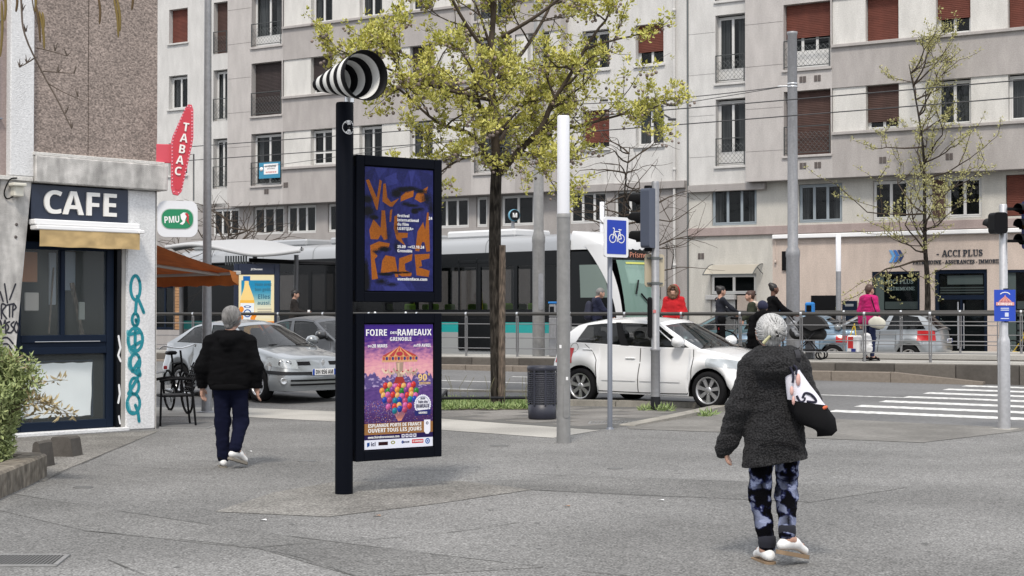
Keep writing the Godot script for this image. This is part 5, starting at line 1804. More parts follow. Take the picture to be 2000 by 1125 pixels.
	for q in [[-0.115, 2.82, -168.0, 0.29, 1], [0.33, 2.8, -60.0, 0.66, 3]]:
		head = Node3D.new()
		head.name = "signal_head"
		t.add_child(head, true)
		head.position = V(q[0], q[1], 0.0)
		head.rotation_degrees.y = q[2]
		signal_head(head, M.black if q[4] == 1 else mat("signal_navy", lin(0.012, 0.02, 0.11), 0.4), q[3], 0.2, q[4])
	s = begin()
	bx(s, V(0.0, 3.0, -0.02), V(0.33, 3.04, 0.02), 0.006)
	bx(s, V(0.0, 2.56, -0.02), V(0.33, 2.6, 0.02), 0.006)
	build("bracket", s, M.black, t)
	circus_bill()
	litter_bin()

func signal_head(head: Node3D, m: Material, h: float, w: float, lamps: int) -> void:
	var s := begin()
	prism(s, round_rect(w, h, 0.05), -0.17, 0.0)
	build("housing", s, m, head)
	for i in lamps:
		var y := (i - (lamps - 1) / 2.0) * h / lamps * 0.95
		s = begin()
		var r := minf(w * 0.42, h / lamps * 0.42)
		var rows := []
		for j in 2:
			var row := []
			for k in 15:
				var a := lerpf(-0.25 * PI, 1.25 * PI, k / 14.0)
				row.append(V(cos(a) * r, y + sin(a) * r, 0.0 if j == 0 else (0.22 if sin(a) > -0.3 else 0.1) * w / 0.24))
			rows.append(row)
		sheet(s, rows)
		build("visor", s, M.black, head)
		s = begin()
		lathe(s, [W(r * 0.95, 0.005), W(r * 0.6, 0.02), W(0, 0.028)], 16, Transform3D(Basis(Vector3.RIGHT, PI / 2), V(0, y, 0)))
		build("lens", s, mat("lens_%d" % i, [lin(0.03, 0.09, 0.05), lin(0.12, 0.06, 0.01), lin(0.10, 0.01, 0.01)][i], 0.2), head)

func circus_bill() -> void:
	var t := thing("circus_poster", "blue circus bill with a pink tent tied to the right pole", "poster", V(6.735, 1.695, -20.985), -6.0)
	var s := begin()
	var rows := []
	for j in 2:
		var row := []
		for i in 9:
			var x := (i / 8.0 - 0.5) * 0.285
			row.append(V(x, -0.215 if j == 0 else 0.215, 0.012 - 1.1 * x * x))
		rows.append(row)
	sheet(s, rows)
	build("sheet", s, mat("bill_blue", lin(0.012, 0.055, 0.42), 0.4), t)
	s = begin()
	prism(s, PackedVector2Array([W(-0.09, 0.05), W(-0.05, 0.09), W(-0.012, 0.12), W(0.0, 0.145), W(0.012, 0.12), W(0.05, 0.09), W(0.09, 0.05)]), 0.0125, 0.0145)
	prism(s, PackedVector2Array([W(-0.12, 0.0), W(0.12, 0.0), W(0.12, 0.045), W(-0.12, 0.045)]), 0.010, 0.0145)
	build("tent_print", s, mat("tent_pink", lin(0.62, 0.28, 0.25), 0.5), t)
	for i in 3:
		s = begin()
		prism(s, PackedVector2Array([W(-0.06 + i * 0.05, 0.05), W(-0.045 + i * 0.05, 0.05), W(-0.002 + i * 0.002, 0.13)]), 0.0145, 0.0155)
		build("tent_stripe", s, mat("tent_red", lin(0.45, 0.12, 0.12), 0.5), t)
	for y in [-0.045, -0.07, -0.185]:
		s = begin()
		prism(s, PackedVector2Array([W(-0.06, y), W(0.05, y), W(0.05, y + 0.012), W(-0.06, y + 0.012)]), 0.0125, 0.0145)
		build("print_line", s, mat("bill_pale", lin(0.55, 0.6, 0.75), 0.5), t)
	s = begin()
	prism(s, round_rect(0.05, 0.055, 0.006), 0.012, 0.0145, Transform3D(Basis(), V(0.02, -0.125, 0)))
	build("print_block", s, mat("bill_pale", lin(0.55, 0.6, 0.75), 0.5), t)
	words("print", "CIRQUE", 0.03, M.white, t, V(0.0, 0.02, 0.0155), 0.002, "sans bold", 0.19)
	var arc := []
	for k in 9: arc.append(W(cos(lerpf(2.6, 0.5, k / 8.0)) * 0.07, 0.13 + sin(lerpf(2.6, 0.5, k / 8.0)) * 0.05))
	s = begin()
	ribbon(s, arc, 0.012, 0.0125)
	build("arc_print", s, M.white, t)
	s = begin()
	lathe(s, [W(0.057, -0.008), W(0.057, 0.008)], 16, Transform3D(Basis(), V(0.008, 0.225, -0.083)))
	lathe(s, [W(0.057, -0.008), W(0.057, 0.008)], 16, Transform3D(Basis(), V(0.008, -0.225, -0.083)))
	build("tie_band", s, M.black, t)

func litter_bin() -> void:
	var t := thing("litter_bin", "round dark slatted litter bin at the tree pit", "litter bin", V(0.452, 0, -22.95))
	var navy := mat("bin_navy", lin(0.022, 0.024, 0.037), 0.45)
	var s := begin()
	lathe(s, [W(0.0, 0.015), W(0.195, 0.015), W(0.21, 0.03), W(0.212, 0.23), W(0.20, 0.235)], 32)
	build("base", s, navy, t)
	s = begin()
	lathe(s, [W(0.17, 0.2), W(0.175, 0.5), W(0.165, 0.62), W(0.178, 0.74)], 28)
	build("bag", s, mat("bin_bag", lin(0.10, 0.105, 0.12), 0.35), t)
	for i in 15:
		s = begin()
		var y := 0.255 + i * 0.0305
		lathe(s, [W(0.216, y), W(0.221, y + 0.005), W(0.221, y + 0.015), W(0.216, y + 0.02), W(0.212, y + 0.01), W(0.216, y)], 32)
		build("slat", s, navy, t)
	s = begin()
	for k in 8:
		var a := TAU * k / 8 + 0.2
		box(s, V(sin(a) * 0.217, 0.48, cos(a) * 0.217), V(0.03, 0.52, 0.014), Basis(Vector3.UP, a), 0.003)
	build("upright", s, navy, t)
	s = begin()
	lathe(s, [W(0.215, 0.73), W(0.225, 0.74), W(0.228, 0.79), W(0.215, 0.805), W(0.19, 0.80), W(0.185, 0.74)], 32)
	build("top_ring", s, navy, t)

# ---------------------------------------------------------------- tram stop: platform, railings, shelter
func fence_local() -> Transform3D:
	return Transform3D(Basis(Vector3.UP, deg_to_rad(FENCE_TURN)), FENCE_AT)

func along(x: float, z := 0.0, y := 0.53) -> Vector3:
	return fence_local() * V(x, y, z)

func make_stop() -> void:
	var p := Node3D.new()
	p.name = "tram_platform"
	add_child(p)
	p.transform = fence_local()
	tag(p, "granite edged tram platform across the road", "", "", "structure")
	var s := begin()
	bx(s, V(-14, -0.3, -1.7), V(13.7, 0.53, 0.18), 0.01)
	build("deck", s, M.concrete, p)
	s = begin()
	bx(s, V(-14, -0.3, -5.0), V(30, 0.22, -1.7))
	build("track_bed", s, M.road, p)
	s = begin()
	bx(s, V(4.6, -0.3, -8.6), V(30, 0.58, -5.0), 0.01)
	build("far_deck", s, M.concrete, p)
	s = begin()
	bx(s, V(4.6, 0.1, -5.0), V(30, 0.46, -4.96))
	build("deck_edge", s, M.granite_dark, p)
	var kx := -13.6
	var k := 0
	while kx < 13.6:
		s = begin()
		var L := 1.28
		var h := 0.51
		bx(s, V(kx, -0.25, 0.182), V(kx + L, h, 0.42), 0.015)
		build("wall_stone", s, [M.granite_dark, mat("granite_b", lin(0.17, 0.155, 0.138), 0.9, 0.0, 0.3)][k % 2], p)
		if M["granite_b"].albedo_texture == null: textured(M["granite_b"], TEX["granite"], 1.3)
		if kx < 11.2:
			s = begin()
			if kx < 9.8:
				bx(s, V(kx, -0.25, 0.425), V(kx + L, 0.335, 0.74), 0.012)
			else:
				prism(s, PackedVector2Array([W(kx, -0.25), W(kx + 1.9, -0.25), W(kx + 1.9, 0.16), W(kx, 0.335)]), 0.425, 0.74)
			build("kerb_stone", s, mat("kerb_warm", lin(0.29, 0.25, 0.21), 0.9, 0.0, 0.3), p)
			if M["kerb_warm"].albedo_texture == null: textured(M["kerb_warm"], TEX["granite"], 1.3)
		kx += L + 0.012
		k += 1
	s = begin()
	for z in [-2.5, -3.95]: bx(s, V(-14, 0.2, z), V(30, 0.228, z + 0.06))
	build("rail", s, M.steel, p)
	# near railing
	var f := thing("platform_railing", "long grey platform railing with a dark round handrail facing the road", "railing", FENCE_AT, FENCE_TURN)
	railing(f, -12.6, 13.05, 0.53, 1.05)
	# far railing
	var g := thing("platform_railing", "second grey railing beyond the tracks in front of the insurance shop", "railing", along(0, -6.6, 0.0), FENCE_TURN)
	railing(g, 5.0, 15.5, 0.58, 1.05)
	s = begin()
	tube(s, smooth_path([along(13.25, -6.9, 0.58), along(13.25, -6.9, 1.35), along(13.5, -6.9, 1.5), along(13.75, -6.9, 1.35), along(13.75, -6.9, 0.58)]), 0.03, 8)
	var hoop := build("bike_hoop", s, M.galvanised)
	tag(hoop, "bent steel bicycle hoop at the end of the far railing", "bike stand")
	make_shelter()
	make_machines()
	make_masts()

func railing(f: Node3D, x0: float, x1: float, y0: float, h: float) -> void:
	var n := int((x1 - x0) / 1.42)
	for i in n + 1:
		var x := lerpf(x0, x1, float(i) / n)
		var s := begin()
		bx(s, V(x - 0.035, y0 + 0.12, -0.02), V(x - 0.012, y0 + h - 0.06, 0.02), 0.004)
		bx(s, V(x + 0.012, y0 + 0.12, -0.02), V(x + 0.035, y0 + h - 0.06, 0.02), 0.004)
		tube(s, [V(x, y0, 0), V(x, y0 + 0.16, 0)], 0.03, 8)
		bx(s, V(x - 0.03, y0 + h - 0.1, -0.024), V(x + 0.03, y0 + h - 0.05, 0.024), 0.006)
		var post := build("post", s, mat("rail_steel", lin(0.2, 0.2, 0.205), 0.45, 0.4), f)
		s = begin()
		tube(s, [V(x - 0.025, y0 + h, 0), V(x + 0.025, y0 + h, 0)], 0.047, 12)
		build("clamp", s, M.alu, post)
	for y in [0.2, 0.46, 0.80]:
		var s := begin()
		tube(s, [V(x0, y0 + y, 0), V(x1, y0 + y, 0)], 0.011, 6)
		build("wire", s, mat("rail_steel", lin(0.2, 0.2, 0.205)), f)
	var s := begin()
	tube(s, [V(x0 - 0.05, y0 + h, 0), V(x1 + 0.05, y0 + h, 0)], 0.041, 12)
	build("handrail", s, mat("handrail_dark", lin(0.035, 0.033, 0.03), 0.5), f)

func make_shelter() -> void:
	var t := thing("tram_shelter", "tram shelter with a curved white roof and dark glass walls", "shelter")
	var s := begin()
	t.position = V(0, 0.07, -1.5)
	# the roof is a wave: front and back edges meet at the right tip
	var fr := [V(-9.6, 3.35, -41.0), V(-8.9, 3.42, -40.9), V(-8.3, 3.36, -40.8), V(-7.65, 3.22, -40.5), V(-7.05, 3.12, -40.3), V(-6.4, 3.14, -40.2), V(-5.72, 3.22, -40.0)]
	var bk := [V(-9.9, 3.40, -43.6), V(-9.2, 3.52, -43.5), V(-8.4, 3.62, -43.3), V(-7.6, 3.62, -43.0), V(-6.9, 3.55, -42.6), V(-6.3, 3.40, -41.8), V(-5.72, 3.27, -40.4)]
	var a := smooth_path(fr, 5)
	var b := smooth_path(bk, 5)
	var up := []
	var dn := []
	for i in a.size():
		var ru := []
		var rd := []
		for j in 7:
			var q: Vector3 = a[i].lerp(b[i], j / 6.0)
			q.y += 0.05 * sin(j / 6.0 * PI)
			ru.append(q + V(0, 0.045, 0))
			rd.append(q - V(0, 0.045, 0))
		up.append(ru)
		dn.append(rd)
	sheet(s, up, true)
	build("roof", s, mat("roof_white", lin(0.40, 0.405, 0.41), 0.5), t)
	s = begin()
	sheet(s, dn)
	build("roof_lining", s, mat("lining_dark", lin(0.06, 0.06, 0.065), 0.7), t)
	s = begin()
	tube(s, a, 0.055, 8)
	build("roof_edge", s, mat("roof_white", lin(0.40, 0.405, 0.41), 0.5), t)
	s = begin()
	tube(s, b, 0.05, 8)
	build("roof_edge", s, mat("roof_white", lin(0.40, 0.405, 0.41), 0.5), t)
	for q in [V(-7.15, 0.53, -41.2), V(-9.4, 0.53, -42.2), V(-6.0, 0.53, -41.2)]:
		s = begin()
		tube(s, [q, q + V(0, 2.62, 0)], 0.065, 12)
		build("post", s, mat("post_dark", lin(0.10, 0.10, 0.105), 0.4), t)
	var dg := mat("shelter_glass", Color(0.015, 0.018, 0.025, 0.78), 0.06, 0.0, 0.3)
	dg.transparency = BaseMaterial3D.TRANSPARENCY_ALPHA
	for q in [[V(-9.4, 0.75, -42.3), V(-7.2, 2.9, -41.3)], [V(-5.95, 0.75, -41.3), V(-4.8, 2.9, -41.9)], [V(-4.75, 0.75, -41.9), V(-3.4, 2.9, -42.4)]]:
		s = begin()
		quad(s, q[0], V(q[1].x, q[0].y, q[1].z), q[1], V(q[0].x, q[1].y, q[0].z))
		var g := build("glass_wall", s, dg, t)
		s = begin()
		for y in [q[0].y, q[1].y]: tube(s, [V(q[0].x, y, q[0].z), V(q[1].x, y, q[1].z)], 0.025, 6)
		build("frame", s, M.black, g)
	# rain channel above the bench wall, ribbed
	for i in 9:
		s = begin()
		var x := -7.9 + i * 0.075
		box(s, V(x, 2.98, -40.9 + i * 0.03), V(0.045, 0.26, 0.03), Basis(), 0.008)
		build("rib", s, M.rail_mesh, t)
	s = begin()
	tube(s, [V(-7.3, 3.0, -41.1), V(-3.2, 2.86, -42.4)], 0.06, 8)
	build("beam", s, M.black, t)
	s = begin()
	bx(s, V(-5.6, 0.95, -42.0), V(-4.6, 1.0, -41.6), 0.01)
	for x in [-5.5, -4.7]: bx(s, V(x, 0.53, -41.85), V(x + 0.06, 0.95, -41.75))
	build("bench", s, M.dark_plastic, t)
	# advertisement panel
	var p := thing("advertisement_panel", "juice advertisement in a dark navy frame at the tram shelter", "advertisement", along(-6.66, -0.65, 0.53), 4.0)
	var navy := mat("panel_navy", lin(0.012, 0.018, 0.04), 0.35)
	s = begin()
	bx(s, V(-0.62, 0.0, -0.1), V(-0.5, 2.42, 0.06), 0.01)
	bx(s, V(0.48, 0.0, -0.1), V(0.62, 2.42, 0.06), 0.01)
	bx(s, V(-0.5, 2.13, -0.1), V(0.48, 2.42, 0.058), 0.01)
	bx(s, V(-0.5, 0.0, -0.1), V(0.48, 0.32, 0.058), 0.01)
	bx(s, V(-0.5, 0.32, -0.08), V(0.48, 2.13, 0.03))
	build("frame", s, navy, p)
	var po := poster(p, juice_poster(), "poster_juice", -0.49, 0.47, 0.33, 2.12, 0.04)
	var pt := mat("print_teal", lin(0.02, 0.13, 0.2), 0.6)
	for w in [["Vous avez", 0.17, 1.86, 0.085, 0.46], ["bon goût.", 0.17, 1.72, 0.085, 0.44], ["Elles", 0.19, 1.52, 0.12, 0.32], ["aussi.", 0.2, 1.35, 0.1, 0.36]]:
		words("print", w[0], w[3], pt, po, V(w[1], w[2], 0.043), 0.002, "sans bold", w[4])
	for y in [1.17, 1.11]:
		s = begin()
		bx(s, V(0.02, y, 0.042), V(0.4, y + 0.018, 0.044))
		build("small_print", s, mat("print_grey", lin(0.3, 0.28, 0.24), 0.6), po)
	words("lettering", "JCDecaux", 0.05, M.white, p, V(0.0, 2.27, 0.06), 0.003)

func make_machines() -> void:
	var s: SurfaceTool
	# slatted bin on the platform
	var t := thing("platform_bin", "grey slatted bin on the tram platform behind the railing", "litter bin", along(-4.49, -0.7, 0.53), FENCE_TURN)
	for i in 9:
		s = begin()
		lathe(s, [W(0.215, 0.1 + i * 0.085), W(0.22, 0.16 + i * 0.085), W(0.21, 0.162 + i * 0.085)], 20)
		build("slat", s, M.galvanised, t)
	s = begin()
	lathe(s, [W(0, 0), W(0.19, 0.0), W(0.19, 0.86), W(0.21, 0.88)], 20)
	build("liner", s, M.dark_plastic, t)
	# dark ticket cabinet with lettering
	t = thing("ticket_cabinet", "low dark cabinet lettered RÉSO beside the platform bin", "cabinet", along(-5.31, -1.1, 0.53), FENCE_TURN + 10)
	s = begin()
	bx(s, V(-0.32, 0.0, -0.2), V(0.32, 1.0, 0.12), 0.02)
	build("case", s, M.black_gloss, t)
	s = begin()
	bx(s, V(-0.3, 0.02, 0.121), V(0.3, 0.5, 0.13), 0.004)
	build("front_panel", s, M.dark_plastic, t)
	words("lettering", "RÉSO", 0.1, mat("reso_grey", lin(0.45, 0.45, 0.48), 0.5), t, V(0.0, 0.78, 0.124), 0.004, "sans")
	# ticket validators
	for q in [[2.37, -0.55, 1.3, 0.19, "grey ticket validator with a blue cap behind the light column"], [8.59, -1.35, 1.32, 0.2, "blue headed ticket validator beside the big mast"]]:
		t = thing("ticket_validator", q[4], "ticket machine", along(q[0], q[1], 0.53), FENCE_TURN, "ticket validators on the platform")
		s = begin()
		bx(s, V(-q[3] / 2, 0, -0.08), V(q[3] / 2, q[2] - 0.34, 0.08), 0.02)
		build("post", s, M.galvanised, t)
		var blue: bool = q[0] > 5.0
		s = begin()
		bx(s, V(-q[3] / 2, q[2] - 0.34, -0.09), V(q[3] / 2, q[2], 0.09), 0.03)
		build("head", s, mat("validator_blue", lin(0.01, 0.16, 0.46), 0.4) if blue else M.galvanised, t)
		s = begin()
		bx(s, V(-q[3] * 0.3, q[2] - 0.22, 0.09), V(q[3] * 0.3, q[2] - 0.07, 0.096))
		build("screen", s, M.black_gloss, t)
		if not blue:
			s = begin()
			bx(s, V(-q[3] / 2 - 0.01, q[2], -0.1), V(q[3] / 2 + 0.01, q[2] + 0.05, 0.1), 0.012)
			build("cap", s, mat("validator_blue", lin(0.01, 0.16, 0.46)), t)
	# round metro sign
	t = thing("metro_sign", "round dark sign with a white M above the tram roof", "sign", V(0.06, 0.9, -45.0), 25.0)
	s = begin()
	tube(s, [V(0, 0, -0.08), V(0, 3.5, -0.08)], 0.05, 10)
	build("post", s, M.galvanised, t)
	s = begin()
	lathe(s, [W(0, -0.06), W(0.17, -0.06), W(0.18, 0.0), W(0.172, 0.05), W(0.16, 0.052)], 28, Transform3D(Basis(Vector3.RIGHT, PI / 2), V(0, 3.57, 0)))
	build("rim", s, mat("metro_rim", lin(0.10, 0.30, 0.42), 0.3), t)
	s = begin()
	lathe(s, [W(0.163, 0.053), W(0, 0.056)], 28, Transform3D(Basis(Vector3.RIGHT, PI / 2), V(0, 3.57, 0)))
	build("face", s, M.black_gloss, t)
	words("lettering", "M", 0.13, M.white, t, V(0, 3.57, 0.06), 0.01)

func make_masts() -> void:
	var t := thing("catenary_mast", "thick grey mast with a collar rising behind the big tree", "mast", along(1.89, -0.7, 0.53))
	var s := begin()
	lathe(s, [W(0.155, 0), W(0.152, 2.78), W(0.165, 2.84), W(0.165, 2.95), W(0.135, 3.06), W(0.125, 3.1), W(0.118, 10.5), W(0, 10.55)], 28)
	build("shaft", s, M.grey_paint, t)
	s = begin()
	prism(s, round_rect(0.13, 0.9, 0.05), 0, 0.006, Transform3D(Basis(Vector3.UP, 0.3), V(0.05, 1.6, 0.148)))
	box(s, V(0.07, 2.0, 0.145), V(0.07, 0.09, 0.004), Basis(Vector3.UP, 0.3))
	build("service_door", s, M.galvanised, t)
	t = thing("catenary_mast", "grey mast with a flat cap and a wider foot between the red shutters", "mast", V(6.66, 0.4, -36.4))
	s = begin()
	lathe(s, [W(0.16, 0), W(0.158, 2.5), W(0.17, 2.56), W(0.165, 2.68), W(0.125, 2.76), W(0.112, 7.8), W(0.125, 7.82), W(0.125, 7.88), W(0, 7.9)], 28)
	build("shaft", s, M.galvanised, t)
	s = begin()
	for y in [6.55, 6.62]: lathe(s, [W(0.12, y), W(0.13, y + 0.02), W(0.12, y + 0.04)], 16)
	tube(s, [V(0.12, 6.6, 0), V(-0.35, 6.58, 0)], 0.02, 6)
	build("clamp", s, M.alu, t)
	# overhead wires
	var w := mat("wire_dark", lin(0.05, 0.05, 0.052), 0.6)
	var ends := [[V(-16.0, 6.5, -52.5), V(16.0, 6.2, -29.0), 0.014, "lower overhead tram wire running across the street"], [V(-16.0, 6.95, -52.5), V(16.0, 6.55, -29.0), 0.014, "upper overhead tram wire running across the street"], [V(6.6, 7.0, -36.4), V(-10.6, 7.45, -62.0), 0.010, "thin span wire from the capped mast back to the facade"], [V(6.6, 7.0, -36.4), V(1.2, 6.9, -39.0), 0.012, "short span wire left of the capped mast"]]
	for q in ends:
		s = begin()
		var pts := []
		for i in 13:
			var v: Vector3 = q[0].lerp(q[1], i / 12.0)
			v.y -= 0.08 * sin(i / 12.0 * PI)
			pts.append(v)
		tube(s, pts, q[2], 5)
		tag(build("overhead_wire", s, w), q[3], "wire", "overhead tram wires")
	t = thing("wire_fitting", "dark insulators and clips joining the overhead wires", "wire fitting", V(3.3, 6.42, -38.3))
	s = begin()
	tube(s, [V(0.0, 0.42, 0), V(0.7, 0.02, 0)], 0.022, 6)
	build("strut", s, w, t)
	for p in [V(0.0, 0.45, 0), V(0.7, 0.02, 0), V(0.72, 0.38, 0), V(-1.0, 0.5, 0)]:
		s = begin()
		tube(s, [p - V(0.1, 0, 0), p + V(0.1, 0, 0)], 0.035, 8)
		build("insulator", s, w, t)

# ---------------------------------------------------------------- the tram
func tram_section(y: float) -> float:
	# how far the side leans in at height y (0 at the waist)
	if y > 3.0: return -0.34 * pow(clampf((y - 3.0) / 0.45, 0, 1), 2.0)
	return -0.02 * absf(y - 1.2)

# width and forward reach of the nose at angle a (0 side .. PI side) and height y
func tram_nose(a: float, y: float, off := 0.0) -> Vector3:
	var lean := 0.0
	if y > 1.0: lean = -0.95 * pow((y - 1.0) / 2.5, 1.7)
	var reach := 1.8 + lean * 0.8 + off
	var c := cos(a)
	var z := -1.2 + (1.2 + tram_section(y) + off) * signf(c) * pow(absf(c), 0.75)
	return V(reach * pow(absf(sin(a)), 0.85), y, z)

func make_tram() -> void:
	var t := thing("tram", "silver and turquoise tram with dark windows standing at the stop", "tram", V(1.5, 0.25, -40.0), -42.0)
	var silver := mat("tram_silver", lin(0.36, 0.37, 0.38), 0.35, 0.25)
	var white := mat("tram_white", lin(0.56, 0.57, 0.58), 0.3)
	var grey := mat("tram_grey", lin(0.30, 0.31, 0.31), 0.45)
	var teal := mat("tram_teal", lin(0.012, 0.30, 0.29), 0.35)
	var dark := mat("tram_dark", lin(0.006, 0.007, 0.008), 0.25, 0.0, 0.3)
	var tg := mat("tram_glass", Color(0.012, 0.022, 0.022, 0.62), 0.04, 0.0, 0.32)
	tg.transparency = BaseMaterial3D.TRANSPARENCY_ALPHA
	var ws := mat("windscreen_glass", Color(0.50, 0.62, 0.58, 0.6), 0.04, 0.0, 0.4)
	ws.transparency = BaseMaterial3D.TRANSPARENCY_ALPHA
	var X0 := -17.0
	var X1 := 0.0
	var bands_ := [["skirt", 0.12, 0.82, grey], ["turquoise_band", 0.82, 1.10, teal]]
	for side in [0, 1]:
		for q in bands_:
			var s := begin()
			var rows := []
			for y in [q[1], (q[1] + q[2]) / 2, q[2]]:
				var z: float = tram_section(y)
				if side: z = -2.4 - z
				rows.append([V(X0, y, z), V(X1, y, z)])
			sheet(s, rows, side == 1)
			build(q[0], s, q[3], t)
		# window band: dark frame with real openings
		var holes := []
		var x := -0.25
		for wd in [1.7, 1.35, 1.9, 1.9, 1.4, 1.9, 1.9, 1.4]:
			holes.append([x - wd + 0.12, x, 1.45, 2.62, 0.06])
			x -= wd
		var w := wall("window_band", dark, t, X0, X1, 1.101, 3.0, 0.0, holes)
		if side:
			w.position.z = -2.4
			w.rotation.y = PI
			w.position.x = X0
		for h in holes:
			if side == 0: pane(w, h[0], h[1], h[2], h[3], -0.03, tg)
			else: pane(w, h[0], h[1], h[2], h[3], -0.03, tg)
	# doors: frames and yellow bars inside
	for d in [-4.0, -9.6]:
		var s := begin()
		for x in [d, d + 0.68, d + 1.36]: bx(s, V(x - 0.03, 0.35, -0.02), V(x + 0.03, 2.85, 0.012), 0.008)
		bx(s, V(d - 0.03, 2.72, -0.02), V(d + 1.39, 2.8, 0.012), 0.005)
		bx(s, V(d, 0.32, -0.02), V(d + 1.36, 1.2, 0.008), 0.004)
		var dr := build("door", s, dark, t)
		s = begin()
		tube(s, smooth_path([V(d + 0.75, 0.7, -0.12), V(d + 0.78, 1.4, -0.12), V(d + 0.72, 2.2, -0.12)]), 0.018, 6)
		build("grab_bar", s, mat("bar_yellow", lin(0.6, 0.6, 0.05), 0.4), dr)
	# roof with its equipment
	var s := begin()
	var rows := []
	for k in 13:
		var a := lerpf(0, PI, k / 12.0)
		var z := -1.2 + 1.2 * signf(cos(a)) * pow(absf(cos(a)), 0.45)
		var y := 3.0 + 0.47 * pow(absf(sin(a)), 0.6)
		rows.append([V(X0, y, z), V(X1, y, z)])
	sheet(s, rows)
	build("roof", s, silver, t)
	for q in [[-2.3, 2.6, white], [-6.3, 3.6, silver], [-11.0, 3.0, silver], [-14.6, 2.2, grey]]:
		s = begin()
		bx(s, V(q[0] - q[1], 3.45, -1.95), V(q[0], 3.66, -0.42), 0.05)
		build("roof_box", s, q[2], t)
	for x in [-1.3, -3.0, -5.2, -7.4, -10.2, -12.6]:
		s = begin()
		rows = []
		for k in 7:
			var a := lerpf(0, PI / 2, k / 6.0)
			var z := -1.2 + 1.204 * pow(absf(cos(a)), 0.45)
			var y := 3.0 + 0.474 * pow(absf(sin(a)), 0.6)
			rows.append([V(x, y, z), V(x + 0.02, y, z)])
		sheet(s, rows)
		build("roof_seam", s, M.rail_mesh, t)
	s = begin()
	bx(s, V(-8.6, 0.4, -2.3), V(-7.9, 3.3, -0.03), 0.02)
	build("gangway_bellows", s, M.rubber, t)
	s = begin()
	bx(s, V(X0, 0.3, -2.36), V(X1, 0.36, -0.04))
	build("floor", s, M.dark_plastic, t)
	s = begin()
	bx(s, V(X0, 0.3, -2.36), V(X0 + 0.05, 3.2, -0.04))
	build("rear_wall", s, dark, t)
	s = begin()
	bx(s, V(X0, 2.7, -2.3), V(X1, 2.76, -0.1))
	build("ceiling", s, mat("tram_ceiling", lin(0.4, 0.4, 0.38), 0.8), t)
	# seats, poles and passengers inside
	var green := mat("seat_green", lin(0.16, 0.34, 0.02), 0.6)
	for i in 9:
		s = begin()
		var x := -1.6 - i * 0.95
		if i == 3: continue
		for z in [-0.35, -2.0]:
			bx(s, V(x, 0.85, z - 0.22), V(x + 0.42, 0.95, z + 0.22), 0.03)
			bx(s, V(x, 0.95, z - 0.22), V(x + 0.09, 1.62, z + 0.22), 0.04)
			bx(s, V(x + 0.1, 0.36, z - 0.06), V(x + 0.3, 0.85, z + 0.06))
		build("seat", s, green, t)
	for x in [-1.3, -4.4, -7.0]:
		s = begin()
		tube(s, [V(x, 0.36, -1.2), V(x, 2.7, -1.2)], 0.018, 6)
		build("pole", s, mat("bar_yellow", lin(0.6, 0.6, 0.05)), t)
	# nose: lower shell, turquoise continues, cab windows, windscreen between white arches
	var ys := [0.15, 0.5, 0.82, 1.0]
	s = begin()
	rows = []
	for y in ys:
		var row := []
		for k in 25: row.append(tram_nose(lerpf(0, PI, k / 24.0), y))
		rows.append(row)
	sheet(s, rows, true)
	build("nose_skirt", s, grey, t)
	var spans := [["cab_window", 0.0, 0.26, 1.0, 2.95, dark], ["windscreen", 0.31, 0.72, 1.12, 2.72, ws], ["cab_window", 0.78, 1.0, 1.0, 2.95, dark], ["windscreen_frame", 0.26, 0.78, 2.72, 3.05, dark], ["windscreen_base", 0.26, 0.78, 1.0, 1.12, dark]]
	for q in spans:
		s = begin()
		rows = []
		for j in 9:
			var y := lerpf(q[3], q[4], j / 8.0)
			var row := []
			for k in 13: row.append(tram_nose(lerpf(q[1], q[2], k / 12.0) * PI, y))
			rows.append(row)
		sheet(s, rows, true)
		build(q[0], s, q[5], t)
	for q in [[0.22, 0.32], [0.71, 0.79]]:
		s = begin()
		rows = []
		for j in 13:
			var y := lerpf(0.95, 3.12, j / 12.0)
			var row := []
			var sweep := 0.11 * pow(j / 12.0, 2.4) * (-1.0 if q[0] < 0.5 else 1.0)
			var wide := 0.45 + 1.0 * pow(j / 12.0, 2.0)
			var mid: float = (q[0] + q[1]) / 2 + sweep
			for k in 5: row.append(tram_nose((mid + (k / 4.0 - 0.5) * 0.085 * wide) * PI, y, 0.02))
			rows.append(row)
		sheet(s, rows, true)
		build("white_arch", s, white, t)
	s = begin()
	rows = []
	for j in 7:
		var f := j / 6.0
		var row := []
		for k in 25:
			var p := tram_nose(lerpf(0, PI, k / 24.0), 3.0)
			p.y = 3.0 + 0.5 * sin(f * PI / 2)
			var q := V(0.0, 3.47, -1.2 + (p.z + 1.2) * 0.9)
			var fl := 1.0 - cos(f * PI / 2)
			row.append(V(lerpf(p.x, q.x, fl), p.y, lerpf(p.z, q.z, fl)))
		rows.append(row)
	sheet(s, rows, true)
	build("nose_roof", s, white, t)
	# pale sunblind, destination board, wipers
	s = begin()
	rows = []
	for j in 3:
		var row := []
		for k in 9: row.append(tram_nose(lerpf(0.38, 0.68, k / 8.0) * PI, lerpf(2.12, 2.6, j / 2.0), -0.1))
		rows.append(row)
	sheet(s, rows, true)
	build("sunblind", s, mat("blind_pale", lin(0.42, 0.55, 0.50), 0.8), t)
	s = begin()
	rows = []
	for j in 2:
		var row := []
		for k in 9: row.append(tram_nose(lerpf(0.38, 0.68, k / 8.0) * PI, lerpf(2.62, 2.67, j), 0.012))
		rows.append(row)
	sheet(s, rows, true)
	build("yellow_strip", s, mat("strip_yellow", lin(0.5, 0.52, 0.12), 0.5), t)
	var b := tram_nose(0.47 * PI, 2.86, 0.03)
	var d := words("destination_text", "Le Prisme", 0.13, mat("led_orange", lin(0.62, 0.26, 0.17), 0.6), t, b, 0.004, "sans", 0.95)
	d.rotation.y = PI / 2 - 0.05
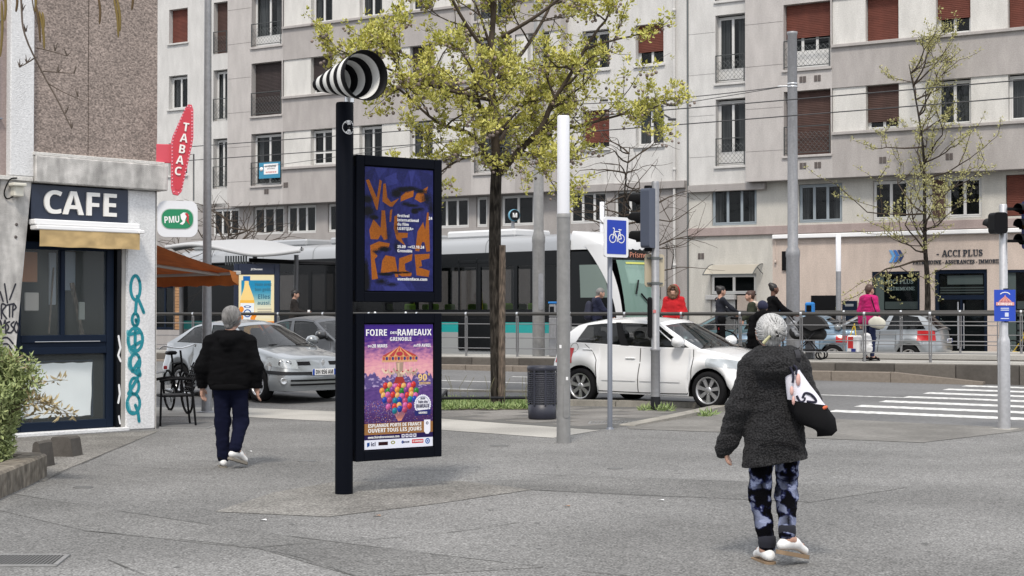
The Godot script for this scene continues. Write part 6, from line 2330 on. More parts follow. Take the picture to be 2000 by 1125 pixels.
	d.rotation.x = 0.0
	for q in [[0.44, 0.58, 1.15, 1.85], [0.47, 0.60, 1.15, 1.2], [0.44, 0.40, 1.85, 2.2]]:
		s = begin()
		var pts := []
		for k in 7: pts.append(tram_nose(lerpf(q[0], q[1], k / 6.0) * PI, lerpf(q[3], q[2], k / 6.0), 0.04))
		tube(s, pts, 0.022, 6)
		build("wiper", s, M.black, t)
	s = begin()
	rows = []
	for j in 3:
		var row := []
		for k in 7: row.append(tram_nose(lerpf(0.05, 0.21, k / 6.0) * PI, lerpf(1.75, 2.6, j / 2.0), 0.006))
		rows.append(row)
	sheet(s, rows, true)
	build("cab_blind", s, mat("cab_blind", lin(0.13, 0.17, 0.155), 0.5), t)
	s = begin()
	bx(s, V(-0.05, 0.35, -2.3), V(0.0, 2.8, -0.1))
	build("cab_wall", s, M.dark_plastic, t)
	s = begin()
	for k in [0.34, 0.72]:
		var p := tram_nose(k * PI, 0.78, 0.0)
		box(s, p, V(0.08, 0.14, 0.3), Basis(Vector3.UP, 0.0), 0.03)
	build("headlight", s, M.white, t)

# ---------------------------------------------------------------- cars
# piecewise-linear profile through [x, value] pairs with x falling from front to rear
func prof(table: Array, x: float) -> float:
	if x >= table[0][0]: return table[0][1]
	for i in table.size() - 1:
		var a: Array = table[i]
		var b: Array = table[i + 1]
		if x >= b[0]:
			var t: float = (a[0] - x) / (a[0] - b[0])
			return lerpf(a[1], b[1], t)
	return table[-1][1]

# point on the lower body: c runs 0 front centre .. 0.25 front corner .. 0.75 rear corner .. 1 rear centre; t 0 bottom .. 1 belt
func skin(k: Dictionary, c: float, t: float, off := 0.0) -> Vector3:
	var hw: float = k.W / 2.0 * (0.93 + 0.07 * sin(clampf(t * 1.25 + 0.12, 0, 1) * PI)) * (1.0 - 0.05 * t * t)
	var x: float
	var z: float
	var xa: float = k.xf - k.af
	var xb: float = k.xr + k.ar
	if c < 0.25:
		var ph := (1.0 - c / 0.25) * PI / 2
		var reach: float = k.af * prof(k.nose, 1.0 - t) + off
		z = (hw + off) * pow(cos(ph), 0.62)
		x = xa + reach * pow(sin(ph), 0.62)
	elif c > 0.75:
		var ph := (c - 0.75) / 0.25 * PI / 2
		var reach: float = k.ar * prof(k.tail, 1.0 - t) + off
		z = (hw + off) * pow(cos(ph), 0.62)
		x = xb - reach * pow(sin(ph), 0.62)
	else:
		x = lerpf(xa, xb, (c - 0.25) / 0.5)
		z = hw + off
	var yb: float = k.sill
	for xw in [k.axf, k.axr]:
		var dx: float = absf(x - xw)
		if dx < k.arch and c >= 0.25 and c <= 0.75: yb = maxf(yb, k.r + sqrt(k.arch * k.arch - dx * dx))
	var y := lerpf(yb, prof(k.belt, x), t)
	return V(x, y, z)

func c_of(k: Dictionary, x: float) -> float:
	return 0.25 + 0.5 * (k.xf - k.af - x) / ((k.xf - k.af) - (k.xr + k.ar))

func t_of(k: Dictionary, c: float, y: float) -> float:
	var a := skin(k, c, 0.0).y
	var b := skin(k, c, 1.0).y
	return (y - a) / (b - a)

# patch of the lower body between c0..c1 and heights y0..y1, raised by off
func body_patch(k: Dictionary, s: SurfaceTool, c0: float, c1: float, y0: float, y1: float, off: float, side := 1.0, n := 8, slant := 0.0) -> void:
	var rows := []
	for j in 4:
		var row := []
		for i in n + 1:
			var c := lerpf(c0, c1, float(i) / n)
			var y := lerpf(y0, y1, j / 3.0) + slant * (float(i) / n)
			var p := skin(k, c, clampf(t_of(k, c, y), 0, 1), off)
			row.append(V(p.x, p.y, p.z * side))
		rows.append(row)
	sheet(s, rows, side < 0)

# greenhouse side point: u 0 windscreen pillar .. 1 rear pillar, t 0 belt .. 1 roof
func cab(k: Dictionary, u: float, t: float, off := 0.0) -> Vector3:
	var xa := lerpf(k.cowl, k.rooff, pow(t, 0.92))
	var xb := lerpf(k.rearbase, k.roofr, pow(t, k.get("rearcurve", 1.0)))
	var x := lerpf(xa, xb, u)
	var base := skin(k, c_of(k, clampf(x, k.xr + k.ar, k.xf - k.af)), 1.0)
	var yb := prof(k.belt, x)
	var yr: float = k.roof - k.arc * pow(absf(u - 0.42) / 0.58, 2.2)
	var zb: float = minf(base.z, k.W / 2 * 0.95) - 0.02
	return V(x, lerpf(yb, yr, t), lerpf(zb, k.roofw, pow(t, 1.25)) + off)

func pane_of(panes: Dictionary, key: String) -> SurfaceTool:
	if not panes.has(key):
		panes[key] = begin()
		panes[key].set_smooth_group(1)
	return panes[key]

func make_car(k: Dictionary, label: String, at: Vector3, heading: float) -> Node3D:
	var car := thing("parked_car", label, "car", at, heading)
	var paint: Material = k.paint
	var glass := mat("car_glass", Color(0.02, 0.032, 0.032, 0.62), 0.03, 0.0, 0.36)
	glass.transparency = BaseMaterial3D.TRANSPARENCY_ALPHA
	var cs := []
	for i in 9: cs.append(0.25 * i / 9.0)
	var xs := [k.xf - k.af]
	for w in [k.axf, k.axr]:
		for i in 15:
			var a := PI * i / 14.0
			xs.append(w + k.arch * cos(a) * (1.0 if i > 0 and i < 14 else 0.9999))
		xs.append(w + k.arch * 1.001)
		xs.append(w - k.arch * 1.001)
	for i in 7: xs.append(lerpf(k.axf - k.arch - 0.05, k.axr + k.arch + 0.05, i / 6.0))
	xs.append(k.xr + k.ar)
	xs.sort()
	xs.reverse()
	for x in xs: if x <= k.xf - k.af and x >= k.xr + k.ar: cs.append(c_of(k, x))
	for i in 9: cs.append(0.75 + 0.25 * (i + 1) / 9.0)
	var s := begin()
	for side in [1.0, -1.0]:
		var rows := []
		for j in 9:
			var row := []
			for c in cs:
				var p := skin(k, c, j / 8.0)
				p.z *= side
				row.append(p)
			rows.append(row)
		sheet(s, rows, side < 0)
	# bonnet and rear deck
	for part in [[k.cowl + 0.25, 9.0], [-9.0, k.rearbase - 0.02 + k.get("deckin", 0.0)]]:
		var rows := []
		for c in cs:
			var p := skin(k, c, 1.0)
			if p.x < part[0] - 0.3 or p.x > part[1] + 0.3: continue
			var row := []
			for i in 13:
				var f := i / 6.0 - 1.0
				row.append(V(p.x - (0.0 if part[1] < 5.0 else 0.0), p.y + k.crown * (1.0 - f * f) * clampf(absf(p.z) * 1.6, 0, 1), p.z * f))
			rows.append(row)
		if rows.size() > 1: sheet(s, rows, false)
	build("body", s, paint, car)
	# greenhouse with real window openings
	s = begin()
	var cols: Array = k.cols
	var us := []
	for q in cols:
		var n := maxi(1, int((q[1] - q[0]) / 0.06))
		for i in n: us.append([lerpf(q[0], q[1], float(i) / n), lerpf(q[0], q[1], float(i + 1) / n), q[2], q[0]])
	var ts := [0.0, 0.06, 0.28, 0.5, 0.72, 0.88, 1.0]
	s.set_smooth_group(1)
	var panes := {}
	for side in [1.0, -1.0]:
		for q in us:
			for j in 6:
				var glazed: bool = q[2] == 1 and j > 0 and j < 5
				var tgt := pane_of(panes, "%s %s" % [side, q[3]]) if glazed else s
				var v := []
				for e in [[q[0], ts[j]], [q[1], ts[j]], [q[1], ts[j + 1]], [q[0], ts[j + 1]]]:
					var p := cab(k, e[0], e[1], -0.012 if glazed else 0.0)
					p.z *= side
					v.append(p)
				if side > 0: quad(tgt, v[0], v[1], v[2], v[3])
				else: quad(tgt, v[1], v[0], v[3], v[2])
	# roof, windscreen, rear screen
	var rows := []
	for i in 13:
		var row := []
		for f in 11:
			var z := f / 5.0 - 1.0
			var p := cab(k, i / 12.0, 1.0)
			row.append(V(p.x + (0.10 if i == 0 else 0.06 * (1.0 - i / 12.0)) * (1 - z * z) - (0.06 * (1 - z * z) if i == 12 else 0.0), p.y + 0.055 * (1 - z * z), p.z * z))
		rows.append(row)
	sheet(s, rows, true)
	for end in [0, 1]:
		for j in 6:
			for f in 10:
				var edge: bool = f == 0 or f == 9 or j == 5 or (j == 0 and end == 1)
				var tgt := s if edge else pane_of(panes, "end %d" % end)
				var v := []
				for e in [[f, j], [f + 1, j], [f + 1, j + 1], [f, j + 1]]:
					var zz: float = [-1.0, -0.93, -0.7, -0.45, -0.2, 0.0, 0.2, 0.45, 0.7, 0.93, 1.0][e[0]]
					var p := cab(k, float(end), ts[e[1]])
					var bulge := (1 - zz * zz)
					p.x += (0.10 if end == 0 else -0.06) * bulge
					p.y += 0.055 * bulge * ts[e[1]] + k.crown * bulge * (1 - ts[e[1]])
					p.z *= zz
					v.append(p)
				if end == 1: quad(tgt, v[0], v[1], v[2], v[3])
				else: quad(tgt, v[1], v[0], v[3], v[2])
	s.set_smooth_group(-1)
	build("cabin", s, paint, car)
	for key in panes: build("window_pane", panes[key], glass, car)
	if k.has("pillar"):
		s = begin()
		for side in [1.0, -1.0]:
			rows = []
			for j in 5:
				var row := []
				for e in k.pillar:
					var p := cab(k, e, lerpf(0.05, 0.9, j / 4.0), 0.004)
					p.z *= side
					row.append(p)
				rows.append(row)
			sheet(s, rows, side < 0)
		build("door_pillar", s, M.black, car)
	# inside: floor tub, seats, dashboard, wheel
	var trim := mat("car_trim", lin(0.022, 0.022, 0.025), 0.8)
	s = begin()
	bx(s, V(k.xr + 0.3, k.sill - 0.02, -k.W / 2 + 0.28), V(k.xf - 0.35, k.sill + 0.2, k.W / 2 - 0.28))
	bx(s, V(k.cowl - 0.42, k.sill + 0.2, -k.W / 2 + 0.15), V(k.cowl - 0.05, prof(k.belt, k.cowl) - 0.03, k.W / 2 - 0.15), 0.05)
	bx(s, V(k.xr + 0.35, 0.5, -k.W / 2 + 0.12), V(k.rearbase + 0.35, prof(k.belt, k.rearbase) - 0.06, k.W / 2 - 0.12))
	build("interior_trim", s, trim, car)
	for z in [-0.36, 0.36]:
		for x in [k.cowl - 1.35, k.cowl - 2.15]:
			s = begin()
			bx(s, V(x, 0.35, z - 0.25), V(x + 0.5, 0.6, z + 0.25), 0.06)
			box(s, V(x - 0.02, 0.85, z), V(0.16, 0.6, 0.48), Basis(Vector3.BACK, 0.2), 0.06)
			box(s, V(x - 0.1, 1.2, z), V(0.1, 0.16, 0.26), Basis(Vector3.BACK, 0.2), 0.04)
			build("seat", s, mat("car_seat", lin(0.05, 0.05, 0.055), 0.9), car)
	s = begin()
	var st := []
	for i in 17: st.append(V(k.cowl - 0.55 + cos(TAU * i / 16) * 0.08, 0.92 + cos(TAU * i / 16) * 0.16, -0.36 + sin(TAU * i / 16) * 0.18))
	tube(s, st, 0.014, 5, false)
	build("steering_wheel", s, trim, car)
	# wheel wells and wheels
	for x in [k.axf, k.axr]:
		for side in [1.0, -1.0]:
			s = begin()
			var z1: float = (k.W / 2 - 0.06) * side
			var z0: float = (k.W / 2 - 0.4) * side
			rows = []
			for i in 17:
				var a := lerpf(-0.15, PI + 0.15, i / 16.0)
				rows.append([V(x + cos(a) * k.arch, k.r + sin(a) * k.arch, z0), V(x + cos(a) * k.arch, k.r + sin(a) * k.arch, z1)])
			sheet(s, rows)
			build("wheel_well", s, M.black, car)
			wheel(k, car, V(x, k.r, side * (k.W / 2 - 0.115)), side)
	# shut lines, handles, mouldings, mirrors
	s = begin()
	for side in [1.0, -1.0]:
		for g in k.gaps:
			for e in range((g.size() - 1) * 8):
				var i := int(e / 8)
				var f0: float = (e % 8) / 8.0
				var f1: float = f0 + 0.125
				var a := skin(k, c_of(k, lerpf(g[i][0], g[i + 1][0], f0)), lerpf(g[i][1], g[i + 1][1], f0), 0.004)
				var b := skin(k, c_of(k, lerpf(g[i][0], g[i + 1][0], f1)), lerpf(g[i][1], g[i + 1][1], f1), 0.004)
				var w := V(0.008, 0, 0) if absf(a.x - b.x) < absf(a.y - b.y) else V(0, 0.007, 0)
				var v := [a - w, b - w, b + w, a + w]
				for n in v.size(): v[n].z *= side
				quad(s, v[0], v[1], v[2], v[3])
	build("shut_line", s, mat("gap_dark", lin(0.03, 0.03, 0.032), 0.9), car)
	for side in [1.0, -1.0]:
		for hx in k.handles:
			var p := skin(k, c_of(k, hx), 0.77, 0.012)
			s = begin()
			box(s, V(p.x, p.y, p.z * side), V(0.2, 0.03, 0.028), Basis(), 0.012)
			build("door_handle", s, k.get("handlepaint", paint), car)
		if k.get("moulding", 0.0) > 0.0:
			for q in k.mould:
				s = begin()
				body_patch(k, s, c_of(k, q[0]), c_of(k, q[1]), k.moulding - 0.035, k.moulding + 0.035, 0.014, side, 10)
				build("side_moulding", s, k.get("mouldpaint", paint), car)
		s = begin()
		var mp := cab(k, 0.07, 0.12)
		var mb := Basis(Vector3.UP, side * -0.12)
		var mc := V(mp.x - 0.02, mp.y + 0.07, (mp.z + 0.12) * side)
		s.set_smooth_group(1)
		var mprof := [W(0.0, -0.075), W(0.062, -0.06), W(0.082, 0.0), W(0.07, 0.05), W(0.0, 0.085)]
		lathe(s, mprof, 16, Transform3D(mb * Basis(Vector3.RIGHT, PI / 2 * 1.0).scaled(V(1.3, 1.15, 1.5)), mc))
		tube(s, [V(mp.x, mp.y + 0.0, (mp.z - 0.02) * side), V(mp.x - 0.01, mp.y + 0.04, (mp.z + 0.08) * side)], 0.025, 8)
		s.set_smooth_group(-1)
		build("door_mirror", s, paint, car)
	return car

func wheel(k: Dictionary, car: Node3D, at: Vector3, side: float) -> void:
	var r: float = k.r
	var rr: float = r * k.get("rim", 0.68)
	var w := 0.1
	var xf := Transform3D(Basis(Vector3.RIGHT, PI / 2 * side), at)
	var s := begin()
	lathe(s, [W(rr, -w), W(r - 0.03, -w), W(r - 0.005, -w * 0.75), W(r, 0), W(r - 0.005, w * 0.75), W(r - 0.03, w), W(rr + 0.01, w * 1.02), W(rr, w * 0.9), W(rr - 0.01, -w)], 36, xf)
	var tyre := build("wheel", s, M.rubber, car)
	s = begin()
	lathe(s, [W(rr, w * 0.92), W(rr - 0.018, w * 0.95), W(rr - 0.03, w * 0.6), W(rr - 0.035, -w)], 36, xf)
	var rim := mat("rim_alloy", lin(0.50, 0.50, 0.51), 0.3, 0.8)
	build("rim", s, rim, tyre)
	s = begin()
	lathe(s, [W(rr - 0.03, 0.0), W(0.06, 0.01), W(0, 0.01)], 24, xf)
	build("brake_disc", s, mat("brake_dark", lin(0.045, 0.045, 0.047), 0.5, 0.5), tyre)
	var n: int = k.get("spokes", 7)
	for i in n:
		s = begin()
		var a := TAU * i / n + 0.2
		var d := W(cos(a), sin(a))
		var o := d.orthogonal()
		var poly := PackedVector2Array([d * 0.03 + o * 0.022, d * 0.03 - o * 0.022, d * (rr - 0.02) - o * 0.034, d * (rr - 0.02) + o * 0.034])
		var b := Basis(Vector3.RIGHT, 0.0) if side > 0 else Basis(Vector3.UP, PI)
		prism(s, poly, w * 0.45, w * 0.72, Transform3D(b, at))
		build("spoke", s, rim, tyre)
	s = begin()
	lathe(s, [W(0.062, w * 0.4), W(0.06, w * 0.78), W(0.04, w * 0.85), W(0, w * 0.86)], 18, xf)
	build("hub_cap", s, rim, tyre)

func plate(parent: Node, at: Vector3, turn: float, text: String) -> void:
	var n := Node3D.new()
	n.name = "number_plate"
	parent.add_child(n, true)
	n.position = at
	n.rotation.y = turn
	var s := begin()
	bx(s, V(-0.26, -0.055, -0.01), V(0.26, 0.055, 0.004), 0.003)
	build("plate", s, M.white, n)
	s = begin()
	bx(s, V(-0.26, -0.054, 0.004), V(-0.215, 0.054, 0.006))
	bx(s, V(0.215, -0.054, 0.004), V(0.26, 0.054, 0.006))
	build("blue_band", s, mat("plate_blue", lin(0.01, 0.06, 0.35), 0.4), n)
	words("lettering", text, 0.075, M.black, n, V(0, 0, 0.006), 0.002, "sans bold", 0.38)

func make_cars() -> void:
	var lens := mat("lamp_clear", Color(0.75, 0.78, 0.80, 0.5), 0.05)
	lens.transparency = BaseMaterial3D.TRANSPARENCY_ALPHA
	var chrome := mat("lamp_chrome", lin(0.55, 0.56, 0.57), 0.2, 0.8)
	var redlamp := mat("tail_red", lin(0.42, 0.012, 0.015), 0.2)
	var white := mat("car_white", lin(0.72, 0.725, 0.73), 0.25)
	white.clearcoat_enabled = true
	white.clearcoat_roughness = 0.05
	var k := {"W": 1.80, "xf": 2.10, "xr": -2.12, "af": 0.5, "ar": 0.42, "axf": 1.24, "axr": -1.34, "r": 0.315, "arch": 0.37, "sill": 0.21, "nose": [[1.0, 0.94], [0.72, 1.0], [0.45, 1.0], [0.2, 0.86], [0.0, 0.6]], "tail": [[1.0, 0.9], [0.6, 1.0], [0.35, 0.97], [0.0, 0.72]], "belt": [[2.2, 0.66], [1.95, 0.76], [1.5, 0.90], [1.02, 0.985], [0.0, 0.985], [-1.2, 1.045], [-2.2, 1.08]], "crown": 0.045, "cowl": 1.02, "rooff": 0.10, "rearbase": -1.92, "roofr": -1.58, "roof": 1.475, "arc": 0.10, "roofw": 0.56, "cols": [[0.0, 0.045, 0], [0.045, 0.10, 1], [0.10, 0.115, 0], [0.115, 0.47, 1], [0.47, 0.525, 0], [0.525, 0.86, 1], [0.86, 1.0, 0]], "pillar": [0.468, 0.5, 0.527], "gaps": [[[0.92, 0.05], [0.95, 0.45], [0.93, 1.0]], [[-0.12, 0.03], [-0.12, 0.5], [-0.12, 1.0]], [[-0.98, 0.05], [-1.0, 0.55], [-1.28, 1.0]], [[0.92, 0.05], [0.4, 0.04], [-0.4, 0.04], [-0.95, 0.05]]], "handles": [-0.32, -1.22], "moulding": 0.47, "mould": [[0.72, -0.08], [-0.16, -0.86]], "paint": white, "rim": 0.72, "spokes": 7}
	var car := make_car(k, "white hatchback with alloy wheels stopped at the kerb beside the signal pole", V(2.78, road_y(26.7), -26.75), -38.0)
	for side in [1.0, -1.0]:
		var s := begin()
		body_patch(k, s, 0.13, 0.31, 0.66, 0.80, 0.008, side, 10, 0.05)
		var hl := build("headlight", s, lens, car)
		s = begin()
		body_patch(k, s, 0.14, 0.30, 0.67, 0.79, 0.002, side, 10, 0.05)
		build("reflector", s, chrome, hl)
		s = begin()
		body_patch(k, s, 0.72, 0.80, 0.72, 0.98, 0.01, side, 8)
		build("tail_light", s, redlamp, car)
	var s := begin()
	body_patch(k, s, 0.0, 0.12, 0.26, 0.36, 0.004, 1.0)
	body_patch(k, s, 0.0, 0.12, 0.26, 0.36, 0.004, -1.0)
	build("grille", s, M.black, car)
	plate(car, V(2.12, 0.46, 0.0), PI / 2, "BX 207 KD")
	plate(car, V(-2.14, 0.75, 0.0), -PI / 2, "BX 207 KD")
	s = begin()
	var fp := skin(k, c_of(k, -1.5), 0.9, 0.003)
	var ring := []
	for i in 17: ring.append(V(fp.x + cos(TAU * i / 16) * 0.08, fp.y - 0.03 + sin(TAU * i / 16) * 0.08, -fp.z))
	for i in 17: ring[i].z = -skin(k, c_of(k, ring[i].x), t_of(k, c_of(k, ring[i].x), ring[i].y), 0.002).z
	tube(s, ring, 0.004, 4, false)
	for i in 17: ring[i].z = -ring[i].z
	tube(s, ring, 0.004, 4, false)
	build("fuel_flap", s, mat("gap_dark", lin(0.03, 0.03, 0.032)), car)
	s = begin()
	tube(s, [V(1.08, 1.03, 0.5), V(0.9, 1.06, 0.1), V(0.82, 1.09, -0.25)], 0.012, 5)
	build("wiper", s, M.black, car)
	for q in [[0.72, 0.55], [0.74, 0.42]]:
		s = begin()
		box(s, V(q[0] + 0.02, 1.13, q[1]), V(0.004, 0.07, 0.07), Basis(Vector3.BACK, 0.95))
		build("windscreen_sticker", s, M.white, car)
	# silver saloon-nosed hatchback behind the walking man
	var silver := mat("car_silver", lin(0.27, 0.29, 0.305), 0.3, 0.5)
	silver.clearcoat_enabled = true
	silver.clearcoat_roughness = 0.06
	k = {"W": 1.70, "xf": 2.05, "xr": -2.08, "af": 0.45, "ar": 0.42, "axf": 1.22, "axr": -1.25, "r": 0.30, "arch": 0.345, "sill": 0.2, "nose": [[1.0, 0.95], [0.62, 1.0], [0.5, 1.0], [0.3, 0.94], [0.0, 0.66]], "tail": [[1.0, 0.9], [0.55, 1.0], [0.0, 0.8]], "belt": [[2.2, 0.66], [2.0, 0.71], [1.5, 0.83], [0.95, 0.93], [0.0, 0.955], [-1.4, 0.99], [-2.2, 0.99]], "crown": 0.055, "cowl": 0.98, "rooff": 0.05, "rearbase": -1.85, "roofr": -1.25, "rearcurve": 0.8, "roof": 1.39, "arc": 0.09, "roofw": 0.53, "cols": [[0.0, 0.05, 0], [0.05, 0.48, 1], [0.48, 0.54, 0], [0.54, 0.90, 1], [0.90, 1.0, 0]], "gaps": [[[0.86, 0.05], [0.88, 0.5], [0.86, 1.0]], [[-0.42, 0.03], [-0.44, 0.5], [-0.48, 1.0]], [[0.86, 0.05], [0.2, 0.04], [-0.42, 0.05]]], "handles": [-0.3], "handlepaint": M.black, "moulding": 0.5, "mould": [[0.8, -0.38], [-0.46, -0.86]], "paint": silver, "rim": 0.66, "spokes": 6}
	car = make_car(k, "silver hatchback with oval headlights facing the square behind the walking man", V(-4.78, road_y(28.3), -28.6), -45.0)
	for side in [1.0, -1.0]:
		s = begin()
		body_patch(k, s, 0.08, 0.27, 0.60, 0.745, 0.010, side, 12, 0.03)
		var hl := build("headlight", s, lens, car)
		s = begin()
		body_patch(k, s, 0.085, 0.265, 0.605, 0.74, 0.003, side, 12, 0.03)
		build("reflector", s, chrome, hl)
		for c in [0.13, 0.19]:
			s = begin()
			var p := skin(k, c, t_of(k, c, 0.69), 0.006)
			lathe(s, [W(0.052, -0.006), W(0.048, 0.004), W(0.0, -0.004)], 16, Transform3D(frame_of(V(0.8, 0, 0.6 * side)), V(p.x, p.y, p.z * side)))
			build("bulb_cup", s, mat("bulb_grey", lin(0.35, 0.36, 0.37), 0.15, 0.9), hl)
		s = begin()
		body_patch(k, s, 0.02, 0.075, 0.66, 0.715, 0.008, side, 8)
		build("grille", s, M.black, car)
		s = begin()
		body_patch(k, s, 0.0, 0.275, 0.50, 0.555, 0.014, side, 16)
		build("bumper_strip", s, M.dark_plastic, car)
		s = begin()
		var fp2 := skin(k, 0.155, t_of(k, 0.155, 0.385), 0.01)
		lathe(s, [W(0.062, -0.02), W(0.058, 0.008), W(0.045, 0.0), W(0, 0.006)], 20, Transform3D(frame_of(V(0.9, 0, 0.35 * side)), V(fp2.x, fp2.y, fp2.z * side)))
		build("fog_lamp", s, chrome, car)
	for i in 4:
		s = begin()
		for side in [1.0, -1.0]: body_patch(k, s, 0.0, 0.115, 0.30 + i * 0.04, 0.33 + i * 0.04, 0.006 if i % 2 else 0.012, side, 8)
		build("grille_bar", s, M.black if i % 2 == 0 else silver, car)
	s = begin()
	prism(s, PackedVector2Array([W(-0.045, 0), W(0, -0.065), W(0.045, 0), W(0, 0.065)]), 0.0, 0.012, Transform3D(Basis(Vector3.UP, PI / 2), V(2.03, 0.69, 0)))
	prism(s, PackedVector2Array([W(-0.018, 0), W(0, -0.028), W(0.018, 0), W(0, 0.028)]), 0.012, 0.016, Transform3D(Basis(Vector3.UP, PI / 2), V(2.03, 0.69, 0)))
	build("diamond_emblem", s, M.alu, car)
	plate(car, V(2.075, 0.525, 0.0), PI / 2, "DH 956 AM")
	s = begin()
	tube(s, [V(1.05, 0.985, 0.45), V(0.95, 1.0, 0.0), V(0.9, 1.02, -0.3)], 0.012, 5)
	tube(s, [V(1.05, 0.985, -0.15), V(0.93, 1.0, -0.5)], 0.012, 5)
	build("wiper", s, M.black, car)
	# dark car just behind it, its bonnet showing
	k = k.duplicate()
	k.paint = mat("car_dark", lin(0.02, 0.022, 0.026), 0.25, 0.3)
	k.paint.clearcoat_enabled = true
	k.moulding = 0.0
	car = make_car(k, "dark grey car half hidden behind the silver hatchback", V(-3.75, road_y(31.6), -32.1), -44.0)
	# cars parked on the far street
	k = k.duplicate()
	k.paint = mat("car_blue", lin(0.20, 0.28, 0.36), 0.3, 0.5)
	k.rearbase = -1.45
	k.roofr = -0.95
	k.rearcurve = 1.0
	k.deckin = 0.1
	car = make_car(k, "light blue saloon seen from behind between the stroller and the pink coat", V(7.7, 0.16, -42.2), 158.0)
	for side in [1.0, -1.0]:
		s = begin()
		body_patch(k, s, 0.70, 0.865, 0.66, 0.84, 0.012, side, 10)
		build("tail_light", s, redlamp, car)
	plate(car, V(-2.1, 0.62, 0.0), -PI / 2, "CT 418 RL")
	k = k.duplicate()
	k.paint = silver
	k.rearbase = -1.98
	k.roofr = -1.55
	k.roof = 1.45
	k.erase("deckin")
	car = make_car(k, "silver hatchback with tall red tail lights behind the railing", V(9.65, 0.16, -41.4), 151.0)
	for side in [1.0, -1.0]:
		s = begin()
		body_patch(k, s, 0.72, 0.84, 0.72, 0.985, 0.012, side, 8)
		build("tail_light", s, redlamp, car)
		s = begin()
		body_patch(k, s, 0.72, 1.0, 0.34, 0.60, 0.02, side, 12)
		build("rear_bumper", s, silver, car)
	plate(car, V(-2.12, 0.72, 0.0), -PI / 2, "AM 630 QF")
	k = k.duplicate()
	k.paint = mat("car_teal", lin(0.10, 0.17, 0.19), 0.3, 0.4)
	car = make_car(k, "dark teal car behind the cyclist with the black jacket", V(6.0, 0.15, -43.0), 160.0)

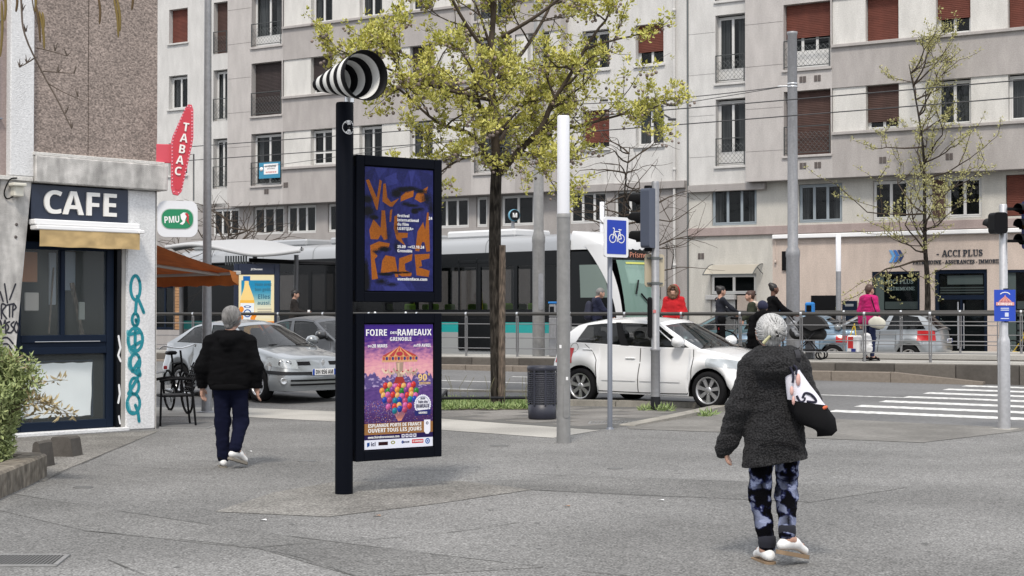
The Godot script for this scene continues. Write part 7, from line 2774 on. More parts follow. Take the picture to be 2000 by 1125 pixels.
# ---------------------------------------------------------------- people: smooth-union fields meshed with surface nets
# bones: [a, b, ra, rb, squash] - tapered capsules flattened along z by squash
func blob(s: SurfaceTool, bones: Array, h: float, soft := 0.025, wrinkle := 0.0, floor_y := -9.0, slope := 0.0) -> void:
	var k := 1.0 / soft
	var lo := Vector3.ONE * 1e9
	var hi := -lo
	for b in bones:
		var r: float = maxf(b[2], b[3]) + soft * 2.0 + h * 2.0
		lo = lo.min(b[0].min(b[1]) - Vector3.ONE * r)
		hi = hi.max(b[0].max(b[1]) + Vector3.ONE * r)
	var n := Vector3i(((hi - lo) / h).ceil()) + Vector3i.ONE
	var nx := n.x
	var nxy := n.x * n.y
	var f := PackedFloat32Array()
	f.resize(nxy * n.z)
	for b in bones:
		var a: Vector3 = b[0]
		var e: Vector3 = b[1]
		var ra: float = b[2]
		var dr: float = b[3] - ra
		var sq: float = b[4] if b.size() > 4 else 1.0
		var iz := 1.0 / sq
		var r := maxf(ra, b[3]) + soft * 3.5
		var i0 := Vector3i((a.min(e) - Vector3.ONE * r - lo) / h).max(Vector3i.ZERO)
		var i1 := Vector3i((a.max(e) + Vector3.ONE * r - lo) / h).min(n - Vector3i.ONE)
		var d := e - a
		d.z *= iz
		var dd := maxf(d.dot(d), 1e-9)
		for z in range(i0.z, i1.z + 1):
			var pz := (lo.z + z * h - a.z) * iz
			for y in range(i0.y, i1.y + 1):
				var py := lo.y + y * h - a.y
				var at := z * nxy + y * nx
				var px := lo.x + i0.x * h - a.x
				var dyz := py * d.y + pz * d.z
				for x in range(i0.x, i1.x + 1):
					var t := clampf((px * d.x + dyz) / dd, 0.0, 1.0)
					var qx := px - d.x * t
					var qy := py - d.y * t
					var qz := pz - d.z * t
					var g := (ra + dr * t - sqrt(qx * qx + qy * qy + qz * qz)) * k
					if g > -6.0: f[at + x] += exp(minf(g, 12.0))
					px += h
	var index := {}
	var verts := PackedVector3Array()
	var corner := [0, 1, nx, nx + 1, nxy, nxy + 1, nxy + nx, nxy + nx + 1]
	var edges := [[0, 1], [2, 3], [4, 5], [6, 7], [0, 2], [1, 3], [4, 6], [5, 7], [0, 4], [1, 5], [2, 6], [3, 7]]
	var wn := FastNoiseLite.new()
	wn.frequency = 5.0
	wn.seed = 4
	for z in n.z - 1:
		for y in n.y - 1:
			var at := z * nxy + y * nx
			for x in nx - 1:
				var i := at + x
				var m := 0
				if f[i] > 1.0: m += 1
				if f[i + 1] > 1.0: m += 1
				if f[i + nx] > 1.0: m += 1
				if f[i + nx + 1] > 1.0: m += 1
				if f[i + nxy] > 1.0: m += 1
				if f[i + nxy + 1] > 1.0: m += 1
				if f[i + nxy + nx] > 1.0: m += 1
				if f[i + nxy + nx + 1] > 1.0: m += 1
				if m == 0 or m == 8: continue
				var p := Vector3.ZERO
				var c := 0
				for e in edges:
					var va := f[i + corner[e[0]]]
					var vb := f[i + corner[e[1]]]
					if (va > 1.0) != (vb > 1.0):
						var la := log(maxf(va, 1e-3))
						var lb := log(maxf(vb, 1e-3))
						var t := la / (la - lb)
						var ca := V(e[0] & 1, (e[0] >> 1) & 1, e[0] >> 2)
						var cb := V(e[1] & 1, (e[1] >> 1) & 1, e[1] >> 2)
						p += ca.lerp(cb, t)
						c += 1
				p = lo + (V(x, y, z) + p / c) * h
				if wrinkle > 0.0:
					var w := wn.get_noise_3d(p.x * 1.2, p.y * 3.0, p.z * 1.2) * wrinkle
					p += V(w, 0.0, wn.get_noise_3d(p.z, p.y * 3.0 + 7.0, p.x) * wrinkle)
				p.y = maxf(p.y, floor_y + slope * p.x)
				index[i] = verts.size()
				verts.append(p)
	s.set_smooth_group(1)
	for i in index:
		var a: bool = f[i] > 1.0
		for ax in [[1, nx, nxy], [nx, nxy, 1], [nxy, 1, nx]]:
			var b: bool = f[i + ax[0]] > 1.0
			if a == b: continue
			if not (index.has(i - ax[1]) and index.has(i - ax[2]) and index.has(i - ax[1] - ax[2])): continue
			var q := [verts[index[i - ax[1] - ax[2]]], verts[index[i - ax[2]]], verts[index[i]], verts[index[i - ax[1]]]]
			if a: quad(s, q[0], q[1], q[2], q[3])
			else: quad(s, q[0], q[3], q[2], q[1])
	s.set_smooth_group(-1)

func blob_part(called: String, parent: Node, m: Material, bones: Array, h: float, soft := 0.025, wrinkle := 0.0, cut := -9.0, slope := 0.0) -> MeshInstance3D:
	var s := begin()
	blob(s, bones, h, soft, wrinkle, cut, slope)
	return build(called, s, m, parent)

# five fingered hand: wrist, direction of the fingers, palm normal, side of the thumb
func hand_bones(w: Vector3, d: Vector3, side: Vector3, curl := 0.35) -> Array:
	d = d.normalized()
	side = (side - d * side.dot(d)).normalized()
	var nrm := d.cross(side)
	var out := [[w, w + d * 0.045, 0.024, 0.026], [w + d * 0.05 - side * 0.022, w + d * 0.085 - side * 0.026, 0.016, 0.014], [w + d * 0.05 + side * 0.02, w + d * 0.085 + side * 0.024, 0.018, 0.014], [w + d * 0.05, w + d * 0.09, 0.018, 0.016]]
	var lens := [0.060, 0.074, 0.070, 0.054]
	for i in 4:
		var base := w + d * 0.088 + side * (0.028 - i * 0.0185)
		var L: float = lens[i]
		var p1 := base + (d * cos(curl * 0.5) + nrm * sin(curl * 0.5)) * L * 0.45
		var p2 := p1 + (d * cos(curl * 1.4) + nrm * sin(curl * 1.4)) * L * 0.32
		var p3 := p2 + (d * cos(curl * 2.2) + nrm * sin(curl * 2.2)) * L * 0.25
		out.append_array([[base, p1, 0.0088, 0.0082], [p1, p2, 0.0082, 0.0076], [p2, p3, 0.0076, 0.0066]])
	var tb := w + d * 0.03 + side * 0.026
	var t1 := tb + (side * 0.55 + d * 0.8 + nrm * 0.3).normalized() * 0.036
	var t2 := t1 + (side * 0.15 + d * 0.95 + nrm * 0.35).normalized() * 0.03
	out.append_array([[tb, t1, 0.012, 0.010], [t1, t2, 0.0095, 0.008]])
	return out

# joints of a standing figure 1.70 m tall that faces -z
func joints(over := {}) -> Dictionary:
	var j := {"head": V(0, 1.575, -0.02), "neck": V(0, 1.43, 0.01), "chest": V(0, 1.27, 0.0), "waist": V(0, 1.06, 0.0), "pelvis": V(0, 0.93, 0.01), "shl": V(-0.18, 1.385, 0.01), "ell": V(-0.24, 1.11, 0.03), "wrl": V(-0.26, 0.87, -0.02), "shr": V(0.18, 1.385, 0.01), "elr": V(0.24, 1.11, 0.03), "wrr": V(0.26, 0.87, -0.02), "hipl": V(-0.09, 0.90, 0.0), "knl": V(-0.095, 0.49, -0.02), "anl": V(-0.09, 0.09, 0.0), "hipr": V(0.09, 0.90, 0.0), "knr": V(0.095, 0.49, -0.02), "anr": V(0.09, 0.09, 0.0), "toel": V(-0.03, -0.05, -0.17), "toer": V(0.03, -0.05, -0.17), "girth": 0.155, "hands": V(0, -1, -0.2)}
	j.merge(over, true)
	return j

func person(label: String, at: Vector3, turn: float, j: Dictionary, o: Dictionary) -> Node3D:
	var p := thing("person", label, "person", at, turn, o.get("group", ""))
	var h: float = o.get("cell", 0.024)
	var skin_m: Material = o.get("skin", mat("skin_light", lin(0.46, 0.27, 0.20), 0.55))
	var s := begin()
	var g: float = j.girth
	# the body: one continuous surface, with finer grids for head and hands
	blob(s, [[j.neck, j.chest, 0.05, 0.11, 0.7], [j.chest, j.pelvis, g * 0.78, g * 0.6, 0.66], [j.shl, j.shr, 0.05, 0.05], [j.shl, j.ell, 0.046, 0.036], [j.ell, j.wrl, 0.036, 0.026], [j.shr, j.elr, 0.046, 0.036], [j.elr, j.wrr, 0.036, 0.026], [j.hipl, j.hipr, 0.085, 0.085, 0.8], [j.hipl, j.knl, 0.07, 0.048], [j.knl, j.anl, 0.046, 0.034], [j.hipr, j.knr, 0.07, 0.048], [j.knr, j.anr, 0.046, 0.034], [j.anl, j.anl + j.toel * 0.8 + V(0, 0.01, 0), 0.034, 0.028], [j.anr, j.anr + j.toer * 0.8 + V(0, 0.01, 0), 0.034, 0.028]], maxf(h, 0.02), 0.02)
	var hd: Vector3 = j.head
	var hb := Basis(Vector3.UP, j.get("look", 0.0)) * Basis(Vector3.RIGHT, j.get("nod", 0.0))
	var hp := func(x: float, y: float, z: float) -> Vector3: return hd + hb * V(x, y, z)
	blob(s, [[hp.call(0, 0.035, 0.012), hp.call(0, 0.02, -0.005), 0.083, 0.08], [hp.call(0, -0.02, -0.035), hp.call(0, -0.075, -0.05), 0.058, 0.036], [hp.call(0, -0.02, 0.02), j.neck - V(0, 0.03, 0), 0.052, 0.055], [hp.call(0, 0.01, -0.083), hp.call(0, -0.025, -0.102), 0.009, 0.014], [hp.call(-0.04, -0.045, -0.068), hp.call(0.04, -0.045, -0.068), 0.02, 0.02], [hp.call(-0.03, 0.02, -0.078), hp.call(0.03, 0.02, -0.078), 0.012, 0.012], [hp.call(-0.083, 0.015, 0.012), hp.call(-0.08, -0.03, 0.005), 0.016, 0.012], [hp.call(0.083, 0.015, 0.012), hp.call(0.08, -0.03, 0.005), 0.016, 0.012]], minf(h, 0.011), 0.012)
	var hs := minf(h, 0.0065) if h < 0.02 else 0.011
	var hdir: Vector3 = j.hands
	blob(s, hand_bones(j.wrl, j.get("handl", hdir), V(0.3, 0, -1)), hs, 0.004)
	blob(s, hand_bones(j.wrr, j.get("handr", hdir), V(-0.3, 0, -1)), hs, 0.004)
	build("body", s, skin_m, p)
	for x in [-0.031, 0.031]:
		s = begin()
		lathe(s, [W(0.011, 0), W(0.008, 0.006), W(0, 0.008)], 8, Transform3D(hb * Basis(Vector3.RIGHT, -PI / 2), hp.call(x, 0.0, -0.083)))
		build("eye", s, M.black, p)
	s = begin()
	tube(s, [hp.call(-0.02, -0.055, -0.09), hp.call(0, -0.053, -0.096), hp.call(0.02, -0.055, -0.09)], 0.004, 5)
	build("mouth", s, mat("lip", lin(0.3, 0.1, 0.09), 0.6), p)
	# trousers
	var tr: float = o.get("leg", 0.0)
	blob_part("trousers", p, o.trousers, [[j.hipl * V(0.45, 1, 1) + V(0, 0.07, 0.01), j.hipr * V(0.45, 1, 1) + V(0, 0.07, 0.01), 0.1 + tr, 0.1 + tr, 0.95], [j.pelvis + V(-0.06, 0.0, 0), j.pelvis + V(0.06, 0.0, 0), 0.095 + tr, 0.095 + tr, 1.0], [j.hipl, j.hipr, 0.096 + tr, 0.096 + tr, 0.95], [j.hipl, j.knl, 0.078 + tr, 0.062 + tr], [j.knl, j.anl + V(0, 0.02, 0), 0.062 + tr, 0.048 + tr], [j.hipr, j.knr, 0.078 + tr, 0.062 + tr], [j.knr, j.anr + V(0, 0.02, 0), 0.062 + tr, 0.048 + tr]], h, 0.014, o.get("creases", 0.012))
	# upper garment
	var th: float = o.get("thick", 0.0)
	var top := [[j.neck - V(0, 0.08, 0), j.chest, 0.07 + th, g - 0.01 + th, 0.72], [j.chest, j.waist, g - 0.012 + th, g - 0.012 + th, 0.72], [j.waist, j.pelvis, g - 0.012 + th, g + th, 0.76], [j.neck - V(0, 0.075, 0), j.shl, 0.06 + th * 0.6, 0.052 + th * 0.6, 0.9], [j.neck - V(0, 0.075, 0), j.shr, 0.06 + th * 0.6, 0.052 + th * 0.6, 0.9], [j.shl, j.ell, 0.055 + th, 0.05 + th], [j.ell, j.wrl, 0.05 + th, 0.042 + th * 0.8], [j.shr, j.elr, 0.055 + th, 0.05 + th], [j.elr, j.wrr, 0.05 + th, 0.042 + th * 0.8]]
	if o.has("hem"):
		top.append([j.pelvis, V(j.pelvis.x - 0.045, o.hem - 0.02, j.pelvis.z), g - 0.01 + th, g * 0.92 + th, 0.8])
		top.append([j.pelvis, V(j.pelvis.x + 0.045, o.hem - 0.02, j.pelvis.z), g - 0.01 + th, g * 0.92 + th, 0.8])
	top.append_array(o.get("extra", []))
	blob_part(o.get("garment", "jacket"), p, o.top, top, h, 0.02, o.get("creases", 0.012) * 1.3, o.get("cut", o.hem if o.has("hem") else j.pelvis.y - 0.12), o.get("slope", 0.0))
	# shoes with soles
	for q in [[j.anl, j.toel], [j.anr, j.toer]]:
		var a: Vector3 = q[0]
		var t: Vector3 = q[1]
		var heel := a + V(-t.x * 0.3, -0.03, -t.z * 0.28).normalized() * 0.055 + V(0, -0.02, 0)
		var dir := (a + t - heel).normalized()
		var shoe := blob_part("shoe", p, o.get("shoes", M.black), [[heel + V(0, 0.012, 0), a + t * 0.4, 0.033, 0.031], [a + t * 0.4, a + t, 0.033, 0.026], [a + V(0, -0.02, 0), a + V(0, 0.02, 0), 0.036, 0.037]], minf(h, 0.014), 0.012)
		s = begin()
		var fb := Basis(dir.cross(Vector3.UP).normalized(), Vector3.UP, Vector3.ZERO)
		fb.z = fb.x.cross(dir.cross(fb.x).normalized() * -1.0)
		fb = Basis(dir.cross(Vector3.UP).normalized(), dir.cross(Vector3.UP).normalized().cross(dir), -dir)
		prism(s, round_rect(0.078, heel.distance_to(a + t) + 0.06, 0.036), -0.014, 0.012, Transform3D(Basis(fb.x, dir, fb.x.cross(dir)), (heel + a + t) / 2 + fb.x.cross(dir) * (-0.034 if fb.x.cross(dir).y > 0 else 0.034)))
		build("sole", s, o.get("soles", M.black), shoe)
	# hair
	if o.has("hair"):
		var hbn := []
		for q in o.hairdo: hbn.append([hp.call(q[0], q[1], q[2]), hp.call(q[3], q[4], q[5]), q[6], q[7]])
		blob_part("hair", p, o.hair, hbn, minf(h, 0.013), 0.012, 0.004)
	return p

const SHORT_HAIR := [[0, 0.045, 0.02, 0, 0.04, 0.015, 0.094, 0.094], [0, 0.0, 0.045, 0, -0.05, 0.05, 0.072, 0.055], [0, 0.07, -0.03, 0, 0.075, -0.055, 0.06, 0.04]]
const BUN_HAIR := [[0, 0.045, 0.02, 0, 0.035, 0.02, 0.095, 0.095], [0, 0.0, 0.05, 0, -0.03, 0.05, 0.07, 0.055], [0, 0.09, 0.085, 0, 0.1, 0.1, 0.045, 0.04], [0, 0.07, -0.04, 0, 0.06, -0.055, 0.055, 0.04]]

# strands laid over a head from the hairline to the knot, so that hair catches light in lines
func strands(parent: Node, c: Vector3, r: Vector3, n: int, m: Material, knot: Vector3) -> void:
	var s := begin()
	for i in n:
		var a := V(rng.randf_range(-1, 1), rng.randf_range(-0.55, 1), rng.randf_range(-0.8, 0.9)).normalized()
		var b := (knot.normalized() + V(rng.randf_range(-1, 1), rng.randf_range(-1, 1), 0) * 0.22).normalized()
		if a.dot(b) > 0.97 or a.dot(b) < -0.8: continue
		var ax := a.cross(b).normalized()
		var ang := a.angle_to(b) * rng.randf_range(0.6, 1.0)
		var lift := 1.0 + 0.012 * rng.randf()
		var pts := []
		for k in 7: pts.append(c + a.rotated(ax, ang * k / 6.0) * r * lift)
		tube(s, pts, [0.0008, 0.0022, 0.0028, 0.0028, 0.0028, 0.002, 0.0008], 4, false)
	build("hair_strand", s, m, parent).set_meta("kind", "stuff")

func fabric(key: String, c: Color, scale := 9.0, bump := 0.5, rough := 0.95) -> StandardMaterial3D:
	var m := mat(key, c, rough)
	textured(m, TEX["grain"], scale, false)
	bumped(m, TEX["fine"], bump)
	return m

func make_people() -> void:
	# the walking woman in the dark fleece coat
	var fleece := mat("fleece_charcoal", lin(0.040, 0.040, 0.042), 1.0, 0.0, 0.2)
	textured(fleece, noise_tex("fleece", 256, 0.09, 71, G(0.52), G(1.0), 1.9, 3), 2.6, false)
	bumped(fleece, TEX["fleece"], 1.1)
	fleece.rim_enabled = true
	fleece.rim = 0.35
	fleece.rim_tint = 0.6
	var tie := mat("tie_dye", Color.WHITE, 0.9, 0.0, 0.2)
	textured(tie, noise_tex("tiedye", 256, 0.014, 75, Color(0.03, 0.035, 0.06), Color(0.62, 0.66, 0.84), 3.6, 5), 1.7, false)
	var im := (TEX["tiedye"] as ImageTexture).get_image()
	for y in 256:
		for x in 256:
			var v := im.get_pixel(x, y).r
			im.set_pixel(x, y, Color(0.012, 0.013, 0.024).lerp(Color(0.10, 0.12, 0.25), smoothstep(0.32, 0.46, v)).lerp(Color(0.62, 0.65, 0.76), smoothstep(0.47, 0.66, v)))
	tie.albedo_texture = ImageTexture.create_from_image(im)
	bumped(tie, TEX["fine"], 0.3)
	var grey_hair := mat("hair_white", lin(0.56, 0.56, 0.55), 0.7)
	textured(grey_hair, noise_tex("hairlines", 256, 0.05, 91, G(0.58), G(1.0), 2.0, 4), 2.0, false)
	grey_hair.uv1_scale = V(5.0, 1.1, 5.0)
	bumped(grey_hair, TEX["hairlines"], 0.6)
	var shoe_white := mat("shoe_white", lin(0.72, 0.72, 0.71), 0.5)
	var sole_tan := mat("sole_tan", lin(0.22, 0.15, 0.09), 0.8)
	var w := person("woman with white hair in a dark grey fleece coat walking away with a tote bag", V(1.675, 0, -9.8), 0.0, joints({"head": V(-0.02, 1.452, -0.03), "neck": V(-0.01, 1.32, 0.0), "chest": V(0.0, 1.17, 0.0), "waist": V(0.0, 0.98, 0.0), "pelvis": V(-0.005, 0.84, 0.0), "shl": V(-0.155, 1.235, 0.0), "ell": V(-0.235, 0.99, 0.03), "wrl": V(-0.30, 0.765, -0.03), "shr": V(0.15, 1.23, 0.0), "elr": V(0.205, 1.02, 0.06), "wrr": V(0.15, 1.02, -0.15), "hipl": V(-0.085, 0.80, 0), "knl": V(-0.09, 0.42, -0.05), "anl": V(-0.055, 0.085, 0.02), "hipr": V(0.08, 0.80, 0), "knr": V(0.085, 0.42, -0.06), "anr": V(0.055, 0.17, 0.12), "toel": V(-0.04, -0.055, -0.17), "toer": V(0.13, -0.095, -0.10), "girth": 0.145, "handr": V(-0.6, 0.3, -0.6)}), {"cell": 0.0135, "top": fleece, "garment": "coat", "thick": 0.02, "hem": 0.635, "slope": 0.16, "trousers": tie, "leg": 0.004, "shoes": shoe_white, "soles": sole_tan, "creases": 0.011, "hair": grey_hair, "hairdo": [[0, 0.035, 0.02, 0, 0.03, 0.01, 0.098, 0.096], [0, -0.01, 0.06, 0, -0.045, 0.065, 0.07, 0.05], [0.02, 0.02, 0.1, 0.035, -0.01, 0.105, 0.036, 0.03], [-0.03, 0.02, 0.095, -0.04, 0.04, 0.09, 0.03, 0.03], [0, 0.07, -0.04, 0, 0.06, -0.06, 0.055, 0.04]], "extra": [[V(-0.12, 1.29, 0.03), V(-0.06, 1.245, 0.13), 0.055, 0.06], [V(-0.06, 1.245, 0.13), V(0.06, 1.245, 0.13), 0.06, 0.06], [V(0.06, 1.245, 0.13), V(0.12, 1.30, 0.03), 0.06, 0.055], [V(-0.09, 1.33, 0.02), V(0.0, 1.31, 0.09), 0.045, 0.05], [V(0.09, 1.33, 0.02), V(0.0, 1.31, 0.09), 0.045, 0.05], [V(-0.10, 0.80, 0.03), V(-0.11, 0.62, 0.05), 0.075, 0.08], [V(0.11, 0.80, 0.03), V(0.12, 0.66, 0.04), 0.07, 0.075], [V(-0.30, 0.765, -0.03), V(-0.325, 0.70, -0.045), 0.05, 0.046]]})
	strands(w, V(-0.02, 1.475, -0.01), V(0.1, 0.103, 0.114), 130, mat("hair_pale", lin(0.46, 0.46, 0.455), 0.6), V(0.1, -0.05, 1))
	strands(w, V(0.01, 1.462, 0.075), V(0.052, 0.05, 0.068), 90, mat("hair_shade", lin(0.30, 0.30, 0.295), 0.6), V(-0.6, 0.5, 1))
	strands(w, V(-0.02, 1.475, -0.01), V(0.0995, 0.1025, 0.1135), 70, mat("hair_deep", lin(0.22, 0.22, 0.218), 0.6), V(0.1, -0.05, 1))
	var s := begin()
	for c in 3:
		var coil := []
		for k in 15: coil.append(V(0.0 + cos(k * 0.5 + c * 2.1) * (0.05 - c * 0.012), 1.462 + sin(k * 0.5 + c * 2.1) * (0.042 - c * 0.01), 0.095 + c * 0.014))
		tube(s, coil, 0.013, 6)
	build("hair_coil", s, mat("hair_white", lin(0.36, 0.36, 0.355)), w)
	s = begin()
	tube(s, [V(-0.085, 1.395, 0.09), V(-0.05, 1.44, 0.115)], [0.012, 0.008], 8)
	build("hair_clip", s, mat("clip_yellow", lin(0.5, 0.48, 0.28), 0.4), w)
	s = begin()
	for q in [[-0.115, 0.73, -0.05], [0.11, 0.745, -0.07]]:
		var seam := []
		for k in 9: seam.append(V(lerpf(-0.14, 0.13, k / 8.0), q[1] + 0.03 * sin(k * 0.4), 0.152 - 2.0 * pow(lerpf(-0.14, 0.13, k / 8.0), 2)))
		tube(s, seam, 0.003, 4)
	build("coat_seam", s, M.black, w)
	# trouser hems and shoe laces
	for q in [[V(-0.055, 0.135, 0.02), 0.052], [V(0.057, 0.215, 0.11), 0.05]]:
		s = begin()
		lathe(s, [W(q[1], -0.035), W(q[1] + 0.006, -0.01), W(q[1] + 0.004, 0.03), W(q[1] - 0.01, 0.04)], 20, Transform3D(Basis(), q[0]))
		build("cuff", s, mat("cuff_navy", lin(0.008, 0.009, 0.016), 0.95), w)
	make_tote()
	# the walking man in the black hooded top
	var black_cotton := fabric("cotton_black", lin(0.0085, 0.0085, 0.0095), 8.0, 0.4)
	black_cotton.metallic_specular = 0.15
	var navy_cotton := fabric("cotton_navy", lin(0.009, 0.011, 0.030), 7.0, 0.4)
	navy_cotton.metallic_specular = 0.2
	var hg := mat("hair_grey", lin(0.24, 0.235, 0.23), 0.7)
	textured(hg, TEX["hairlines"], 2.0, false)
	hg.uv1_scale = V(4.0, 0.9, 4.0)
	var m := person("man with grey hair in a black hooded top walking away past the poster stand", V(-2.906, 0, -15.85), 0.0, joints({"head": V(0.01, 1.53, -0.03), "look": -0.35, "neck": V(0.0, 1.39, 0.0), "chest": V(-0.005, 1.22, 0), "waist": V(-0.01, 1.04, 0), "pelvis": V(-0.005, 0.92, 0), "shl": V(-0.205, 1.29, 0), "ell": V(-0.295, 1.03, 0.03), "wrl": V(-0.30, 0.83, -0.05), "shr": V(0.195, 1.29, 0), "elr": V(0.275, 1.03, 0.02), "wrr": V(0.27, 0.83, -0.04), "hipl": V(-0.085, 0.85, 0), "knl": V(-0.085, 0.46, -0.03), "anl": V(-0.07, 0.085, 0.0), "hipr": V(0.09, 0.85, 0), "knr": V(0.105, 0.47, -0.06), "anr": V(0.075, 0.19, 0.12), "toel": V(-0.05, -0.055, -0.17), "toer": V(0.09, -0.11, -0.10), "girth": 0.19, "hands": V(0.05, -1, -0.15)}), {"cell": 0.013, "creases": 0.009, "top": black_cotton, "garment": "hooded_top", "thick": 0.012, "cut": 0.81, "trousers": navy_cotton, "leg": 0.014, "shoes": shoe_white, "soles": mat("sole_grey", lin(0.20, 0.18, 0.15), 0.8), "hair": hg, "hairdo": [[0, 0.04, 0.015, 0, 0.03, 0.01, 0.097, 0.096], [0, -0.01, 0.05, 0, -0.065, 0.055, 0.068, 0.052], [0, 0.07, -0.04, 0, 0.06, -0.055, 0.055, 0.04]], "extra": [[V(-0.05, 0.875, 0), V(0.04, 0.875, 0), 0.165, 0.165, 0.75], [V(-0.12, 1.36, 0.02), V(0, 1.30, 0.13), 0.045, 0.06], [V(0.12, 1.36, 0.02), V(0, 1.30, 0.13), 0.045, 0.06], [V(0, 1.30, 0.13), V(0, 1.25, 0.135), 0.06, 0.03]]})
	strands(m, V(0.01, 1.545, -0.005), V(0.1, 0.105, 0.11), 90, mat("hair_light", lin(0.21, 0.205, 0.20), 0.6), V(0.1, -0.8, 0.7))
	for q in [[V(-0.07, 0.13, 0.0), 0.058], [V(0.078, 0.235, 0.11), 0.056]]:
		s = begin()
		lathe(s, [W(q[1], -0.03), W(q[1] + 0.005, 0.0), W(q[1] + 0.003, 0.03), W(q[1] - 0.01, 0.045)], 20, Transform3D(Basis(), q[0]))
		build("cuff", s, navy_cotton, m)
	s = begin()
	lathe(s, [W(0.19, 0.80), W(0.204, 0.805), W(0.207, 0.83), W(0.2, 0.86), W(0.18, 0.87)], 32, Transform3D(Basis.from_scale(V(1, 1, 0.76)), V(-0.005, 0, 0)))
	build("waistband", s, black_cotton, m)
	s = begin()
	box(s, V(-0.09, 0.10, 0.058), V(0.04, 0.012, 0.006))
	box(s, V(0.115, 0.175, 0.12), V(0.03, 0.01, 0.06), Basis(Vector3.BACK, -0.7))
	build("shoe_stripe", s, M.black, m)
	make_far_people(black_cotton, navy_cotton, shoe_white)

func make_tote() -> void:
	var t := thing("tote_bag", "printed white tote bag with a black base hanging from the woman's right shoulder", "bag", V(1.675, 0, -9.8))
	var wn := mat("tote_white", lin(0.66, 0.65, 0.72), 0.9)
	var s := begin()
	# soft sack: rings from the gathered top to the wide base
	var rings := [[1.28, 0.035, 0.03, 0.085], [1.22, 0.05, 0.04, 0.095], [1.14, 0.075, 0.055, 0.12], [1.08, 0.098, 0.068, 0.145], [1.025, 0.118, 0.075, 0.165]]
	var base := [[1.023, 0.12, 0.077, 0.166], [0.95, 0.138, 0.085, 0.19], [0.88, 0.125, 0.08, 0.205], [0.85, 0.09, 0.06, 0.205], [0.845, 0.0, 0.0, 0.205]]
	for part in [[rings, wn, "bag_body"], [base, mat("tote_black", lin(0.010, 0.010, 0.011), 0.9, 0.0, 0.2), "bag_base"]]:
		s = begin()
		var rows := []
		for r in part[0]:
			var row := []
			for k in 33:
				var a := TAU * k / 32
				var wob := 1.0 + 0.05 * sin(a * 5.0 + r[0] * 22.0)
				row.append(V(r[3] + cos(a) * r[1] * wob + (1.12 - r[0]) * 0.12, r[0] + cos(a) * -0.10 * clampf(1.2 - r[0], 0, 0.4), 0.15 + sin(a) * r[2] * wob))
			rows.append(row)
		sheet(s, rows)
		build(part[2], s, part[1], t)
	# printed dark loops, pink and red patches on the side that faces the square
	var face := func(u: float, v: float) -> Vector3: return V(u, v, 0.158 + 0.062 - 0.9 * pow(u - 0.16, 2))
	s = begin()
	for l in [[W(0.10, 1.07), W(0.12, 1.035), W(0.145, 1.04), W(0.15, 1.06)], [W(0.135, 1.055), W(0.15, 1.085), W(0.185, 1.08), W(0.215, 1.05), W(0.215, 1.03), W(0.16, 1.035)], [W(0.06, 1.25), W(0.08, 1.2), W(0.075, 1.15)], [W(0.08, 1.26), W(0.10, 1.24), W(0.095, 1.2)]]:
		var pts := []
		for p in smooth_path(l, 4): pts.append(face.call(p.x, p.y))
		tube(s, pts, 0.008, 5)
	build("print_loop", s, mat("print_ink", lin(0.012, 0.012, 0.03), 0.8), t)
	s = begin()
	for q in [[0.11, 1.17, 0.015, 0.04], [0.07, 1.1, 0.012, 0.03], [0.08, 1.04, 0.01, 0.03]]:
		var c: Vector3 = face.call(q[0], q[1])
		lathe(s, [W(1.0, -0.004), W(0.9, 0.004), W(0, 0.006)], 12, Transform3D(Basis(V(q[2], 0, 0), V(0, 0, 1), V(0, -q[3], 0)), c))
	build("print_pink", s, mat("print_pink", lin(0.60, 0.36, 0.32), 0.8), t)
	s = begin()
	lathe(s, [W(1.0, -0.004), W(0.9, 0.004), W(0, 0.006)], 12, Transform3D(Basis(V(0.02, 0.006, 0), V(0, 0, 1), V(0, -0.012, 0)), face.call(0.275, 0.995) + V(0, 0, 0.004)))
	build("print_red", s, mat("print_red", lin(0.55, 0.12, 0.05), 0.8), t)
	s = begin()
	for z in [0.06, 0.13]:
		var p := smooth_path([V(0.115, 1.24, 0.13), V(0.12, 1.32, z + 0.035), V(0.125, 1.36, 0.01), V(0.12, 1.31, -0.1), V(0.12, 1.2, -0.13)], 5)
		for i in p.size() - 1:
			var d: Vector3 = (p[i + 1] - p[i])
			var o := V(0.016, 0, 0)
			quad(s, p[i] - o, p[i] + o, p[i + 1] + o, p[i + 1] - o)
	build("strap", s, mat("strap_black", lin(0.012, 0.012, 0.016), 0.8), t)

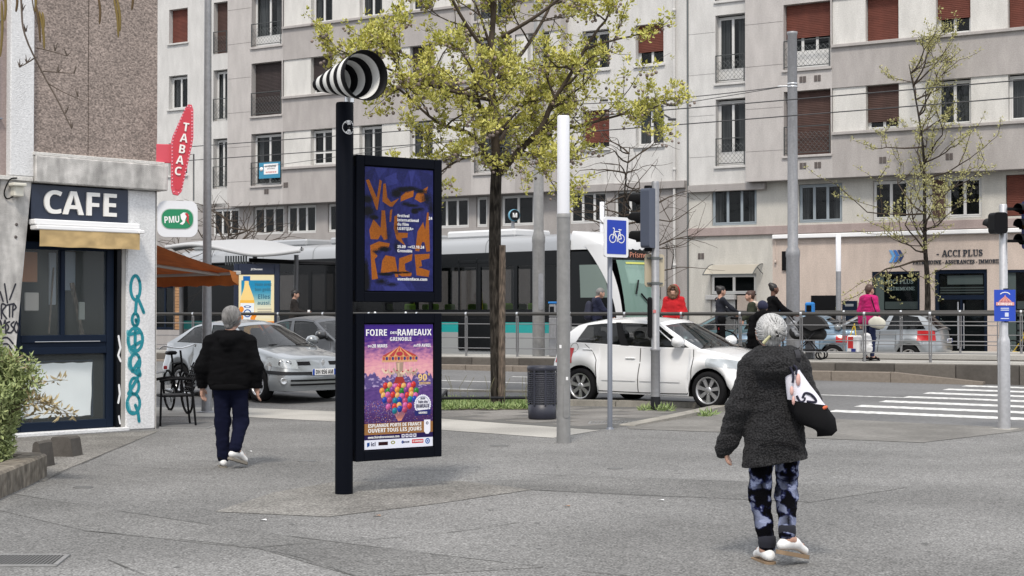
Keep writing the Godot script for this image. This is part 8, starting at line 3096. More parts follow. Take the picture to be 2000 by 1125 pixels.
func make_far_people(black_cotton: Material, navy_cotton: Material, shoe_white: Material) -> void:
	var dark_skin := mat("skin_dark", lin(0.12, 0.055, 0.035), 0.5)
	var hair_black := mat("hair_black", lin(0.012, 0.010, 0.010), 0.5)
	var hair_brown := mat("hair_brown", lin(0.05, 0.022, 0.014), 0.5)
	var jeans := fabric("jeans_navy", lin(0.012, 0.022, 0.075), 6.0, 0.3)
	var s: SurfaceTool
	var rail_arm := V(0.06, 1.0, -0.42)
	var p := person("person in a red coat with a fur trimmed hood standing behind the railing", along(5.45, -0.75), 160.0, joints({"girth": 0.165, "nod": -0.25, "ell": V(-0.25, 1.1, 0.02), "wrl": V(-0.16, 0.98, -0.18), "elr": V(0.25, 1.1, 0.02), "wrr": V(0.16, 0.95, -0.18)}), {"top": fabric("coat_red", lin(0.55, 0.012, 0.018), 6.0, 0.4), "garment": "coat", "thick": 0.02, "hem": 0.75, "trousers": black_cotton, "hair": hair_brown, "hairdo": SHORT_HAIR, "extra": [[V(0, 1.60, 0.06), V(0, 1.66, 0.03), 0.12, 0.10], [V(0, 1.48, 0.08), V(0, 1.6, 0.06), 0.12, 0.12]]})
	s = begin()
	var ring := []
	for k in 21: ring.append(V(cos(TAU * k / 20) * 0.105, 1.575 + sin(TAU * k / 20) * 0.14, -0.085 + 0.02 * sin(k * 2.0)))
	tube(s, ring, 0.042, 8, false)
	for k in 160:
		var a := rng.randf() * TAU
		var c := V(cos(a) * 0.105, 1.575 + sin(a) * 0.14, -0.085)
		var d := V(rng.randf_range(-1, 1), rng.randf_range(-1, 1), rng.randf_range(-1, 0.3)).normalized()
		tri(s, c + d * 0.03 + d.cross(Vector3.UP) * 0.008, c + d * 0.03 - d.cross(Vector3.UP) * 0.008, c + d * 0.075)
	build("fur_trim", s, mat("fur_brown", lin(0.13, 0.075, 0.045), 0.95), p)
	p = person("man in a navy quilted jacket with a backpack leaning at the rail beside the tram", along(3.38, -0.9), -80.0, joints({"elr": V(0.22, 1.14, -0.12), "wrr": V(0.14, 1.0, -0.36), "ell": V(-0.22, 1.14, -0.1), "wrl": V(-0.14, 0.98, -0.34), "head": V(0, 1.55, -0.09), "nod": -0.2, "girth": 0.17}), {"top": fabric("jacket_navy", lin(0.010, 0.014, 0.045), 5.0, 0.8), "thick": 0.015, "trousers": black_cotton, "hair": mat("hair_grey2", lin(0.16, 0.155, 0.15), 0.6), "hairdo": SHORT_HAIR})
	s = begin()
	blob(s, [[V(0, 1.02, 0.22), V(0, 1.25, 0.2), 0.15, 0.12, 0.7]], 0.025)
	build("backpack", s, mat("pack_navy", lin(0.012, 0.014, 0.032), 0.8), p)
	p = person("woman with tied black hair in a dark quilted jacket holding a bicycle by the railing", along(6.53, -1.0), -78.0, joints({"elr": V(0.2, 1.18, -0.2), "wrr": V(0.16, 1.02, -0.46), "ell": V(-0.2, 1.18, -0.16), "wrl": V(-0.16, 1.02, -0.42), "hands": V(0, -0.5, -1)}), {"top": fabric("jacket_ink", lin(0.012, 0.015, 0.026), 5.0, 0.7), "trousers": black_cotton, "hair": hair_black, "hairdo": BUN_HAIR})
	p = person("woman in an olive parka with a pale hood facing left behind the railing", along(7.27, -1.1), 85.0, joints({"head": V(0, 1.46, -0.05), "neck": V(0, 1.31, 0), "shl": V(-0.165, 1.26, 0), "shr": V(0.165, 1.26, 0), "chest": V(0, 1.17, 0), "waist": V(0, 0.98, 0), "elr": V(0.22, 1.02, -0.04), "wrr": V(0.18, 0.95, -0.22), "ell": V(-0.22, 1.02, -0.04), "wrl": V(-0.18, 0.93, -0.22)}), {"top": fabric("parka_olive", lin(0.028, 0.034, 0.018), 5.0, 0.5), "garment": "coat", "thick": 0.015, "hem": 0.7, "trousers": black_cotton, "hair": hair_brown, "hairdo": BUN_HAIR})
	s = begin()
	blob(s, [[V(-0.1, 1.30, 0.04), V(0, 1.24, 0.14), 0.06, 0.07], [V(0.1, 1.30, 0.04), V(0, 1.24, 0.14), 0.06, 0.07]], 0.022)
	build("hood_lining", s, mat("hood_cream", lin(0.55, 0.47, 0.40), 0.95), p)
	p = person("tall woman with a dark bun and a blue lanyard pushing the stroller", along(7.81, -1.0), -82.0, joints({"elr": V(0.22, 1.16, -0.18), "wrr": V(0.18, 1.04, -0.42), "ell": V(-0.22, 1.16, -0.14), "wrl": V(-0.18, 1.04, -0.40), "head": V(0, 1.62, -0.03), "neck": V(0, 1.47, 0.0), "girth": 0.175, "hands": V(0, -0.3, -1)}), {"skin": dark_skin, "top": black_cotton, "garment": "coat", "thick": 0.012, "hem": 0.72, "trousers": fabric("skirt_wine", lin(0.06, 0.006, 0.015), 6.0), "hair": hair_black, "hairdo": [[0, 0.045, 0.02, 0, 0.035, 0.02, 0.094, 0.094], [0, 0.10, 0.07, 0, 0.11, 0.09, 0.055, 0.05]]})
	s = begin()
	tube(s, smooth_path([V(0.07, 1.44, 0.05), V(0.12, 1.38, -0.06), V(0.08, 1.22, -0.14), V(0.02, 1.12, -0.15)]), 0.012, 6)
	build("lanyard", s, mat("lanyard_blue", lin(0.05, 0.22, 0.6), 0.6), p)
	p = person("person in a black hooded jacket and navy cap walking away behind the white haired woman", V(4.93, road_y(30.2), -30.2), 4.0, joints({"girth": 0.185, "head": V(0, 1.62, -0.03), "neck": V(0, 1.47, 0), "shl": V(-0.2, 1.4, 0), "shr": V(0.2, 1.4, 0)}), {"top": black_cotton, "garment": "hooded_jacket", "thick": 0.02, "trousers": black_cotton, "hair": hair_black, "hairdo": SHORT_HAIR, "extra": [[V(-0.1, 1.47, 0.06), V(0.1, 1.47, 0.06), 0.09, 0.09], [V(0, 1.5, 0.09), V(0, 1.42, 0.13), 0.09, 0.07]]})
	s = begin()
	blob(s, [[V(0, 1.67, 0.0), V(0, 1.68, -0.02), 0.105, 0.10]], 0.018)
	box(s, V(0, 1.66, -0.14), V(0.16, 0.012, 0.1), Basis(), 0.005)
	build("cap", s, mat("cap_navy", lin(0.012, 0.014, 0.04), 0.9), p)
	s = begin()
	blob(s, [[V(0, 1.02, 0.26), V(0, 1.28, 0.24), 0.17, 0.14, 0.7]], 0.025)
	build("backpack", s, mat("pack_black", lin(0.012, 0.012, 0.014), 0.7), p)
	var pink := fabric("jacket_pink", lin(0.60, 0.012, 0.17), 5.0, 0.9)
	p = person("woman in a bright pink quilted jacket carrying shopping bags along the railing", along(10.13, -0.7), -58.0, joints({"girth": 0.17, "ell": V(-0.25, 1.12, 0.02), "wrl": V(-0.27, 0.86, 0.0), "elr": V(0.25, 1.12, 0.03), "wrr": V(0.26, 0.86, -0.02), "nod": -0.15, "knl": V(-0.1, 0.49, -0.06), "anl": V(-0.09, 0.09, 0.04)}), {"top": pink, "thick": 0.018, "trousers": jeans, "hair": hair_brown, "hairdo": SHORT_HAIR, "extra": [[V(-0.1, 1.42, 0.05), V(0.1, 1.42, 0.05), 0.06, 0.06], [V(0, 1.42, 0.1), V(0, 1.36, 0.12), 0.06, 0.05]]})
	s = begin()
	for y in [1.0, 1.07, 1.14, 1.21, 1.28]:
		var band := []
		for k in 25: band.append(V(cos(TAU * k / 24) * 0.19, y, sin(TAU * k / 24) * 0.14))
		tube(s, band, 0.004, 4, false)
	build("quilt_seam", s, mat("seam_pink", lin(0.4, 0.008, 0.11), 0.9), p)
	# her bags hang from her hands
	var bag := thing("shopping_bag", "white shopping bag with a red panel held low by the woman in pink", "bag", along(9.85, -0.5, 0.70), -50.0)
	s = begin()
	box(s, V(0, 0.2, 0), V(0.34, 0.40, 0.18), Basis(), 0.04)
	build("sack", s, mat("bag_white", lin(0.66, 0.66, 0.66), 0.5), bag)
	s = begin()
	box(s, V(-0.04, 0.24, 0.09), V(0.14, 0.26, 0.012))
	build("red_panel", s, mat("bag_red", lin(0.5, 0.02, 0.02), 0.5), bag)
	s = begin()
	box(s, V(0.04, 0.06, 0.092), V(0.12, 0.09, 0.01))
	build("blue_panel", s, mat("bag_blue", lin(0.01, 0.02, 0.16), 0.5), bag)
	s = begin()
	for x in [-0.08, 0.08]: tube(s, smooth_path([V(x, 0.38, 0.05), V(x * 0.4, 0.55, 0.02), V(0, 0.66, 0.0)]), 0.012, 5)
	build("handle", s, mat("bag_yellow", lin(0.6, 0.42, 0.03), 0.6), bag)
	bag = thing("shopping_bag", "plain crinkled white bag beside the red panelled shopping bag", "bag", along(10.15, -0.42, 0.72), -40.0)
	s = begin()
	blob(s, [[V(0, 0.08, 0), V(0, 0.34, 0), 0.13, 0.10, 0.6]], 0.025, 0.02, 0.04)
	build("sack", s, mat("bag_white", lin(0.66, 0.66, 0.66)), bag)
	bag = thing("handbag", "pale cream handbag slung at the hip of the woman in pink", "bag", along(10.36, -0.42, 1.36), -35.0)
	s = begin()
	blob(s, [[V(-0.09, 0.02, 0), V(0.1, 0.0, 0), 0.10, 0.12, 0.5], [V(0, 0.08, 0), V(0.05, 0.1, 0), 0.1, 0.06, 0.5]], 0.022)
	build("pouch", s, mat("bag_cream", lin(0.50, 0.49, 0.42), 0.7), bag)
	s = begin()
	tube(s, [V(0.06, 0.1, 0), V(-0.06, 0.34, -0.05), V(-0.16, 0.6, -0.1)], 0.012, 5)
	build("strap", s, M.black, bag)
	person("man in a dark coat holding a white cup at the tram shelter", along(-5.66, -1.0), -85.0, joints({"elr": V(0.22, 1.12, -0.08), "wrr": V(0.1, 1.08, -0.3), "ell": V(-0.22, 1.12, -0.05), "wrl": V(-0.12, 1.06, -0.28), "nod": -0.15, "hands": V(0, 0, -1)}), {"top": fabric("coat_brown_black", lin(0.016, 0.012, 0.011), 5.0), "garment": "coat", "thick": 0.012, "hem": 0.55, "trousers": black_cotton, "hair": hair_black, "hairdo": SHORT_HAIR})
	s = begin()
	lathe(s, [W(0, 0), W(0.03, 0), W(0.038, 0.09), W(0.034, 0.095), W(0, 0.09)], 14)
	var cup := build("paper_cup", s, M.white)
	cup.position = along(-5.66, -1.0) + V(0.4, 1.06, 0.08)
	tag(cup, "white paper cup in the hand of the man at the shelter", "cup")

# ---------------------------------------------------------------- trees and plants
# one limb: a bending tapered tube; remembers its points in tips for twigs and leaves
func limb(s: SurfaceTool, pts: Array, r0: float, r1: float, sides := 7) -> void:
	var rr := []
	for i in pts.size(): rr.append(lerpf(r0, r1, float(i) / (pts.size() - 1)))
	tube(s, pts, rr, sides, true)

func grow(s: SurfaceTool, p: Vector3, d: Vector3, length: float, r: float, level: int, tips: Array, o: Dictionary) -> void:
	var n := 4
	var pts := [p]
	var q := p
	var dir := d.normalized()
	for i in n:
		dir = (dir + V(rng.randf_range(-1, 1), rng.randf_range(-1, 1), rng.randf_range(-1, 1)) * o.bend + Vector3.UP * o.up).normalized()
		q += dir * length / n
		pts.append(q)
		if level == 0 or (level == 1 and i > 0): tips.append([q, dir, level])
	limb(s, pts, r, r * 0.55, 6 if level > 1 else 4)
	if level == 0: return
	var kids: int = o.kids + (rng.randi() % 2)
	for i in kids:
		var at: Vector3 = pts[1 + (rng.randi() % n)] if i < kids - 1 else pts[n]
		var side := V(rng.randf_range(-1, 1), rng.randf_range(-0.6, 0.8), rng.randf_range(-1, 1)).normalized()
		var nd: Vector3 = (dir * (1.0 if i == kids - 1 else 0.55) + side * o.spread).normalized()
		grow(s, at, nd, length * rng.randf_range(0.55, 0.8), r * 0.52, level - 1, tips, o)

func tuft_mesh(n: int, size: float, wide: float, sd: int) -> ArrayMesh:
	var r := RandomNumberGenerator.new()
	r.seed = sd
	var s := begin()
	for i in n:
		var d := V(r.randf_range(-1, 1), r.randf_range(-0.4, 1.0), r.randf_range(-1, 1)).normalized()
		var w := d.cross(V(r.randf_range(-1, 1), 1, r.randf_range(-1, 1))).normalized() * size * wide
		var L := size * r.randf_range(0.7, 1.2)
		var up := d.cross(w).normalized() * size * 0.12
		var a := d * size * 0.25
		tri(s, a, a + d * L * 0.5 + w + up, a + d * L)
		tri(s, a, a + d * L, a + d * L * 0.5 - w + up)
	return done(s)

func scatter(called: String, parent: Node3D, mesh: Mesh, m: Material, at: Array, size0: float, size1: float, tint: Array) -> void:
	var mm := MultiMesh.new()
	mm.transform_format = MultiMesh.TRANSFORM_3D
	mm.use_colors = true
	mm.mesh = mesh
	mm.instance_count = at.size()
	for i in at.size():
		var b := Basis.from_euler(V(rng.randf_range(-0.7, 0.7), rng.randf() * TAU, rng.randf_range(-0.7, 0.7)))
		mm.set_instance_transform(i, Transform3D(b.scaled(Vector3.ONE * rng.randf_range(size0, size1)), at[i]))
		mm.set_instance_color(i, (tint[0] as Color).lerp(tint[1], rng.randf()))
	var o := MultiMeshInstance3D.new()
	o.name = called
	o.multimesh = mm
	o.material_override = m
	parent.add_child(o, true)
	o.set_meta("kind", "stuff")

func leaf_mat(key: String, back: Color) -> StandardMaterial3D:
	var m := mat(key, Color.WHITE, 0.6)
	m.vertex_color_use_as_albedo = true
	m.backlight_enabled = true
	m.backlight = back
	return m

func make_trees() -> void:
	# the big budding tree at the kerb
	var t := thing("budding_tree", "large tree with yellow green young leaves and dark seed balls behind the poster stand", "tree", V(-0.26, 0, -26.1))
	var s := begin()
	limb(s, smooth_path([V(0.02, -0.1, 0), V(0.0, 1.2, 0.02), V(-0.03, 2.6, 0.0), V(-0.02, 3.6, 0), V(0.0, 4.1, 0)], 4), 0.122, 0.092, 14)
	build("trunk", s, M.bark, t)
	s = begin()
	var tips := []
	var o := {"bend": 0.26, "up": 0.04, "kids": 3, "spread": 0.8}
	var mains := [[[V(0.0, 4.0, 0), V(-0.05, 4.8, 0.1), V(-0.12, 5.8, 0.05), V(-0.05, 6.9, -0.1), V(0.05, 8.2, 0.0)], 0.105], [[V(0.03, 3.95, 0), V(0.45, 4.35, 0.2), V(0.85, 4.7, 0.3), V(1.05, 5.1, 0.35), V(1.35, 5.5, 0.5), V(1.75, 6.1, 0.6)], 0.085], [[V(-0.04, 3.95, 0), V(-0.22, 4.3, 0.15), V(-0.5, 4.6, 0.4), V(-1.1, 4.75, 0.7), V(-1.7, 5.2, 0.8)], 0.06], [[V(-0.05, 4.9, 0.1), V(-0.7, 5.4, -0.3), V(-1.4, 5.9, -0.6), V(-2.0, 6.2, -0.8)], 0.055], [[V(-0.1, 5.5, 0.0), V(0.5, 6.1, -0.4), V(1.0, 6.9, -0.9), V(1.3, 7.6, -1.2)], 0.055], [[V(-0.1, 5.9, 0.0), V(-0.7, 6.6, 0.5), V(-1.2, 7.5, 0.9)], 0.05], [[V(0.0, 4.4, 0), V(0.2, 4.8, -0.7), V(0.5, 5.2, -1.5), V(0.9, 5.5, -2.1)], 0.055], [[V(-0.05, 4.6, 0.1), V(-0.3, 5.0, 0.9), V(-0.4, 5.4, 1.7)], 0.05], [[V(0.85, 4.7, 0.3), V(1.5, 4.75, 0.1), V(2.1, 4.9, 0.0), V(2.6, 5.0, 0.1)], 0.045], [[V(-0.05, 6.9, -0.1), V(-0.9, 7.6, -0.3), V(-1.9, 8.1, -0.3)], 0.04], [[V(-0.08, 5.2, 0.1), V(-0.9, 5.3, 0.6), V(-1.7, 5.5, 0.9), V(-2.3, 5.7, 1.0)], 0.045], [[V(-0.22, 4.3, 0.15), V(-0.7, 4.15, 0.5), V(-1.1, 3.9, 0.6), V(-1.2, 3.75, 0.6)], 0.03], [[V(0.1, 6.3, 0.0), V(0.8, 6.6, 0.4), V(1.6, 7.1, 0.6), V(2.1, 7.3, 0.7)], 0.045], [[V(0.45, 4.35, 0.2), V(0.7, 4.2, 0.6), V(0.95, 3.9, 0.8)], 0.028]]
	for m in mains:
		var p := smooth_path(m[0].map(func(v: Vector3) -> Vector3: return V(v.x * 0.88, v.y, v.z)), 4)
		limb(s, p, m[1] * 0.8, m[1] * 0.3, 8)
		var n := p.size()
		for i in range(3, n, 2):
			var d: Vector3 = (p[mini(i + 1, n - 1)] - p[i - 1]).normalized()
			var side := V(rng.randf_range(-1, 1), rng.randf_range(-0.5, 0.9), rng.randf_range(-1, 1)).normalized()
			grow(s, p[i], (d * 0.5 + side).normalized(), rng.randf_range(0.5, 0.85), m[1] * 0.3, 2, tips, o)
		grow(s, p[n - 1], (p[n - 1] - p[n - 2]).normalized(), 0.6, m[1] * 0.36, 2, tips, o)
	build("limb", s, mat("limb_bark", lin(0.075, 0.06, 0.048), 0.95, 0.0, 0.2), t)
	var at := []
	var balls := []
	for q in tips:
		if q[0].y < 3.3: continue
		for k in 3:
			if rng.randf() < 0.36: at.append(q[0] + V(rng.randf_range(-1, 1), rng.randf_range(-1, 1), rng.randf_range(-1, 1)) * 0.07)
		if rng.randf() < 0.3: balls.append(q[0] + V(rng.randf_range(-0.03, 0.03), -0.08, rng.randf_range(-0.03, 0.03)))
	scatter("foliage", t, tuft_mesh(7, 0.068, 0.25, 5), leaf_mat("leaf_spring", lin(0.30, 0.30, 0.04)), at, 0.5, 1.55, [lin(0.10, 0.105, 0.008), lin(0.33, 0.285, 0.022)])
	s = begin()
	lathe(s, [W(0, -0.026), W(0.023, -0.012), W(0.026, 0.004), W(0.016, 0.022), W(0, 0.026)], 7)
	scatter("seed_ball", t, done(s), leaf_mat("seed_dark", Color.BLACK), balls, 0.8, 1.3, [lin(0.02, 0.014, 0.012), lin(0.05, 0.03, 0.022)])
	# stake, tree pit and its grass
	s = begin()
	limb(s, [V(0.09, -0.1, 0.19), V(0.09, 1.3, 0.18), V(0.10, 2.74, 0.17)], 0.062, 0.055, 9)
	tag(build("tree_stake", s, M.stake_wood), "rough wooden stake standing against the big tree", "tree stake")
	get_node("tree_stake").position = t.position
	s = begin()
	for b in [[V(-1.2, 0.17, -25.7), V(0.75, 0.17, -25.9)], [V(0.75, 0.17, -25.9), V(0.75, 0.17, -28.3)], [V(-1.2, 0.17, -25.9), V(-1.2, 0.17, -28.2)]]:
		tube(s, [b[0], b[1]], 0.025, 6)
		for e in b: tube(s, [e, e - V(0, 0.18, 0)], 0.022, 6)
	tag(build("pit_rail", s, M.dark_plastic), "low dark rail round the tree pit", "rail")
	s = ground_poly([W(-1.65, 25.2), W(0.72, 25.1), W(0.75, 28.9), W(-1.25, 29.0)], 0.012)
	tag(build("tree_pit_soil", s, mat("soil", lin(0.055, 0.042, 0.03), 1.0)), "dark soil of the tree pit", "", "", "structure")
	var g := thing("grass", "green grass and weeds growing in the tree pit", "grass", Vector3.ZERO)
	g.set_meta("kind", "stuff")
	var blades := []
	for i in 700: blades.append(V(rng.randf_range(-1.6, 0.7), 0.0, -rng.randf_range(25.25, 27.4)))
	for i in 26: blades.append(V(rng.randf_range(2.1, 2.6), 0.0, -rng.randf_range(24.95, 25.2)))
	for i in 12: blades.append(V(rng.randf_range(2.85, 3.1), 0.0, -rng.randf_range(23.6, 23.9)))
	scatter("grass_tuft", g, tuft_mesh(12, 0.12, 0.07, 9), leaf_mat("leaf_grass", lin(0.05, 0.12, 0.01)), blades, 0.5, 1.3, [lin(0.025, 0.055, 0.008), lin(0.09, 0.135, 0.025)])
	var stalks := begin()
	for i in 16:
		var p := V(rng.randf_range(-1.4, 0.6), 0, -rng.randf_range(25.4, 26.6))
		tube(stalks, [p, p + V(rng.randf_range(-0.05, 0.05), 0.32, 0), p + V(rng.randf_range(-0.1, 0.1), 0.52, 0)], 0.004, 3)
	build("weed_stalk", stalks, mat("stalk", lin(0.2, 0.19, 0.1), 0.9), g)
	# smaller trees across the street
	for q in [[V(12.55, 0.15, -46.5), 9.0, "slim tree with sparse new leaves in front of the insurance shop", 0.6, 3.6, 0.11], [V(3.55, 0.15, -47.5), 6.6, "bare twiggy tree behind the tram's front", 0.0, 3.1, 0.08], [V(-9.5, 0.15, -51.5), 4.7, "small bare tree behind the lamp post and the shelter", 0.0, 3.0, 0.06]]:
		t = thing("street_tree", q[2], "tree", q[0])
		s = begin()
		var top: float = q[1]
		var trunk := smooth_path([V(0, -0.1, 0), V(0.03, q[4] * 0.6, 0.02), V(-0.04, q[4], 0), V(-0.1, top * 0.72, 0.05), V(-0.5 if q[3] > 0.0 else 0.1, top, 0)], 6)
		limb(s, trunk, q[5], 0.012, 10)
		build("trunk", s, M.bark, t)
		s = begin()
		tips = []
		var oo := {"bend": 0.22, "up": 0.10 if q[3] > 0.0 else 0.0, "kids": 2, "spread": 0.75}
		for i in range(11, trunk.size() - 1):
			for k in 2:
				var a := rng.randf() * TAU
				var reach := (1.0 - float(i - 11) / trunk.size()) * rng.randf_range(1.0, 1.6) + 0.35
				grow(s, trunk[i], V(cos(a), rng.randf_range(-0.1, 0.7), sin(a)), reach, 0.03, 2, tips, oo)
		if q[3] > 0.0: grow(s, trunk[10], V(-0.9, -0.1, 0.2), 1.8, 0.035, 2, tips, {"bend": 0.2, "up": -0.05, "kids": 3, "spread": 0.7})
		build("limb", s, mat("limb_bark", lin(0.12, 0.098, 0.078)), t)
		if q[3] > 0.0:
			at = []
			for p in tips: for k in 2: at.append(p[0] + V(rng.randf_range(-1, 1), rng.randf_range(-1, 1), rng.randf_range(-1, 1)) * 0.06)
			scatter("foliage", t, tuft_mesh(4, 0.085, 0.2, 6), leaf_mat("leaf_spring", lin(0.30, 0.30, 0.04)), at, 0.7, 1.4, [lin(0.09, 0.085, 0.02), lin(0.22, 0.2, 0.04)])
	make_planter()
	make_catkins()

func make_planter() -> void:
	var b := thing("planter", "low weathered stone planter wall at the left edge of the square", "planter", Vector3.ZERO)
	var s := begin()
	for q in [[W(-4.30, 12.4), W(-4.50, 14.9)], [W(-4.5, 14.9), W(-7.4, 16.2)]]:
		var d: Vector2 = q[1] - q[0]
		var c: Vector2 = (q[0] + q[1]) / 2 + W(-0.13, 0.02)
		box(s, V(c.x, 0.1, -c.y), V(d.length() + 0.02, 0.25, 0.24), Basis(Vector3.UP, atan2(d.y, d.x)), 0.02)
	build("planter_wall", s, M.stone_old, b)
	s = ground_poly([W(-4.5, 12.4), W(-4.7, 14.8), W(-7.4, 16.0), W(-9, 12)], 0.17)
	build("soil", s, mat("soil", lin(0.055, 0.042, 0.03)), b)
	for q in [[V(-4.85, 0, -15.9), V(0.13, 0.27, 0.3), "thin standing granite slab behind the planter"], [V(-4.96, 0, -17.1), V(0.29, 0.22, 0.26), "squat mossy granite block in front of the cafe door"]]:
		s = begin()
		var h: Vector3 = q[1]
		prism(s, PackedVector2Array([W(-h.x / 2, 0), W(h.x / 2, 0), W(h.x / 2 - 0.035, h.y - 0.02), W(h.x / 2 - 0.06, h.y), W(-h.x / 2 + 0.05, h.y), W(-h.x / 2 + 0.03, h.y - 0.02)]), -h.z / 2, h.z / 2)
		var o := build("granite_block", s, M.granite_dark)
		o.position = q[0]
		o.rotation.y = -0.15
		tag(o, q[2], "stone block")
	var t := thing("bush", "leafy green bush with reddish young tips growing in the planter", "bush", V(-4.98, 0.15, -14.4))
	s = begin()
	var at := []
	var red := []
	for i in 80:
		var a := rng.randf() * TAU
		var lean := rng.randf_range(0.05, 0.5)
		var hgt := rng.randf_range(0.65, 1.22)
		var p0 := V(cos(a) * 0.16, 0, sin(a) * 0.16)
		var p3 := V(cos(a) * lean * 1.1, hgt, sin(a) * lean * 1.1)
		var path := smooth_path([p0, p0.lerp(p3, 0.4) + V(0, 0.1, 0), p3], 6)
		limb(s, path, 0.008, 0.003, 4)
		for k in range(2, path.size()):
			for m in 9: at.append(path[k] + V(rng.randf_range(-1, 1), rng.randf_range(-1, 1), rng.randf_range(-1, 1)) * 0.09)
		if i % 3 == 0: red.append(p3)
	for i in 5:
		var y := rng.randf_range(0.25, 1.0)
		var path := smooth_path([V(0.3, y, 0.1), V(0.55, y + 0.1, 0.1), V(0.72 + 0.1 * (i % 3), y + rng.randf_range(0.0, 0.14), 0.1)], 5)
		limb(s, path, 0.005, 0.002, 4)
		for k in range(4, path.size()): red.append(path[k])
	build("stem", s, mat("stem_brown", lin(0.09, 0.07, 0.04), 0.9), t)
	scatter("foliage", t, tuft_mesh(5, 0.062, 0.2, 15), leaf_mat("leaf_bush", lin(0.05, 0.08, 0.015)), at, 0.6, 1.2, [lin(0.035, 0.058, 0.010), lin(0.13, 0.16, 0.032)])
	scatter("young_leaf", t, tuft_mesh(5, 0.075, 0.17, 16), leaf_mat("leaf_red", lin(0.12, 0.07, 0.02)), red, 0.8, 1.3, [lin(0.07, 0.05, 0.02), lin(0.15, 0.10, 0.03)])

func make_catkins() -> void:
	var t := thing("catkin_branch", "overhanging twigs with hanging yellow catkins in the top left corner", "branch", Vector3.ZERO)
	var Z := 4.6
	var P := func(px: float, py: float, dz := 0.0) -> Vector3: return V((px - 1000) * Z / 3000.0, 1.58 + (613 - py) * Z / 3000.0, -Z + dz)
	var s := begin()
	limb(s, smooth_path([V(-3.6, -0.1, -4.4), V(-3.5, 1.6, -4.4), V(-3.2, 3.2, -4.5), V(-2.6, 4.4, -4.6)], 5), 0.11, 0.05, 10)
	limb(s, smooth_path([V(-3.3, 2.9, -4.5), V(-2.4, 3.25, -4.6), V(-1.6, 3.05, -4.6), V(-1.0, 2.75, -4.6)], 5), 0.03, 0.008, 7)
	build("limb", s, M.twig, t)
	s = begin()
	for q in [[[P.call(30, -180), P.call(38, 0), P.call(52, 70, 0.03), P.call(80, 140), P.call(105, 185), P.call(122, 218), P.call(138, 250)], 0.0022], [[P.call(68, 110), P.call(50, 122), P.call(36, 130)], 0.0016], [[P.call(68, 92), P.call(95, 98), P.call(128, 108)], 0.0014], [[P.call(82, 138), P.call(110, 140), P.call(142, 142)], 0.0013], [[P.call(92, 162), P.call(120, 178), P.call(165, 198)], 0.0012], [[P.call(45, -120), P.call(60, 0), P.call(70, 45)], 0.0018], [[P.call(180, -150), P.call(188, -40), P.call(190, 5)], 0.0016], [[P.call(225, -150), P.call(222, -30), P.call(224, 4)], 0.0016], [[P.call(0, -160), P.call(4, -40), P.call(3, 0)], 0.0016], [[P.call(250, -150), P.call(254, -20)], 0.0016]]:
		limb(s, smooth_path(q[0], 4), q[1] * 1.6, q[1] * 0.8, 5)
	build("twig", s, M.twig, t)
	for q in [[0, 0, -2, 110, 0], [5, -20, 6, 40, 0], [28, -20, 28, 22, 1], [65, 0, 76, 82, 1], [74, 20, 84, 96, 0], [80, 22, 80, 66, 0], [189, -10, 192, 46, 1], [220, -5, 229, 72, 0], [226, -5, 232, 60, 0], [254, -20, 255, 18, 1], [62, -30, 66, 22, 0]]:
		s = begin()
		var a: Vector3 = P.call(q[0], q[1])
		var b: Vector3 = P.call(q[2], q[3])
		var pts := smooth_path([a, a.lerp(b, 0.5) + V(0.004, 0, 0), b], 5)
		tube(s, pts, [0.0015, 0.0032, 0.0038, 0.004, 0.0042, 0.004, 0.004, 0.0038, 0.0036, 0.003, 0.001], 7)
		build("catkin", s, mat("catkin_%d" % q[4], [lin(0.16, 0.115, 0.035), lin(0.09, 0.058, 0.026)][q[4]], 0.95), t)
	s = begin()
	for q in [[36, 130], [128, 108], [142, 142], [150, 188], [138, 250], [126, 220], [50, 122], [105, 98], [40, 20], [48, 60], [110, 140]]:
		for k in 3:
			var c: Vector3 = P.call(q[0], q[1])
			tube(s, [c, c + V(rng.randf_range(-0.01, 0.012), 0.012 + 0.006 * k, rng.randf_range(-0.01, 0.01))], [0.0026, 0.0008], 4)
	build("bud", s, M.twig, t).set_meta("kind", "stuff")

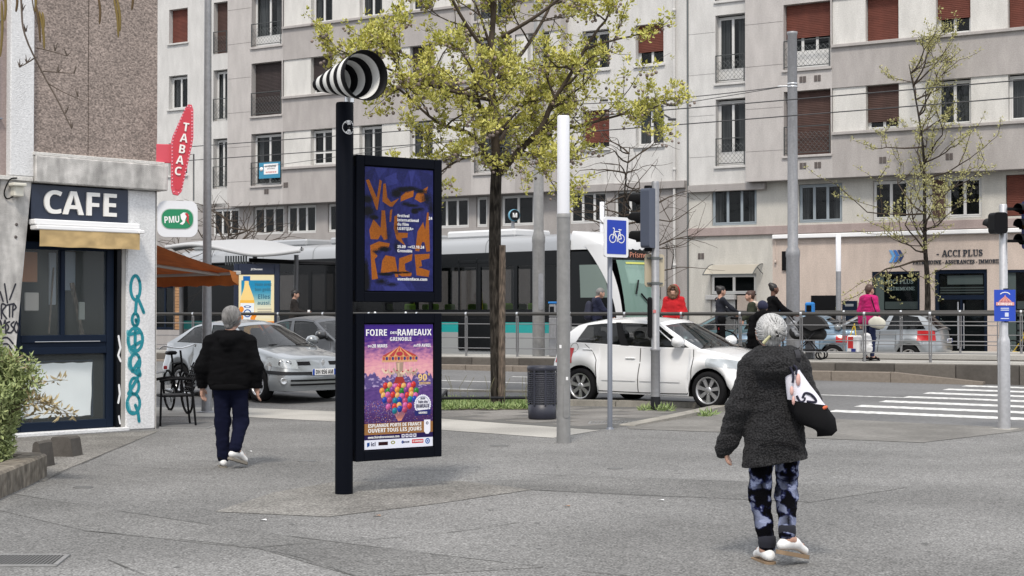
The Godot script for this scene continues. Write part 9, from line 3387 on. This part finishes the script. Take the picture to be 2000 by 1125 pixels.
# ---------------------------------------------------------------- terrace furniture, bicycles, stroller
func bicycle(label: String, at: Vector3, turn: float, m: Material, lean := 0.0) -> void:
	var t := thing("bicycle", label, "bicycle", at, turn)
	t.rotation.x = lean
	for x in [-0.52, 0.52]:
		var s := begin()
		var ring := []
		for k in 29: ring.append(V(x + cos(TAU * k / 28) * 0.32, 0.335 + sin(TAU * k / 28) * 0.32, 0))
		tube(s, ring, 0.02, 6, false)
		var w := build("wheel", s, M.rubber, t)
		s = begin()
		for k in 14: tube(s, [V(x, 0.335, 0.02 if k % 2 else -0.02), V(x + cos(TAU * k / 14) * 0.305, 0.335 + sin(TAU * k / 14) * 0.305, 0)], 0.0016, 3)
		tube(s, [V(x, 0.335, -0.05), V(x, 0.335, 0.05)], 0.025, 8)
		build("spoke", s, M.alu, w)
	var s := begin()
	for q in [[V(-0.52, 0.335, 0.05), V(-0.15, 0.3, 0.02)], [V(-0.52, 0.335, -0.05), V(-0.2, 0.78, 0)], [V(-0.12, 0.3, 0), V(-0.24, 0.92, 0)], [V(-0.12, 0.3, 0), V(0.33, 0.72, 0)], [V(-0.21, 0.78, 0), V(0.31, 0.82, 0)], [V(0.36, 0.66, 0), V(0.28, 1.0, 0)], [V(0.36, 0.66, 0.05), V(0.52, 0.335, 0.05)], [V(0.36, 0.66, -0.05), V(0.52, 0.335, -0.05)]]: tube(s, [q[0], q[1]], 0.017, 7)
	build("frame", s, m, t)
	s = begin()
	tube(s, smooth_path([V(0.12, 1.04, 0.29), V(0.26, 1.08, 0.24), V(0.3, 1.04, 0.0), V(0.26, 1.08, -0.24), V(0.12, 1.04, -0.29)]), 0.013, 6)
	build("handlebar", s, M.alu, t)
	s = begin()
	s.set_smooth_group(1)
	box(s, V(-0.27, 0.95, 0), V(0.25, 0.06, 0.15), Basis(), 0.025)
	build("saddle", s, M.black, t)
	s = begin()
	tube(s, [V(-0.12, 0.3, 0.1), V(-0.05, 0.17, 0.1)], 0.012, 5)
	tube(s, [V(-0.12, 0.3, -0.1), V(-0.19, 0.43, -0.1)], 0.012, 5)
	lathe(s, [W(0.09, -0.005), W(0.09, 0.005), W(0.06, 0.005)], 18, Transform3D(Basis(Vector3.RIGHT, PI / 2), V(-0.12, 0.3, 0.04)))
	build("crank", s, M.rail_mesh, t)
	s = begin()
	box(s, V(-0.66, 0.7, 0), V(0.03, 0.06, 0.06), Basis(), 0.01)
	build("rear_lamp", s, mat("tail_red", lin(0.42, 0.012, 0.015)), t)

func make_terrace() -> void:
	var s: SurfaceTool
	var t := thing("terrace_chair", "black woven terrace chair at the cafe corner", "chair", V(-4.78, 0, -21.75), 25.0)
	for q in [[V(-0.24, 0, 0.22), V(-0.22, 0.65, 0.2)], [V(0.26, 0, 0.22), V(0.2, 0.66, 0.2)], [V(-0.24, 0, -0.22), V(-0.22, 0.65, -0.2)], [V(0.28, 0, -0.22), V(0.2, 0.66, -0.2)]]:
		s = begin()
		tube(s, [q[0], q[1]], 0.016, 7)
		build("leg", s, M.black, t)
	s = begin()
	box(s, V(-0.01, 0.43, 0), V(0.46, 0.03, 0.44), Basis(), 0.012)
	build("seat", s, M.black, t)
	for z in [-0.215, 0.215]:
		s = begin()
		tube(s, smooth_path([V(0.2, 0.66, z), V(-0.05, 0.67, z), V(-0.25, 0.64, z)]), 0.02, 6)
		build("armrest", s, M.black, t)
	var bk := Node3D.new()
	bk.name = "backrest"
	t.add_child(bk)
	for i in 7:
		s = begin()
		tube(s, [V(0.19 + 0.1 * i / 6.0, 0.48 + i * 0.058, -0.2), V(0.21 + 0.1 * i / 6.0, 0.48 + i * 0.058, 0.2)], 0.015, 5)
		for k in 4: tube(s, [V(0.2 + 0.1 * i / 6.0, 0.48 + i * 0.058, -0.19 + k * 0.11 + 0.03 * (i % 2)), V(0.217 + 0.1 * i / 6.0, 0.538 + i * 0.058, -0.15 + k * 0.11 - 0.03 * (i % 2))], 0.012, 4)
		build("weave_strip", s, M.black, bk)
	t = thing("terrace_table", "small grey topped terrace table beside the black chair", "table", V(-5.32, 0, -21.9))
	s = begin()
	bx(s, V(-0.32, 0.735, -0.32), V(0.32, 0.765, 0.32), 0.01)
	build("table_top", s, mat("table_grey", lin(0.36, 0.37, 0.38), 0.4), t)
	s = begin()
	tube(s, [V(0, 0.02, 0), V(0, 0.735, 0)], 0.03, 8)
	for a in 4: tube(s, [V(0, 0.05, 0), V(cos(a * PI / 2 + 0.7) * 0.28, 0.015, sin(a * PI / 2 + 0.7) * 0.28)], 0.018, 5)
	build("pedestal", s, M.alu, t)
	bicycle("dark bicycle leaning behind the terrace chair in front of the silver car", V(-5.35, 0, -24.7), -62.0, M.black, 0.06)
	bicycle("yellow bicycle parked at the right edge beyond the railing", V(15.0, 0.15, -44.4), -35.0, mat("bike_yellow", lin(0.55, 0.38, 0.02), 0.4))
	bicycle("thin grey bicycle held by the woman in the quilted jacket", along(7.1, -1.25), -5.0, M.rail_mesh)
	# stroller
	t = thing("stroller", "black baby stroller with a big hood behind the railing", "stroller", along(8.62, -1.0), FENCE_TURN + 8)
	s = begin()
	var rows := []
	for i in 9:
		var row := []
		for k in 7:
			var a := lerpf(0.2, PI * 0.85, i / 8.0)
			row.append(V(0.12 + cos(a) * 0.36, 0.68 + sin(a) * 0.34, lerpf(-0.24, 0.24, k / 6.0)))
		rows.append(row)
	sheet(s, rows)
	for z in [-0.24, 0.24]:
		for i in 8:
			var a := lerpf(0.2, PI * 0.85, i / 8.0)
			var b := lerpf(0.2, PI * 0.85, (i + 1) / 8.0)
			tri(s, V(0.12, 0.66, z), V(0.12 + cos(a) * 0.36, 0.68 + sin(a) * 0.34, z), V(0.12 + cos(b) * 0.36, 0.68 + sin(b) * 0.34, z))
	build("hood", s, mat("pram_black", lin(0.012, 0.012, 0.013), 0.85), t)
	s = begin()
	blob(s, [[V(-0.25, 0.62, 0), V(0.3, 0.58, 0), 0.16, 0.15]], 0.03)
	build("carrycot", s, mat("pram_black", lin(0.012, 0.012, 0.013)), t)
	s = begin()
	blob(s, [[V(-0.3, 0.8, 0.05), V(-0.2, 0.6, 0.1), 0.1, 0.08]], 0.025, 0.02, 0.04)
	build("blanket", s, mat("blanket_grey", lin(0.28, 0.29, 0.31), 0.9), t)
	s = begin()
	for z in [-0.22, 0.22]:
		tube(s, [V(-0.42, 1.02, z), V(0.3, 0.12, z)], 0.014, 6)
		tube(s, [V(-0.3, 0.12, z), V(0.2, 0.62, z)], 0.014, 6)
	tube(s, [V(-0.42, 1.02, -0.22), V(-0.42, 1.02, 0.22)], 0.016, 6)
	bx(s, V(-0.3, 0.2, -0.2), V(0.3, 0.24, 0.2), 0.01)
	build("chassis", s, M.dark_plastic, t)
	for x in [-0.3, 0.33]:
		for z in [-0.22, 0.22]:
			s = begin()
			var ring := []
			for k in 17: ring.append(V(x + cos(TAU * k / 16) * 0.1, 0.115 + sin(TAU * k / 16) * 0.1, z))
			tube(s, ring, 0.02, 6, false)
			build("wheel", s, M.rubber, t)

func _ready() -> void:
	rng.seed = 11
	make_view()
	make_materials()
	make_ground()
	make_blocks()
	make_cafe()
	make_totem()
	make_posts()
	make_stop()
	make_tram()
	make_cars()
	make_people()
	make_trees()
	make_terrace()
